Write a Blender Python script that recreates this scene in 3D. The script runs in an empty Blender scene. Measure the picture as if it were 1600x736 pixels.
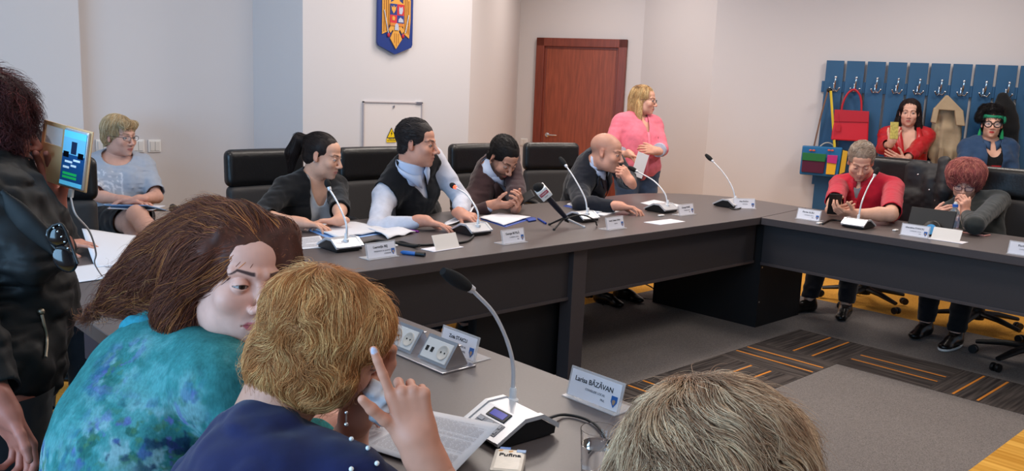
import bpy, bmesh, math, random
import numpy as np
from mathutils import Vector, Matrix
rng = np.random.RandomState(7)
random.seed(7)
C = bpy.context.scene.collection
S = bpy.context.scene

# ------------------------------------------------------------------ camera (fitted to the room's lines)
CAM_H, FPX, PITCH, ROLL, YAW = 1.47, 1332.2, 0.17064, 0.040989, 0.75805
cy_, sy_ = math.cos(YAW), math.sin(YAW)
FW = np.array([sy_*math.cos(PITCH), cy_*math.cos(PITCH), -math.sin(PITCH)])
r0 = np.array([cy_, -sy_, 0.0]); u0 = np.cross(r0, FW)
RT = r0*math.cos(ROLL) + u0*math.sin(ROLL)
UP = -r0*math.sin(ROLL) + u0*math.cos(ROLL)
cam = bpy.data.cameras.new('camera'); co = bpy.data.objects.new('camera', cam); C.objects.link(co)
cam.sensor_width = 36; cam.lens = FPX/1600*36; cam.clip_start = 0.05
M = Matrix(((RT[0], UP[0], -FW[0], 0), (RT[1], UP[1], -FW[1], 0), (RT[2], UP[2], -FW[2], CAM_H), (0, 0, 0, 1)))
co.matrix_world = M
S.camera = co
def at(px, py, d):
    return np.array([0, 0, CAM_H]) + d*(RT*(px-800)/FPX - UP*(py-368)/FPX + FW)
def onz(px, py, z):
    v = RT*(px-800)/FPX - UP*(py-368)/FPX + FW
    return np.array([0, 0, CAM_H]) + v*(z-CAM_H)/v[2]
FH = np.array([sy_, cy_, 0.0]); RH = np.array([cy_, -sy_, 0.0]); ZZ = np.array([0, 0, 1.0])
def dirc(r, f, u=0.0):
    v = RH*r + FH*f + ZZ*u
    return v/np.linalg.norm(v)

# ------------------------------------------------------------------ view, world, lights
S.view_settings.view_transform = 'Standard'
S.view_settings.look = 'None'
S.view_settings.exposure = 0.0
S.view_settings.gamma = 1.0
S.view_settings.use_curve_mapping = False
w = bpy.data.worlds.new('world'); S.world = w; w.use_nodes = True
w.node_tree.nodes['Background'].inputs[0].default_value = (0.55, 0.75, 1.0, 1)
w.node_tree.nodes['Background'].inputs[1].default_value = 0.5
CEIL = 2.95
def area(name, loc, target, sx, sy, power, col):
    l = bpy.data.lights.new(name, 'AREA'); l.shape = 'RECTANGLE'; l.size = sx; l.size_y = sy
    l.energy = power; l.color = col
    o = bpy.data.objects.new(name, l); C.objects.link(o); o.location = loc
    o.rotation_euler = (Vector(target)-Vector(loc)).to_track_quat('-Z', 'Y').to_euler()
    return o
WARM = (1.0, 0.90, 0.82)
for i, (x, y, p) in enumerate([(1.3, 0.2, 12), (3.2, 0.6, 16), (1.3, 3.0, 17), (3.4, 3.3, 28), (5.3, 1.0, 26), (5.4, 3.4, 30), (2.6, 4.3, 8), (4.2, 4.4, 24), (6.9, 2.2, 26), (6.1, 5.4, 20), (1.3, 4.9, 3), (-0.9, 3.0, 3)]):
    area('ceiling_panel_light', (x, y, CEIL-0.06), (x, y, 0), 0.6, 0.6, p, WARM)
# daylight from the windows on the left side of the room and behind the camera
area('window_daylight', (-2.35, 1.6, 1.6), (3.0, 2.2, 0.9), 4.2, 1.7, 190, (0.36, 0.66, 1.0))
area('window_daylight', (0.9, -2.6, 1.7), (2.0, 3.0, 0.9), 3.0, 1.5, 16, (0.5, 0.75, 1.0))

# ------------------------------------------------------------------ materials
def lin(c):
    c = [v/255.0 for v in c]
    return tuple(v/12.92 if v <= 0.04045 else ((v+0.055)/1.055)**2.4 for v in c)
_m = {}
def mat(name, col=(128, 128, 128), rough=0.5, metal=0.0, noise=None, bump=None, attr=False, trans=0, alpha=1, emit=None, spec=None, sheen=0, coat=0, ior=1.45, wave=None):
    if name in _m: return _m[name]
    m = bpy.data.materials.new(name); m.use_nodes = True; _m[name] = m
    nt = m.node_tree; b = nt.nodes['Principled BSDF']
    c = (*lin(col), 1)
    b.inputs['Base Color'].default_value = c; b.inputs['Roughness'].default_value = rough
    b.inputs['Metallic'].default_value = metal; b.inputs['IOR'].default_value = ior
    if spec is not None: b.inputs['Specular IOR Level'].default_value = spec
    if sheen: b.inputs['Sheen Weight'].default_value = sheen
    if coat: b.inputs['Coat Weight'].default_value = coat; b.inputs['Coat Roughness'].default_value = 0.15
    if trans: b.inputs['Transmission Weight'].default_value = trans
    if alpha < 1: b.inputs['Alpha'].default_value = alpha
    if emit: b.inputs['Emission Color'].default_value = (*lin(emit[0]), 1); b.inputs['Emission Strength'].default_value = emit[1]
    tc = nt.nodes.new('ShaderNodeTexCoord')
    src = None
    if attr:
        a = nt.nodes.new('ShaderNodeAttribute'); a.attribute_name = 'col'; src = a.outputs['Color']
        nt.links.new(src, b.inputs['Base Color'])
    if noise:   # (scale, amount 0..1, stretch)
        n = nt.nodes.new('ShaderNodeTexNoise'); n.inputs['Scale'].default_value = noise[0]; n.inputs['Detail'].default_value = 4
        mp = nt.nodes.new('ShaderNodeMapping'); mp.inputs['Scale'].default_value = noise[2] if len(noise) > 2 else (1, 1, 1)
        nt.links.new(tc.outputs['Object'], mp.inputs[0]); nt.links.new(mp.outputs[0], n.inputs['Vector'])
        mr = nt.nodes.new('ShaderNodeMapRange'); mr.inputs[1].default_value = 0.3; mr.inputs[2].default_value = 0.7
        mr.inputs[3].default_value = 1-noise[1]; mr.inputs[4].default_value = 1+noise[1]
        nt.links.new(n.outputs['Fac'], mr.inputs[0])
        mx = nt.nodes.new('ShaderNodeVectorMath'); mx.operation = 'SCALE'
        if src: nt.links.new(src, mx.inputs[0])
        else: mx.inputs[0].default_value = c[:3]
        nt.links.new(mr.outputs[0], mx.inputs['Scale']); nt.links.new(mx.outputs[0], b.inputs['Base Color'])
    if bump:    # (scale, strength, distance)
        n = nt.nodes.new('ShaderNodeTexNoise'); n.inputs['Scale'].default_value = bump[0]; n.inputs['Detail'].default_value = 3
        nt.links.new(tc.outputs['Object'], n.inputs['Vector'])
        bp = nt.nodes.new('ShaderNodeBump'); bp.inputs['Strength'].default_value = bump[1]; bp.inputs['Distance'].default_value = bump[2]
        nt.links.new(n.outputs['Fac'], bp.inputs['Height']); nt.links.new(bp.outputs[0], b.inputs['Normal'])
    return m

# ------------------------------------------------------------------ mesh collecting
def nrm(v): v = np.asarray(v, float); return v/max(np.linalg.norm(v), 1e-9)
def frame(fwd, up=(0, 0, 1)):   # columns: right(x), forward(y), up(z)
    y = nrm(fwd); x = nrm(np.cross(y, up)); z = np.cross(x, y)
    return np.array([x, y, z]).T
class MB:
    def __init__(s): s.v = []; s.f = []; s.mi = []; s.c = None; s.cur = 0
    def add(s, vs, fs, T=None):
        n = len(s.v)
        for p in vs: s.v.append(tuple(T @ Vector(p)) if T is not None else tuple(p))
        for f in fs: s.f.append(tuple(i+n for i in f)); s.mi.append(s.cur)
        return s
    def box(s, c, d, R=None, bev=0.0):
        c = np.asarray(c, float); R = np.eye(3) if R is None else np.asarray(R)
        hx, hy, hz = d[0]/2, d[1]/2, d[2]/2
        if bev <= 0:
            L = [(i*hx, j*hy, k*hz) for k in (-1, 1) for j in (-1, 1) for i in (-1, 1)]
            F = [(0, 2, 3, 1), (4, 5, 7, 6), (0, 1, 5, 4), (2, 6, 7, 3), (0, 4, 6, 2), (1, 3, 7, 5)]
            s.add([c+R@np.array(p) for p in L], F)
        else:
            b = min(bev, 0.95*min(hx, hy, hz))
            bm = bmesh.new(); bmesh.ops.create_cube(bm, size=1)
            for v in bm.verts: v.co = Vector((v.co.x*2*hx, v.co.y*2*hy, v.co.z*2*hz))
            bmesh.ops.bevel(bm, geom=bm.edges[:], offset=b, segments=2, profile=0.6, affect='EDGES')
            s.add([c+R@np.array(v.co) for v in bm.verts], [[v.index for v in f.verts] for f in bm.faces]); bm.free()
        return s
    def prism(s, poly, z0, z1, R=None, o=(0, 0, 0)):   # polygon in local xy (counter-clockwise), extruded along local z
        R = np.eye(3) if R is None else np.asarray(R); o = np.asarray(o, float); n = len(poly)
        vs = [o+R@np.array([p[0], p[1], z]) for z in (z0, z1) for p in poly]
        fs = [tuple(range(n-1, -1, -1)), tuple(range(n, 2*n))]+[(i, (i+1) % n, n+(i+1) % n, n+i) for i in range(n)]
        s.add(vs, fs); return s
    def tube(s, pts, r, n=8, cap=True, flat=None):
        pts = [np.asarray(p, float) for p in pts]; m = len(pts)
        rs = r if hasattr(r, '__len__') else [r]*m
        ref = np.array([0, 0, 1.0]); t0 = nrm(pts[1]-pts[0])
        if abs(t0@ref) > 0.9: ref = np.array([1.0, 0, 0])
        vs = []
        nx = nrm(np.cross(ref, t0))
        for i in range(m):
            t = nrm(pts[min(i+1, m-1)]-pts[max(i-1, 0)])
            nx = nrm(nx-t*(nx@t)); ny = np.cross(t, nx)
            for k in range(n):
                a = 2*math.pi*k/n; vs.append(pts[i]+rs[i]*(math.cos(a)*nx+math.sin(a)*ny*(flat or 1)))
        fs = [(i*n+k, i*n+(k+1) % n, (i+1)*n+(k+1) % n, (i+1)*n+k) for i in range(m-1) for k in range(n)]
        if cap: fs += [tuple(range(n-1, -1, -1)), tuple((m-1)*n+k for k in range(n))]
        s.add(vs, fs); return s
    def lathe(s, prof, o=(0, 0, 0), R=None, n=20):   # profile (r, z)
        R = np.eye(3) if R is None else np.asarray(R); o = np.asarray(o, float)
        vs = [o+R@np.array([r*math.cos(2*math.pi*k/n), r*math.sin(2*math.pi*k/n), z]) for r, z in prof for k in range(n)]
        m = len(prof)
        fs = [(i*n+k, i*n+(k+1) % n, (i+1)*n+(k+1) % n, (i+1)*n+k) for i in range(m-1) for k in range(n)]
        fs += [tuple(range(n-1, -1, -1)), tuple((m-1)*n+k for k in range(n))]
        s.add(vs, fs); return s
    def ball(s, c, r, R=None, n=12, m=8):
        r = (r, r, r) if not hasattr(r, '__len__') else r; R = np.eye(3) if R is None else R
        vs = []; fs = []
        for i in range(m+1):
            th = math.pi*i/m
            for k in range(n):
                a = 2*math.pi*k/n
                vs.append(np.asarray(c)+R@np.array([r[0]*math.sin(th)*math.cos(a), r[1]*math.sin(th)*math.sin(a), r[2]*math.cos(th)]))
        for i in range(m):
            for k in range(n): fs.append((i*n+k, (i+1)*n+k, (i+1)*n+(k+1) % n, i*n+(k+1) % n))
        s.add(vs, fs); return s
    def build(s, name, m, parent=None, smooth=False, label=None):
        me = bpy.data.meshes.new(name); me.from_pydata([tuple(map(float, v)) for v in s.v], [], s.f)
        ms = m if isinstance(m, (list, tuple)) else [m]
        for q in ms: me.materials.append(q)
        if len(ms) > 1: me.polygons.foreach_set('material_index', s.mi)
        bm = bmesh.new(); bm.from_mesh(me); bmesh.ops.remove_doubles(bm, verts=bm.verts, dist=1e-6)
        bmesh.ops.recalc_face_normals(bm, faces=bm.faces); bm.to_mesh(me); bm.free()
        if smooth:
            me.polygons.foreach_set('use_smooth', [True]*len(me.polygons))
            me.set_sharp_from_angle(angle=math.radians(smooth if smooth > 1 else 40))
        o = bpy.data.objects.new(name, me); C.objects.link(o)
        if parent: o.parent = parent
        if label: o['label'] = label
        return o
def tag(o, label, cat=None, group=None, kind=None):
    if label: o['label'] = label
    if cat: o['category'] = cat
    if group: o['group'] = group
    if kind: o['kind'] = kind
    return o
def empty(name, loc=(0, 0, 0), rz=0.0):
    o = bpy.data.objects.new(name, None); C.objects.link(o); o.location = loc; o.rotation_euler = (0, 0, rz); o.empty_display_size = 0.1
    return o
def copy_tree(o, parent=None):
    c = o.copy(); C.objects.link(c); c.parent = parent
    for ch in list(o.children): copy_tree(ch, c)
    return c
def struct(mb, name, m, smooth=False, parent=None):
    o = mb.build(name, m, parent, smooth)
    if not parent: o['kind'] = 'structure'
    return o
def bez(p0, p1, p2, p3, n=12):
    p0, p1, p2, p3 = map(np.asarray, (p0, p1, p2, p3))
    return [(1-t)**3*p0+3*(1-t)**2*t*p1+3*(1-t)*t*t*p2+t**3*p3 for t in np.linspace(0, 1, n)]
def catmull(P, n=6):
    P = [np.asarray(p, float) for p in P]; P = [2*P[0]-P[1]]+P+[2*P[-1]-P[-2]]; out = []
    for i in range(1, len(P)-2):
        for t in np.linspace(0, 1, n, endpoint=False):
            out.append(0.5*((2*P[i])+(-P[i-1]+P[i+1])*t+(2*P[i-1]-5*P[i]+4*P[i+1]-P[i+2])*t*t+(-P[i-1]+3*P[i]-3*P[i+1]+P[i+2])*t**3))
    out.append(P[-2]); return out
# ------------------------------------------------------------------ materials of the room
m_wall = mat('painted_wall', (205, 200, 200), 0.85, bump=(60, 0.05, 0.002))
m_ceil = mat('ceiling_white', (225, 225, 225), 0.9)
m_doorw = mat('door_wood', (138, 66, 42), 0.42, noise=(9, 0.22, (6, 6, 0.5)))
m_framew = mat('door_frame_wood', (118, 52, 35), 0.4, noise=(9, 0.2, (6, 6, 0.5)))
m_steel = mat('brushed_steel', (190, 190, 195), 0.28, 1.0)
m_chrome = mat('chrome', (215, 220, 225), 0.12, 1.0)
m_black = mat('black_plastic', (16, 16, 18), 0.42)
m_white = mat('white_plastic', (232, 230, 228), 0.4)
m_paper = mat('paper', (212, 212, 218), 0.75)
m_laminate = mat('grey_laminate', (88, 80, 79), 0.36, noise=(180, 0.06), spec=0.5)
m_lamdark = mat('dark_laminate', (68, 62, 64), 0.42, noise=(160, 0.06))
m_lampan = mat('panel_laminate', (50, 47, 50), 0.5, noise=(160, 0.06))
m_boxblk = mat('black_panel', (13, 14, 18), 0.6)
def floor_mat(name, c1, c2, scale, rough=0.95, kind='noise', rib=None):
    m = bpy.data.materials.new(name); m.use_nodes = True; nt = m.node_tree; b = nt.nodes['Principled BSDF']
    b.inputs['Roughness'].default_value = rough; b.inputs['Specular IOR Level'].default_value = 0.15
    tc = nt.nodes.new('ShaderNodeTexCoord'); n = nt.nodes.new('ShaderNodeTexNoise'); n.inputs['Scale'].default_value = scale; n.inputs['Detail'].default_value = 5
    mp = nt.nodes.new('ShaderNodeMapping'); nt.links.new(tc.outputs['Object'], mp.inputs[0]); nt.links.new(mp.outputs[0], n.inputs['Vector'])
    if rib: mp.inputs['Scale'].default_value = rib
    cr = nt.nodes.new('ShaderNodeValToRGB'); cr.color_ramp.elements[0].color = (*lin(c1), 1); cr.color_ramp.elements[1].color = (*lin(c2), 1)
    cr.color_ramp.elements[0].position = 0.35; cr.color_ramp.elements[1].position = 0.65
    nt.links.new(n.outputs['Fac'], cr.inputs[0]); nt.links.new(cr.outputs[0], b.inputs['Base Color'])
    bp = nt.nodes.new('ShaderNodeBump'); bp.inputs['Strength'].default_value = 0.5; bp.inputs['Distance'].default_value = 0.004
    nt.links.new(n.outputs['Fac'], bp.inputs['Height']); nt.links.new(bp.outputs[0], b.inputs['Normal'])
    return m
m_grey = floor_mat('grey_carpet', (104, 98, 96), (138, 131, 127), 220)
m_yel = floor_mat('ochre_carpet', (196, 138, 52), (226, 166, 74), 160)
m_rib = floor_mat('ribbed_ochre_carpet', (190, 134, 48), (232, 178, 84), 30, rib=(1, 0.02, 1))
m_bandx = floor_mat('dark_tile_x', (50, 45, 44), (92, 84, 80), 60, rib=(0.05, 1, 1))
m_bandy = floor_mat('dark_tile_y', (50, 45, 44), (92, 84, 80), 60, rib=(1, 0.05, 1))
m_stripe = mat('orange_stripe', (226, 140, 48), 0.9)

# ------------------------------------------------------------------ floor (carpet tiles, laid flush)
b = MB(); b.box((3.0, 2.5, -0.06), (13, 13.5, 0.1)); struct(b, 'floor', m_yel)
def slab(name, x0, x1, y0, y1, m, z=0.0, parent=None, t=0.012):
    b = MB(); b.box(((x0+x1)/2, (y0+y1)/2, z-t/2), (x1-x0, y1-y0, t)); return struct(b, name, m)
slab('floor_grey_carpet', -2.5, 5.98, 1.08, 3.85, m_grey, 0.002)
slab('floor_ribbed_carpet', -2.5, 4.57, -3.5, 1.08, m_rib, 0.002)
tx = [4.57-0.5*i for i in range(0, 8)]
k = 0
def tile(x, y, d, oo=(0.16, 0.28), w_=0.5):
    slab('floor_carpet_tile', x, x+w_, y, y+0.5, m_bandx if d == 'x' else m_bandy, 0.004)
    for o in oo:
        if d == 'x': slab('floor_carpet_stripe', x+0.02, x+w_-0.02, y+o-0.006, y+o+0.006, m_stripe, 0.0055)
        else: slab('floor_carpet_stripe', x+o-0.006, x+o+0.006, y+0.01, y+0.49, m_stripe, 0.0055)
tile(4.57, 2.1, 'x'); tile(4.15, 2.1, 'y', w_=0.42)
for i in range(7): tile(3.65-0.5*i, 2.1, 'x' if i % 2 == 0 else 'y')
tile(4.57, 1.6, 'y'); tile(4.57, 1.1, 'x', (0.26, 0.38))
tile(0.07, 4.6, 'x'); tile(0.57, 4.6, 'y'); tile(1.07, 4.6, 'x'); tile(1.57, 4.6, 'y')

# ------------------------------------------------------------------ walls
WN = np.array([math.cos(math.radians(28.97)), math.sin(math.radians(28.97)), 0])   # out of the room through the coat and door walls
WD = np.array([WN[1], -WN[0], 0])                                                   # along them, towards the right
def wp(px, c, py=150):
    v = RT*(px-800)/FPX - UP*(py-368)/FPX + FW
    return (np.array([0, 0, CAM_H])+v*c/(v@WN))[:2]
YB, YP = 5.75, 5.2       # back wall, and the face of the pier that stands out from it
def yp(px, Y, py=150):
    v = RT*(px-800)/FPX - UP*(py-368)/FPX + FW
    return np.array([v[0]*Y/v[1], Y])
def wall(name, p, q, t=0.12, z0=0, z1=CEIL, m=None):
    p = np.asarray(p, float); q = np.asarray(q, float); d = nrm(q-p); n = np.array([-d[1], d[0]])   # thickness grows to the left of p->q
    b = MB(); b.prism([p, q, q+n*t, p+n*t], z0, z1); return struct(b, name, m or m_wall)
pLp = yp(126, YB-0.10, 90); pA = np.array([pLp[0], YB]); pB = yp(398, YB, 150)
pC = yp(473, YP, 100); pD = yp(735, YP, 100)
pE = wp(810, 9.2, 100); pF = wp(1005, 9.2, 60); pG = wp(1112, 8.5, 120)
pB = np.array([pC[0]-0.08, YB])
wall('wall_left_pier', (-2.45, YB-0.10), (pLp[0], YB-0.10), 0.22)
wall('wall_back', pA-np.array([0.1, 0]), pB, 0.12)
wall('wall_pier_side', pB, pC, 0.12)
wall('wall_pier', pC, pD, 0.12)
wall('wall_recess', pD, pE, 0.12)
wall('wall_door', pE, pF, 0.12)
wall('wall_niche', pF, pG, 0.12)
pH = pG+WD[:2]*8.0
wall('wall_coats', pG, pH, 0.12)
wall('wall_left', (-2.6, -3.6), (-2.6, 0.0), 0.12); wall('wall_left_far', (-2.6, 3.4), (-2.6, YB), 0.12)
wall('wall_left_sill', (-2.6, 0.0), (-2.6, 3.4), 0.12, 0, 0.75); wall('wall_left_lintel', (-2.6, 0.0), (-2.6, 3.4), 0.12, 2.45, CEIL)
wall('wall_near', (9.2, -3.6), (-2.6, -3.6), 0.12)
b = MB(); b.box((3.0, 2.5, CEIL+0.05), (13, 13.5, 0.1)); struct(b, 'ceiling', m_ceil)

# small wall fittings
def on_wall(p, n, z):   # frame on a vertical wall: x to the right as seen from the room, y out of the room, z up
    n = np.array([n[0], n[1], 0.0]); return np.array([p[0], p[1], z]), frame(n)
def switch(p, n, z, label, group):
    o, R = on_wall(p, n, z); t = empty('wall_switch'); tag(t, label, 'wall switch', group)
    b = MB(); b.box(o-R[:, 1]*0.005, (0.082, 0.01, 0.082), R, 0.003); b.build('cover_plate', m_white, t)
    b = MB()
    for s in (-1, 1): b.box(o+R[:, 0]*0.016*s-R[:, 1]*0.013, (0.029, 0.006, 0.06), R, 0.001)
    b.build('rocker', mat('switch_cream', (218, 214, 210), 0.4), t)
for px, py, lb in ((160, 228, 'white wall switch just left of the blonde seated woman\'s head'), (215, 228, 'white wall switch close behind the blonde seated woman\'s face'), (241, 228, 'white wall switch farthest right of the row beside the blonde woman')):
    q = yp(px, YB, py); v = at(px, py, 1)-np.array([0, 0, CAM_H]); z = CAM_H+v[2]*YB/v[1]
    switch(q, (0, 1), z, lb, 'switches on the back wall')
q = wp(819, 9.2, 222); v = at(819, 222, 1)-np.array([0, 0, CAM_H]); switch(q, WN, CAM_H+v[2]*9.2/(v@WN), 'white light switch on the wall left of the wooden door', None)

# electric cupboard door flush in the pier wall, with its warning sign
def pierpt(px, py):
    v = at(px, py, 1)-np.array([0, 0, CAM_H]); return np.array([0, 0, CAM_H])+v*YP/v[1]
a_, b_ = pierpt(567, 159), pierpt(658, 161)
t = empty('electrical_hatch', ((a_[0]+b_[0])/2, YP, 0.85)); tag(t, 'white flush access hatch with thin frame in the pier wall below the crest', 'access hatch')
xm, hw = 0.0, (b_[0]-a_[0])/2; zt = a_[2]-0.85
b = MB(); b.box((0, -0.004, zt-0.42), (2*hw, 0.008, 0.84)); b.build('panel', mat('hatch_white', (214, 206, 203), 0.6), t)
b = MB()
for s in (-1, 1): b.box((s*hw, -0.008, zt-0.42), (0.008, 0.016, 0.85))
b.box((0, -0.008, zt), (2*hw+0.008, 0.016, 0.008)); b.box((0, -0.008, zt-0.84), (2*hw+0.008, 0.016, 0.008)); b.build('frame', mat('hatch_edge', (178, 168, 168), 0.5), t)
b = MB(); b.box((0, -0.01, zt-0.03), (0.012, 0.014, 0.016)); b.build('latch', m_steel, t); b = MB(); b.box((hw-0.03, -0.01, zt), (0.05, 0.02, 0.016)); b.build('latch', m_steel, t)
sp = pierpt(610, 211); t = empty('warning_sign', (sp[0], YP-0.012, sp[2])); tag(t, 'small yellow triangular electricity warning sign on the white hatch', 'sign')
my = mat('sign_yellow', (240, 200, 20), 0.5)
b = MB(); R = frame((0, 1, 0)); Rs = np.array([[1, 0, 0], [0, 0, -1], [0, 1, 0]]).astype(float)   # local xy -> world xz, local z -> -y
b.prism([(-0.042, -0.02), (0.042, -0.02), (0, 0.056)], 0, 0.002, Rs); b.build('triangle_border', m_black, t)
b = MB(); b.prism([(-0.035, -0.016), (0.035, -0.016), (0, 0.047)], 0.002, 0.003, Rs); b.prism([(-0.042, -0.052), (0.042, -0.052), (0.042, -0.024), (-0.042, -0.024)], 0, 0.002, Rs); b.build('yellow_field', my, t)
b = MB(); b.prism([(0.002, 0.03), (-0.008, 0.01), (-0.001, 0.01), (-0.006, -0.008), (0.008, 0.015), (0.001, 0.015), (0.006, 0.03)][::-1], 0.003, 0.004, Rs); b.build('bolt', m_black, t)
def text(s, size, o, R, m, parent, name='lettering', ext=0.0004, align='CENTER', width=None, bold=0.0):
    cu = bpy.data.curves.new(name, 'FONT'); cu.body = s; cu.size = size; cu.align_x = align; cu.align_y = 'CENTER'; cu.extrude = ext; cu.offset = bold
    tmp = bpy.data.objects.new(name, cu); C.objects.link(tmp)
    me = bpy.data.meshes.new_from_object(tmp); bpy.data.objects.remove(tmp); bpy.data.curves.remove(cu)
    me.materials.clear(); me.materials.append(m); co_ = np.zeros(len(me.vertices)*3); me.vertices.foreach_get('co', co_); co_ = co_.reshape(-1, 3)
    if width is not None: co_[:, 0] *= width/max(np.ptp(co_[:, 0]), 1e-6)
    co_ = co_@np.asarray(R).T+np.asarray(o); me.vertices.foreach_set('co', co_.ravel()); me.update()
    ob = bpy.data.objects.new(name, me); C.objects.link(ob); ob.parent = parent
    return ob
m_ink = mat('ink', (40, 40, 46), 0.7); m_inkg = mat('ink_grey', (110, 108, 116), 0.7)
text('PERICOL DE\nELECTROCUTARE', 0.011, (0, -0.0025, -0.034), Rs, m_ink, t, width=0.07)

# coat of arms above
c0 = pierpt(613.5, 85); cl, cr_ = pierpt(587, 69), pierpt(641, 68)
t = empty('coat_of_arms', (c0[0], YP, c0[2])); tag(t, 'dark blue shield plaque with a golden eagle coat of arms high on the pier', 'plaque')
W2 = (cr_[0]-cl[0])/2; zb = 0.075; Hh = 0.62
b = MB(); b.prism([(0, 0), (W2*0.93, 0.055), (W2, zb), (W2, Hh), (-W2, Hh), (-W2, zb), (-W2*0.93, 0.055)], 0.012, 0.032, Rs); b.build('shield_plate', mat('shield_blue', (14, 46, 118), 0.45, coat=0.3), t)
u = W2/0.2
gold = mat('eagle_gold', (214, 152, 62), 0.5)
b = MB()
def P(L): return [(x*u*1.0, y*u*1.0) for x, y in L]
# local sizes in a plaque of half width 0.2: px in crop (662 wide): half width ~200 crop px
def cp(x, y): return ((x-322)/200.0*W2, (625-y)/200.0*W2)
body = [(322, 575), (255, 480), (290, 410), (245, 340), (240, 160), (290, 130), (305, 60), (325, 20), (345, 50), (358, 130), (412, 160), (412, 340), (352, 410), (392, 480)]
b.prism([cp(*p) for p in body], 0.032, 0.040, Rs)
lw = [(165, 445), (162, 90), (180, 50), (215, 38), (248, 60), (258, 120), (250, 330), (222, 420)]
rw = [(475, 468), (415, 430), (400, 330), (402, 110), (395, 85), (430, 68), (470, 80), (487, 115), (488, 300)]
b.prism([cp(*p) for p in lw], 0.032, 0.038, Rs); b.prism([cp(*p) for p in rw], 0.032, 0.038, Rs)
b.prism([cp(*p) for p in [(235, 400), (262, 360), (290, 390), (255, 430)]], 0.032, 0.041, Rs); b.prism([cp(*p) for p in [(362, 390), (380, 360), (412, 400), (390, 430)]], 0.032, 0.041, Rs)
b.build('eagle', gold, t)
b = MB()
for x0, y0, x1, y1 in ((180, 90, 196, 420), (205, 70, 216, 410), (228, 90, 236, 380), (420, 100, 428, 400), (442, 100, 450, 420), (462, 120, 470, 430), (300, 430, 305, 520), (322, 430, 327, 550), (345, 430, 350, 520)):
    b.prism([cp(x0, y1), cp(x0+6, y1), cp(x0+6, y0), cp(x0, y0)], 0.038, 0.0412, Rs)
b.build('feather_line', mat('eagle_gold_dark', (158, 98, 36), 0.5), t)
qs = [((247, 160, 325, 262), (20, 50, 120)), ((325, 160, 407, 262), (190, 32, 44)), ((247, 262, 325, 335), (196, 44, 50)), ((325, 262, 407, 335), (26, 50, 124)), ((250, 335, 402, 362), (204, 120, 46))]
for i, ((x0, y0, x1, y1), c) in enumerate(qs):
    b = MB(); b.prism([cp(x0, y1), cp(x1, y1), cp(x1, y0), cp(x0, y0)], 0.040, 0.044, Rs); b.build('quarter', mat('quarter%d' % i, c, 0.5), t)
b = MB(); b.prism([cp(*p) for p in [(285, 250), (262, 215), (258, 180), (275, 195), (286, 172), (297, 195), (314, 180), (308, 215)]], 0.044, 0.046, Rs); b.build('small_eagle', gold, t)
b = MB(); b.prism([cp(*p) for p in [(350, 250), (345, 215), (350, 178), (365, 195), (385, 178), (392, 215), (380, 250)]], 0.044, 0.046, Rs); b.prism([cp(*p) for p in [(340, 325), (342, 300), (365, 280), (395, 300), (397, 325)]], 0.044, 0.046, Rs); b.prism([cp(*p) for p in [(300, 400), (303, 350), (322, 335), (342, 350), (346, 400)]], 0.044, 0.046, Rs)
b.build('silver_charge', mat('silver_charge', (176, 180, 196), 0.5), t)
b = MB(); b.prism([cp(*p) for p in [(270, 310), (268, 280), (285, 272), (302, 282), (298, 312)]], 0.044, 0.046, Rs); b.prism([cp(*p) for p in [(280, 30), (276, 0), (300, 5), (312, -10), (318, 22), (300, 40)]], 0.034, 0.042, Rs); b.build('golden_crown', gold, t)
for x in (238, 405):
    b = MB(); b.ball(np.array([cp(x, 450)[0], -0.037, cp(x, 450)[1]]), (0.012, 0.006, 0.016)); b.build('red_claw', mat('claw_red', (176, 34, 48), 0.5), t)
b = MB(); b.tube([[cp(180, 225)[0], -0.044, cp(180, 225)[1]], [cp(228, 430)[0], -0.044, cp(228, 430)[1]]], 0.0035); b.build('sword', mat('silver', (196, 200, 206), 0.4), t); b = MB(); b.tube([[cp(462, 250)[0], -0.044, cp(462, 250)[1]], [cp(425, 420)[0], -0.044, cp(425, 420)[1]]], 0.0035); b.build('mace', mat('silver', (196, 200, 206), 0.4), t)
for k_ in t.children: pass

# ------------------------------------------------------------------ door in its recess wall
dl, dr = wp(838, 9.2, 120), wp(978, 9.2, 120)
D0 = (dl+dr)/2; dw = np.linalg.norm(dr-dl); DT = 2.03
R = frame(WN)
t = empty('door_1', (D0[0], D0[1], 0)); t['kind'] = 'structure'
def L3(x, y, z): return R@np.array([x, y, z])
b = MB()
for s in (-1, 1): b.box(L3(s*(dw/2-0.045), -0.02, DT/2), (0.09, 0.06, DT), R, 0.006)
b.box(L3(0, -0.02, DT-0.045), (dw, 0.06, 0.09), R, 0.006)
for s in (-1, 1): b.box(L3(s*(dw/2-0.10), -0.005, DT/2-0.05), (0.03, 0.03, DT-0.1), R, 0.004)
b.box(L3(0, -0.005, DT-0.10), (dw-0.18, 0.03, 0.03), R, 0.004); b.build('door_frame', m_framew, t)
b = MB(); b.box(L3(0, 0.0, (DT-0.1)/2+0.005), (dw-0.2, 0.03, DT-0.115), R); b.build('door_leaf', m_doorw, t)
hx = -(dw/2-0.16)
b = MB(); b.lathe([(0.024, 0), (0.024, 0.008), (0.01, 0.012), (0.01, 0.05)], L3(hx, -0.015, 0.98), np.array([R[:, 0], R[:, 2], -R[:, 1]]).T)
b.tube([L3(hx, -0.06, 0.98), L3(hx+0.03, -0.066, 0.982), L3(hx+0.12, -0.06, 0.98)], [0.009, 0.009, 0.007]); b.lathe([(0.02, 0), (0.02, 0.008)], L3(hx, -0.015, 0.86), np.array([R[:, 0], R[:, 2], -R[:, 1]]).T); b.build('door_handle', m_chrome, t, 40)

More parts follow.
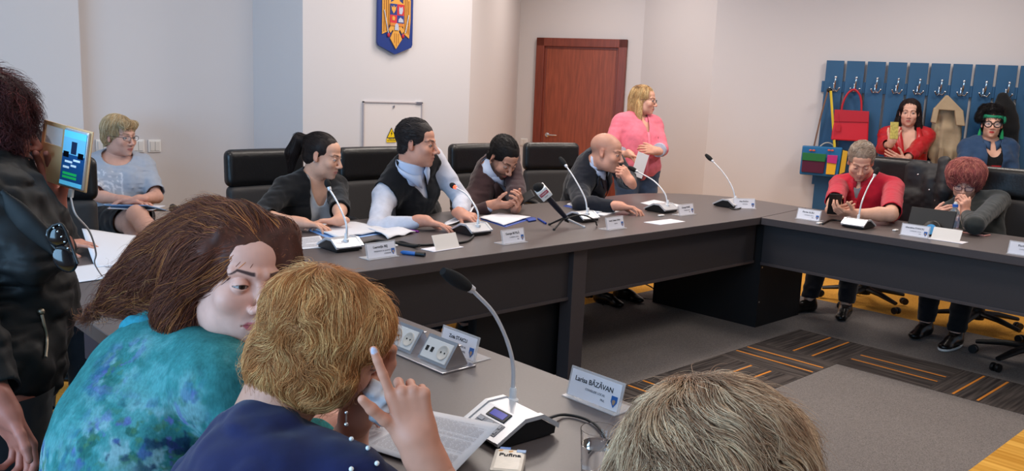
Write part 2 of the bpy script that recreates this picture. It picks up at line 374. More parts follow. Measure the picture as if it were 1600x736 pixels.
# ------------------------------------------------------------------ tables
TZ, TT = 0.74, 0.045
def arc(cx, cy, r, a0, a1, n=10): return [(cx+r*math.cos(math.radians(a)), cy+r*math.sin(math.radians(a))) for a in np.linspace(a0, a1, n)]
def top(poly, name, parent):
    b = MB(); b.prism(poly, TZ-TT, TZ-0.003); n = len(poly)
    o = b.build(name, [m_laminate, m_lamdark], parent)
    md = o.modifiers.new('b', 'BEVEL'); md.width = 0.002; md.segments = 1; md.limit_method = 'ANGLE'
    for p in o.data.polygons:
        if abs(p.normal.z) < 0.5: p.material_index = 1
    for v in o.data.vertices:
        if v.co.z > TZ-0.01: v.co.z = TZ
    return o
YI, YO, XL0, XL1, XR0, XR1 = 2.77, 3.86, 0.77, 1.555, 4.75, 5.55
t = empty('head_table', (3.1, 3.3, 0)); tag(t, 'long grey laminate head table with a rounded far corner, microphones along it', 'table')
def sub(p): return (p[0]-3.1, p[1]-3.3)
top([sub(p) for p in [(XL0, YI), (XR0, YI), (5.5, 2.86)]+arc(4.88, 3.28, 0.67, 0, 90, 12)+[(4.3, 3.90)]+arc(1.3, YO-0.53, 0.53, 90, 180, 8)], 'tabletop', t)
def lb(name, x0, x1, y0, y1, z0, z1, m, parent, o): b = MB(); b.box(((x0+x1)/2-o[0], (y0+y1)/2-o[1], (z0+z1)/2), (x1-x0, y1-y0, z1-z0), bev=0.002); return b.build(name, m, parent)
O = (3.1, 3.3)
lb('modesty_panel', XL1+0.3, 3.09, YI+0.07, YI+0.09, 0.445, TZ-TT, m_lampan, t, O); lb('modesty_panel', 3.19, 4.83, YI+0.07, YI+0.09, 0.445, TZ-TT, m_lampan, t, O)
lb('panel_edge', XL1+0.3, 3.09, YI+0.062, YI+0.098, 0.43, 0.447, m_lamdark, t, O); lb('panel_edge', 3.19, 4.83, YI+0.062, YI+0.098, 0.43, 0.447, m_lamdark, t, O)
lb('post_leg', 3.09, 3.19, YI+0.04, YI+0.12, 0, TZ-TT, m_lamdark, t, O)
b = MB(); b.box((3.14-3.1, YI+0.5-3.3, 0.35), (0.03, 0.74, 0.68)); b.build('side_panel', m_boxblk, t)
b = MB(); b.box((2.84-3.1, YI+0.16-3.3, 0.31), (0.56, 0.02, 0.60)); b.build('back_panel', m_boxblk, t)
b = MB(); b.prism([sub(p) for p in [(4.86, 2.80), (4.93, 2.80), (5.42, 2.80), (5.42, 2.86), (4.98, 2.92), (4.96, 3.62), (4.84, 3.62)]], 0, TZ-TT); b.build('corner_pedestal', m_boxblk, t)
b = MB(); b.box((4.6-3.1, YI+0.1-3.3, 0.06), (0.01, 0.01, 0.01));
for x, z in ((4.88, 0.4), (4.88, 0.17), (4.91, 0.62)): b = MB(); b.lathe([(0.006, 0), (0.006, 0.004)], (x-3.1, 2.799-3.3, z), frame((0, 0, 1), (0, 1, 0)), 8); b.build('screw_cap', m_steel, t)
t = empty('side_table', (5.15, 0.5, 0)); tag(t, 'grey laminate side table on the right with a deep dark front panel', 'table', None)
O = (5.15, 0.5)
top([(XR0-O[0], -1.2-O[1]), (XR1-O[0]-0.02, -1.2-O[1]), (5.5-O[0], 2.855-O[1]), (XR0-O[0]+0.003, YI-0.006-O[1])], 'tabletop', t)
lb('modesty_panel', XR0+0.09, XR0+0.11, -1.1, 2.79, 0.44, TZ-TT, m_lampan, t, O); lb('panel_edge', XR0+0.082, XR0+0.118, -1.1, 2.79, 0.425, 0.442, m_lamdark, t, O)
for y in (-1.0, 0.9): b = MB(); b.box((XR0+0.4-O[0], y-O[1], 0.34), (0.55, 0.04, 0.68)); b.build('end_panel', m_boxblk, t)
t = empty('side_table', (1.15, 1.2, 0)); tag(t, 'near grey laminate side table where the two foreground women sit', 'table')
O = (1.15, 1.2)
top([(XL0-O[0], -1.0-O[1]), (XL1-O[0], -1.0-O[1]), (XL1-O[0], YI-0.004-O[1]), (XL0-O[0], YI-0.006-O[1])], 'tabletop', t)
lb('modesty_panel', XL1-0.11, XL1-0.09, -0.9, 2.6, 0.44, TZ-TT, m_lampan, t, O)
lb('side_apron', XL0+0.01, XL0+0.03, -0.9, 2.7, TZ-TT-0.09, TZ-TT, mat('navy_edge', (24, 30, 48), 0.5), t, O)
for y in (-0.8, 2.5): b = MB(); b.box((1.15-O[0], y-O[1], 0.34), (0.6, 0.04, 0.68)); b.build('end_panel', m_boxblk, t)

# ------------------------------------------------------------------ coat rack
CW = 8.5; X0 = wp(1292, CW, 94)
Rk = frame(WN)
t = empty('coat_rack', (X0[0]-WN[0]*0.0, X0[1], 0)); tag(t, 'blue wall coat rack of upright planks with a row of chrome double hooks', 'coat rack')
def K(x, y, z): return Rk@np.array([x, y, z])
m_blue = mat('rack_blue', (38, 84, 122), 0.5, noise=(3, 0.08)); m_bluel = mat('rack_blue_rail', (44, 92, 132), 0.5)
step = 0.175
for i in range(13):
    b = MB(); b.box(K(0.075+i*step, -0.045, 0.93), (0.152, 0.02, 1.82), Rk, 0.003); b.build('plank', m_blue, t)
for z in (1.605, 0.75): b = MB(); b.box(K(1.15, -0.02, z), (2.35, 0.025, 0.10), Rk, 0.002); b.build('rail', m_bluel, t)
for i in range(13):
    b = MB(); x = 0.085+i*step; zc = 1.6
    b.box(K(x, -0.06, zc), (0.02, 0.012, 0.075), Rk, 0.004)
    b.tube([K(x, -0.065, zc-0.015), K(x, -0.10, zc-0.01), K(x, -0.125, zc+0.03), K(x+0.003, -0.12, zc+0.085)], [0.008, 0.008, 0.008, 0.009])
    b.ball(K(x+0.003, -0.12, zc+0.09), 0.012)
    for s in (-1, 1):
        b.tube([K(x, -0.065, zc-0.02), K(x+s*0.025, -0.09, zc-0.035), K(x+s*0.04, -0.1, zc-0.01)], [0.007, 0.007, 0.006]); b.ball(K(x+s*0.04, -0.1, zc-0.006), 0.009)
    b.build('double_hook', m_chrome, t, 60)
# ------------------------------------------------------------------ sculpting: blended solids meshed by surface nets
def vnoise(p, scale, seed=0):
    q = p/scale+seed*17.31; i = np.floor(q).astype(np.int64); f = q-i; f = f*f*(3-2*f)
    out = np.zeros(len(p))
    for dx in (0, 1):
        for dy in (0, 1):
            for dz in (0, 1):
                h = (i[:, 0]+dx)*73856093 ^ (i[:, 1]+dy)*19349663 ^ (i[:, 2]+dz)*83492791 ^ (seed*2654435)
                h = (h ^ (h >> 13))*1274126177 & 0x7fffffff
                v = (h & 0xffff)/32768.0-1
                out += v*(f[:, 0] if dx else 1-f[:, 0])*(f[:, 1] if dy else 1-f[:, 1])*(f[:, 2] if dz else 1-f[:, 2])
    return out
class F:
    def __init__(s): s.ops = []; s.post = []
    def ell(s, c, r, R=None, k=0.02, mode='u'):
        c = np.asarray(c, float); r = np.asarray((r, r, r) if not hasattr(r, '__len__') else r, float); R = np.eye(3) if R is None else np.asarray(R)
        def d(p):
            q = (p-c)@R; a = np.sqrt((q/r)**2 @ np.ones(3)+1e-12); b = np.sqrt((q/(r*r))**2 @ np.ones(3)+1e-12)
            return a*(a-1)/b
        m = r.max(); s.ops.append((d, c-m, c+m, k, mode)); return s
    def cap(s, a, b, ra, rb, k=0.02, flat=None, mode='u'):
        a = np.asarray(a, float); b = np.asarray(b, float)
        ax, fs = (None, 1) if flat is None else (nrm(flat[0]), flat[1])
        def tr(p): return p if ax is None else p+np.outer(p@ax, ax)*(1/fs-1) if p.ndim > 1 else p+ax*(p@ax)*(1/fs-1)
        A, B = tr(a), tr(b); ab = B-A; L2 = max(ab@ab, 1e-12)
        def d(p):
            q = tr(p)-A; t = np.clip(q@ab/L2, 0, 1); v = q-t[:, None]*ab
            return (np.sqrt((v*v)@np.ones(3))-(ra+(rb-ra)*t))*min(1.0, fs if fs < 1 else 1.0)
        m = max(ra, rb)*max(1, fs); s.ops.append((d, np.minimum(a, b)-m, np.maximum(a, b)+m, k, mode)); return s
    def chain(s, P, R, k=0.02, **kw):
        for i in range(len(P)-1): s.cap(P[i], P[i+1], R[i], R[i+1], k, **kw)
        return s
    def box(s, c, h, R=None, r=0.01, k=0.02, mode='u'):
        c = np.asarray(c, float); h = np.asarray(h, float)-r; R = np.eye(3) if R is None else np.asarray(R)
        def d(p):
            q = np.abs((p-c)@R)-h; o = np.maximum(q, 0)
            return np.sqrt((o*o)@np.ones(3))+np.minimum(q.max(1), 0)-r
        m = np.linalg.norm(h)+r; s.ops.append((d, c-m, c+m, k, mode)); return s
    def fn(s, d, lo, hi, k=0.01, mode='u'): s.ops.append((d, np.asarray(lo, float), np.asarray(hi, float), k, mode)); return s
    @staticmethod
    def comb(f, d, k, mode):
        if mode == 's': d = -d
        if mode in ('s', 'i'):
            h = np.maximum(k-np.abs(f-d), 0)/k; return np.maximum(f, d)+h*h*k*0.25
        h = np.maximum(k-np.abs(f-d), 0)/k; return np.minimum(f, d)-h*h*k*0.25
    def ev(s, p):
        f = np.full(len(p), 1.0)
        for d, lo, hi, k, mode in s.ops: f = s.comb(f, d(p), k, mode)
        for g in s.post: f = f+g(p)
        return f
    def grad(s, p, e=0.002):
        f0 = s.ev(p); g = np.stack([s.ev(p+np.eye(3)[i]*e)-f0 for i in range(3)], 1)
        return f0, g/np.maximum(np.linalg.norm(g, axis=1), 1e-9)[:, None]
    def mesh(s, h, lo=None, hi=None, smooth=1, clip=None):
        L = [o for o in s.ops if o[4] == 'u']
        lo_ = np.min([o[1] for o in L], 0)-3*h if lo is None else np.asarray(lo, float)
        hi_ = np.max([o[2] for o in L], 0)+3*h if hi is None else np.asarray(hi, float)
        n = np.ceil((hi_-lo_)/h).astype(int)+1
        f = np.full(n, 1.0, np.float32)
        for d, a, b, k, mode in s.ops:
            pad = k+3*h+(0.03 if s.post else 0)
            i0 = np.maximum(np.floor((a-pad-lo_)/h).astype(int), 0); i1 = np.minimum(np.ceil((b+pad-lo_)/h).astype(int)+1, n)
            if mode == 'i': i0 = np.zeros(3, int); i1 = n
            if (i1 <= i0).any(): continue
            g = np.stack(np.meshgrid(*[lo_[j]+h*np.arange(i0[j], i1[j]) for j in range(3)], indexing='ij'), -1)
            sh = g.shape[:3]; sl = tuple(slice(i0[j], i1[j]) for j in range(3))
            cur = f[sl].reshape(-1).astype(float)
            f[sl] = s.comb(cur, d(g.reshape(-1, 3)), k, mode).reshape(sh)
        if s.post:
            idx = np.argwhere(np.abs(f) < 0.035)
            if len(idx):
                p = lo_+idx*h; v = f[tuple(idx.T)].astype(float)
                for g in s.post: v = v+g(p)
                f[tuple(idx.T)] = v
        return snet(f, lo_, h, smooth)
def snet(f, lo, h, smooth=1):
    ins = f < 0; n = np.array(f.shape)
    c = np.zeros(n-1, np.uint8)
    for dx in (0, 1):
        for dy in (0, 1):
            for dz in (0, 1): c += ins[dx:n[0]-1+dx, dy:n[1]-1+dy, dz:n[2]-1+dz]
    act = (c > 0) & (c < 8); ids = np.argwhere(act)
    if len(ids) == 0: return np.zeros((0, 3)), np.zeros((0, 4), int)
    vid = np.full(act.shape, -1, np.int64); vid[act] = np.arange(len(ids))
    acc = np.zeros((len(ids), 3)); cnt = np.zeros(len(ids))
    cor = [(x, y, z) for x in (0, 1) for y in (0, 1) for z in (0, 1)]
    for ai in range(8):
        for bi in range(ai+1, 8):
            a, b = np.array(cor[ai]), np.array(cor[bi])
            if np.abs(a-b).sum() != 1: continue
            fa = f[tuple((ids+a).T)]; fb = f[tuple((ids+b).T)]; m = (fa < 0) != (fb < 0)
            t = np.where(m, fa/np.where(m, fa-fb, 1), 0)
            acc += np.where(m[:, None], a+t[:, None]*(b-a), 0); cnt += m
    V = lo+h*(ids+acc/cnt[:, None])
    Q = []
    for ax in range(3):
        u, v = (ax+1) % 3, (ax+2) % 3
        sl0 = [slice(1, -1)]*3; sl0[ax] = slice(0, -1); sl1 = list(sl0); sl1[ax] = slice(1, None)
        a = ins[tuple(sl0)]; b = ins[tuple(sl1)]
        e = np.argwhere(a != b)
        if len(e) == 0: continue
        sg = a[tuple(e.T)]
        base = e.copy(); base[:, u] += 1; base[:, v] += 1
        def gid(du, dv):
            q = base.copy(); q[:, u] -= du; q[:, v] -= dv; return vid[tuple(q.T)]
        q = np.stack([gid(1, 1), gid(0, 1), gid(0, 0), gid(1, 0)], 1)
        q[~sg] = q[~sg][:, ::-1]; Q.append(q)
    Q = np.concatenate(Q); Q = Q[(Q >= 0).all(1)]
    for _ in range(smooth): V = lap(V, Q, 0.5)
    return V, Q
def lap(V, Q, a):
    acc = np.zeros_like(V); cnt = np.zeros(len(V)); k = Q.shape[1]
    for i in range(k):
        x, y = Q[:, i], Q[:, (i+1) % k]
        for j in range(3): acc[:, j] += np.bincount(x, V[y, j], len(V))+np.bincount(y, V[x, j], len(V))
        cnt += np.bincount(x, minlength=len(V))+np.bincount(y, minlength=len(V))
    m = cnt > 0; V = V.copy(); V[m] = V[m]*(1-a)+a*acc[m]/cnt[m][:, None]; return V
def vnormals(V, Q):
    d1 = V[Q[:, 2]]-V[Q[:, 0]]; d2 = V[Q[:, 3 if Q.shape[1] > 3 else 1]]-V[Q[:, 1 if Q.shape[1] > 3 else 0]]
    fnn = np.cross(d1, d2); N = np.zeros_like(V)
    for i in range(Q.shape[1]):
        for j in range(3): N[:, j] += np.bincount(Q[:, i], fnn[:, j], len(V))
    return N/np.maximum(np.linalg.norm(N, axis=1), 1e-12)[:, None]
def mkmesh(name, V, Q, m, parent=None, col=None, label=None):
    """V points, Q quads or triangles as index arrays (list of arrays allowed), one mesh object"""
    if not isinstance(Q, list): Q = [Q]
    me = bpy.data.meshes.new(name)
    nl = sum(q.size for q in Q); nf = sum(len(q) for q in Q)
    me.vertices.add(len(V)); me.vertices.foreach_set('co', np.asarray(V, np.float32).ravel())
    me.loops.add(nl); me.loops.foreach_set('vertex_index', np.concatenate([q.ravel() for q in Q]).astype(np.int32))
    me.polygons.add(nf)
    tot = np.concatenate([np.full(len(q), q.shape[1]) for q in Q]); st = np.concatenate([[0], np.cumsum(tot)[:-1]])
    me.polygons.foreach_set('loop_start', st.astype(np.int32)); me.polygons.foreach_set('loop_total', tot.astype(np.int32))
    me.polygons.foreach_set('use_smooth', np.ones(nf, bool))
    me.update(calc_edges=True); me.validate()
    if col is not None:
        a = me.attributes.new('col', 'FLOAT_COLOR', 'POINT'); a.data.foreach_set('color', np.concatenate([col, np.ones((len(col), 1))], 1).astype(np.float32).ravel())
    me.materials.append(m)
    o = bpy.data.objects.new(name, me); C.objects.link(o)
    if parent: o.parent = parent
    if label: o['label'] = label
    return o
def joinparts(parts):   # [(V, Q, col)] -> one mesh's arrays
    V = []; Q = []; Cc = []; n = 0
    for v, q, c in parts:
        if len(v) == 0: continue
        V.append(v); Q.append(q+n); n += len(v); Cc.append(c if c is not None else np.ones((len(v), 3)))
    return np.concatenate(V), Q, np.concatenate(Cc)
def submesh(V, Q, mask, col=None):   # keep the quads under a vertex mask
    keep = mask[Q].sum(1) >= Q.shape[1]/2+0.5 if Q.shape[1] == 4 else mask[Q].all(1)
    q = Q[keep]; u, inv = np.unique(q.ravel(), return_inverse=True); q = inv.reshape(q.shape); V = V[u].copy()
    k = q.shape[1]; E = np.concatenate([np.stack([q[:, i], q[:, (i+1) % k]], 1) for i in range(k)]); Es = np.sort(E, 1)
    key = Es[:, 0].astype(np.int64)*len(V)+Es[:, 1]; uq, cn = np.unique(key, return_counts=True); bk = uq[cn == 1]
    be = np.stack([bk//len(V), bk % len(V)], 1)
    for _ in range(5):      # the cut edge runs smooth
        acc = np.zeros_like(V); ct = np.zeros(len(V))
        for a, b in ((0, 1), (1, 0)):
            np.add.at(acc, be[:, a], V[be[:, b]]); np.add.at(ct, be[:, a], 1)
        m = ct > 0; V[m] = V[m]*.5+.5*acc[m]/ct[m][:, None]
    return V, q, (None if col is None else col[u])
def L(*c): return np.array(lin(c))
def sm(x, a, b): t = np.clip((x-a)/(b-a), 0, 1); return t*t*(3-2*t)

# ------------------------------------------------------------------ heads
def head_field(hf, o):
    """hf: dict c (centre), R (columns x right-hand side, y face forward, z up), s scale; o: options"""
    f = F(); c, R, s = hf['c'], hf['R'], hf['s']
    def W(x, y, z): return c+s*(R@np.array([x, y, z]))
    def e(x, y, z, r, k=0.015, mode='u', rot=None): f.ell(W(x, y, z), np.array(r)*s, R if rot is None else R@rot, k*s, mode)
    jw, fat = o.get('jaw', 1.0), o.get('fat', 0.0)
    e(0, -.018, .036, (.074, .093, .078))
    e(0, .028, -.018, (.0575+fat*.4, .060, .084))
    e(0, .040, .045, (.056, .044, .040))
    e(0, .030, -.074, (.044*jw+fat, .048, .036+fat*.4), .03)
    e(0, .070, -.098, (.020*jw, .018, .015), .02)
    for q in (-1, 1):
        e(q*.036, .064, -.028, (.024+fat*.5, .020, .022), .025)
        e(q*.043*jw, .012, -.066, (.014+fat*.6, .030, .028), .025)
        f.cap(W(q*.010, .086, .020), W(q*.044, .070, .022), .0085*s, .007*s, .012*s)
        e(q*.031, .0945, .001, (.0190, .0125, .0115), .014, 's')
    e(0, .058, -.062, (.033, .029, .026), .02)
    nl = o.get('nose', 1.0)
    f.cap(W(0, .082, .014), W(0, .082+.026*nl, -.030), .0075*s, .0095*s, .010*s)
    e(0, .082+.027*nl, -.034, (.0105, .0105, .0095), .006)
    for q in (-1, 1):
        e(q*.0125, .094+.006*nl, -.038, (.0085, .0105, .0075), .006)
        e(q*.007, .102, -.046, (.0036, .006, .004), .003, 's')
    # mouth
    f.cap(W(-.020, .080, -.0645), W(0, .0920, -.0618), .0034*s, .0056*s, .008*s); f.cap(W(.020, .080, -.0645), W(0, .0920, -.0618), .0034*s, .0056*s, .008*s)
    f.cap(W(-.015, .0805, -.0715), W(0, .0870, -.0735), .0050*s, .0060*s, .008*s); f.cap(W(.015, .0805, -.0715), W(0, .0870, -.0735), .0050*s, .0060*s, .008*s)
    op = .0012+o.get('open', 0)*.006
    f.cap(W(-.022, .084, -.0685), W(0, .0970, -.0672), op*s, (op+.0008)*s, .003*s, mode='s'); f.cap(W(.022, .084, -.0685), W(0, .0970, -.0672), op*s, (op+.0008)*s, .003*s, mode='s')
    # ears
    if not o.get('noears'):
        for q in (-1, 1):
            a = math.radians(20)*q; rot = np.array([[math.cos(a), math.sin(a), 0], [-math.sin(a), math.cos(a), 0], [0, 0, 1]])
            e(q*.0735, -.008, .000, (.0065, .016, .027), .006, 'u', rot)
            e(q*.074, -.002, -.022, (.006, .010, .012), .008)
            e(q*.0800, -.005, .003, (.0045, .0085, .0155), .005, 's', rot)
    # lids over the eyeballs
    er = .0125; ey = .0775
    up, lo = o.get('lid', .0030), o.get('lowlid', -.0038)
    for q in (-1, 1):
        ce = W(q*.031, ey, .0); Rz = R
        def lidf(p, ce=ce):
            l = (p-ce)@R/s; rr = np.sqrt((l*l).sum(1))
            sh = np.abs(rr-(er+.0006))-.0012
            arch = (l[:, 0]**2)*22
            gap = np.minimum(up-arch-l[:, 2], l[:, 2]-(lo+arch*.6))      # positive inside the opening
            return np.maximum(sh, gap)*s
        f.fn(lidf, ce-.016*s, ce+.016*s, .003*s)
    nb = hf.get('neck')
    if nb is not None:
        t0 = W(0, -.030, -.050)
        f.cap(t0, nb, (.052+fat*.5)*s*o.get('neckr', 1), (.060+fat*.5)*s*o.get('neckr', 1), .03*s)
    return f
def eyeball(hf, o, q, gaze=(0, 0)):
    c, R, s = hf['c'], hf['R'], hf['s']; ce = c+s*(R@np.array([q*.031, .0775, 0]))
    n, m = 24, 16
    ga, gb = gaze
    gd = nrm([math.sin(ga)*math.cos(gb), math.cos(ga)*math.cos(gb), math.sin(gb)]); B = frame(gd)
    V = []; Cc = []
    iris = L(*o.get('iris', (70, 48, 34)))
    for i in range(m+1):
        th = math.pi*i/m if i > 6 else (0, .08, .17, .2, .42, .50, .8)[i]
        for k in range(n):
            a = 2*math.pi*k/n; l = np.array([math.sin(th)*math.cos(a), math.cos(th), math.sin(th)*math.sin(a)])
            V.append(ce+s*.0125*(R@(B@l)))
            Cc.append(L(8, 6, 6) if th < .18 else iris if th < .46 else L(150, 140, 138))
    Q = [(i*n+k, i*n+(k+1) % n, (i+1)*n+(k+1) % n, (i+1)*n+k) for i in range(m) for k in range(n)]
    return np.array(V), np.array(Q), np.array(Cc)
def head_color(V, hf, o):
    l = (V-hf['c'])@hf['R']/hf['s']; x, y, z = l.T; ax = np.abs(x)
    skin = L(*o.get('skin', (205, 158, 134))); c = np.tile(skin, (len(V), 1))
    n = vnoise(l, .02, 3)*.05+vnoise(l, .006, 4)*.03; c = c*(1+n[:, None])
    def mix(m, col): nonlocal c; m = np.clip(m, 0, 1)[:, None]; c = c*(1-m)+col*m
    front = sm(y, .03, .05)
    mix(front*np.exp(-(((ax-.042)/.018)**2+((z+.032)/.018)**2))*o.get('blush', .16), skin*np.array([1.05, .72, .68]))
    mix(front*np.exp(-((ax/.012)**2+((z+.036)/.012)**2))*.35, skin*np.array([1.05, .74, .70]))
    mix((ax > .068)*.4*(np.abs(z) < .04), skin*np.array([1.05, .72, .66]))
    if o.get('beard'):
        bm = np.clip(sm(-z, .040, .060)*sm(y, -.01, .02), 0, 1)*(1-np.exp(-((x/.022)**2+((z+.067)/.007)**2))); mix(bm*o['beard'][3], L(*o['beard'][:3]))
        mix(sm(ax, .055, .064)*sm(-z, -.02, .01)*(y > -.005)*(y < .045)*o['beard'][3], L(*o['beard'][:3]))
    lipc = L(*o.get('lips', (168, 92, 84)))
    yl = (y > .078)
    mix(yl*(sm(.0235-ax-np.abs(z+.067)*.9, 0, .004)*sm(.0105-np.abs(z+.0675)-ax*.12, 0, .003))*o.get('lipm', .8), lipc)
    # brows
    bz = .0225+.004*np.clip((ax-.018)/.02, 0, 1)-.010*np.clip((ax-.040)/.012, 0, 1)+o.get('browz', 0)
    bw = o.get('browt', .0036)*np.clip(1.25-(ax-.012)/.06, .5, 1.2)
    mix((y > .03)*sm(ax, .011, .015)*(1-sm(ax, .048, .054))*sm(bw-np.abs(z-bz), -.001, .0012)*o.get('browm', .85), L(*o.get('brow', (60, 42, 34))))
    # lash line and shadow make-up
    ez = np.sqrt((ax-.031)**2+(z*1.3)**2)
    if o.get('makeup'):
        mix((y > .07)*sm(.020-ez, 0, .006)*(z > .003)*o['makeup'][3], L(*o['makeup'][:3]))
    dz = z-(o.get('lid', .0030)-22*(ax-.031)**2)
    er_ = np.sqrt((ax-.031)**2+(y-.0775)**2+z*z)
    mix((y > .07)*(er_ < .0149)*(np.abs(ax-.031) < .0135)*sm(.0018-np.abs(dz), 0, .001)*.85, L(30, 20, 18))
    if o.get('scalp'):      # cropped hair drawn as short stubble colour on the scalp
        hl = sm(z-(.02+.55*(y+.01)), -.01, .015)*(1-0*y)*(y < .075)
        mix(hl*o['scalp'][3], L(*o['scalp'][:3]))
    return c

# ------------------------------------------------------------------ hands
def hand_field(wr, fwd, palm, side, curl=(.3, .3, .35, .4), thumb=(.5, .3), spread=.06, s=1.0, tips=None, mid=1.0, tz=.35):
    """wr wrist centre; fwd towards the knuckles; palm = direction the palm faces; side +1 right hand, -1 left; curl per finger in radians per joint"""
    f = F(); y = nrm(fwd); z = nrm(palm-np.asarray(y)*(np.dot(palm, y))); x = np.cross(y, z)*side   # x points towards the thumb
    def W(a, b, c): return wr+s*(x*a+y*b+z*c)
    f.cap(W(0, -.03, 0), W(0, .01, 0), .027*s, .026*s, .01, flat=(z, .72))
    Rm = np.array([x, y, z]).T
    kn = [(.028, .088), (.009, .093), (-.011, .089), (-.029, .080)]
    ln = [(.044, .026, .021), (.049, .030, .022), (.045, .028, .021), (.036, .021, .019)]
    rd = [.0086, .0088, .0084, .0075]
    ends = []
    for i, (kx, ky) in enumerate(kn):
        p = W(kx, ky, -.001); a = 0.0; d0 = nrm(y+x*(spread*(1.5-i))*1.0); P = [p]
        cs = curl[i] if hasattr(curl[i], '__len__') else (curl[i]*.8, curl[i]*1.1*mid, curl[i]*.8)
        for j in range(3):
            a += cs[j]; d = d0*math.cos(a)+z*math.sin(a); p = p+s*ln[i][j]*d; P.append(p)
        f.chain(P, [rd[i]*s*q for q in (1.06, 1.0, .93, .80)], k=.0025*s); ends.append((P, d0*math.cos(a)-0*z, z*math.cos(a)-d0*math.sin(a)))
    # palm: from the wrist to each knuckle
    for i, (kx, ky) in enumerate(kn):
        f.cap(W(kx*.55, .008, 0), W(kx, ky, 0), .0145*s, .0105*s, .008*s)
    f.box(W(0, .048, .000), (.033*s, .040*s, .0115*s), Rm, .011*s, .008*s)
    f.ell(W(.024, .030, .009), (.016*s, .030*s, .014*s), Rm, .01*s); f.ell(W(-.022, .032, .007), (.013*s, .032*s, .012*s), Rm, .01*s)
    t1, t2 = thumb
    b0 = W(.022, .018, .006); d = nrm(x*math.sin(t1+.35)+y*math.cos(t1+.35)+z*tz)
    b1 = b0+s*.045*d; d2 = nrm(d+(y*.6-x*.25+z*.2)*t2); b2 = b1+s*.032*d2; d3 = nrm(d2+(y*.6-x*.5+z*.15)*t2); b3 = b2+s*.025*d3
    f.chain([b0, b1, b2, b3], [.0150*s, .0105*s, .0098*s, .0082*s], k=.006*s)
    return f, dict(W=W, x=x, y=y, z=z, fingers=ends, thumb=(b2, b3, d3))
def nail_mask(V, info, s=1.0):
    m = np.zeros(len(V))
    for P, _, zz in info['fingers']:
        tip = P[-1]; d = nrm(P[-1]-P[-2]); back = -nrm(zz)
        q = V-(tip+d*.001*s); m = np.maximum(m, ((q@back > .0035*s) & (np.abs(q@d) < .006*s) & (np.abs(q@np.cross(d, back)) < .0052*s)).astype(float))
    b2, b3, d3 = info['thumb']; back = nrm(np.cross(d3, info['x']));
    return m

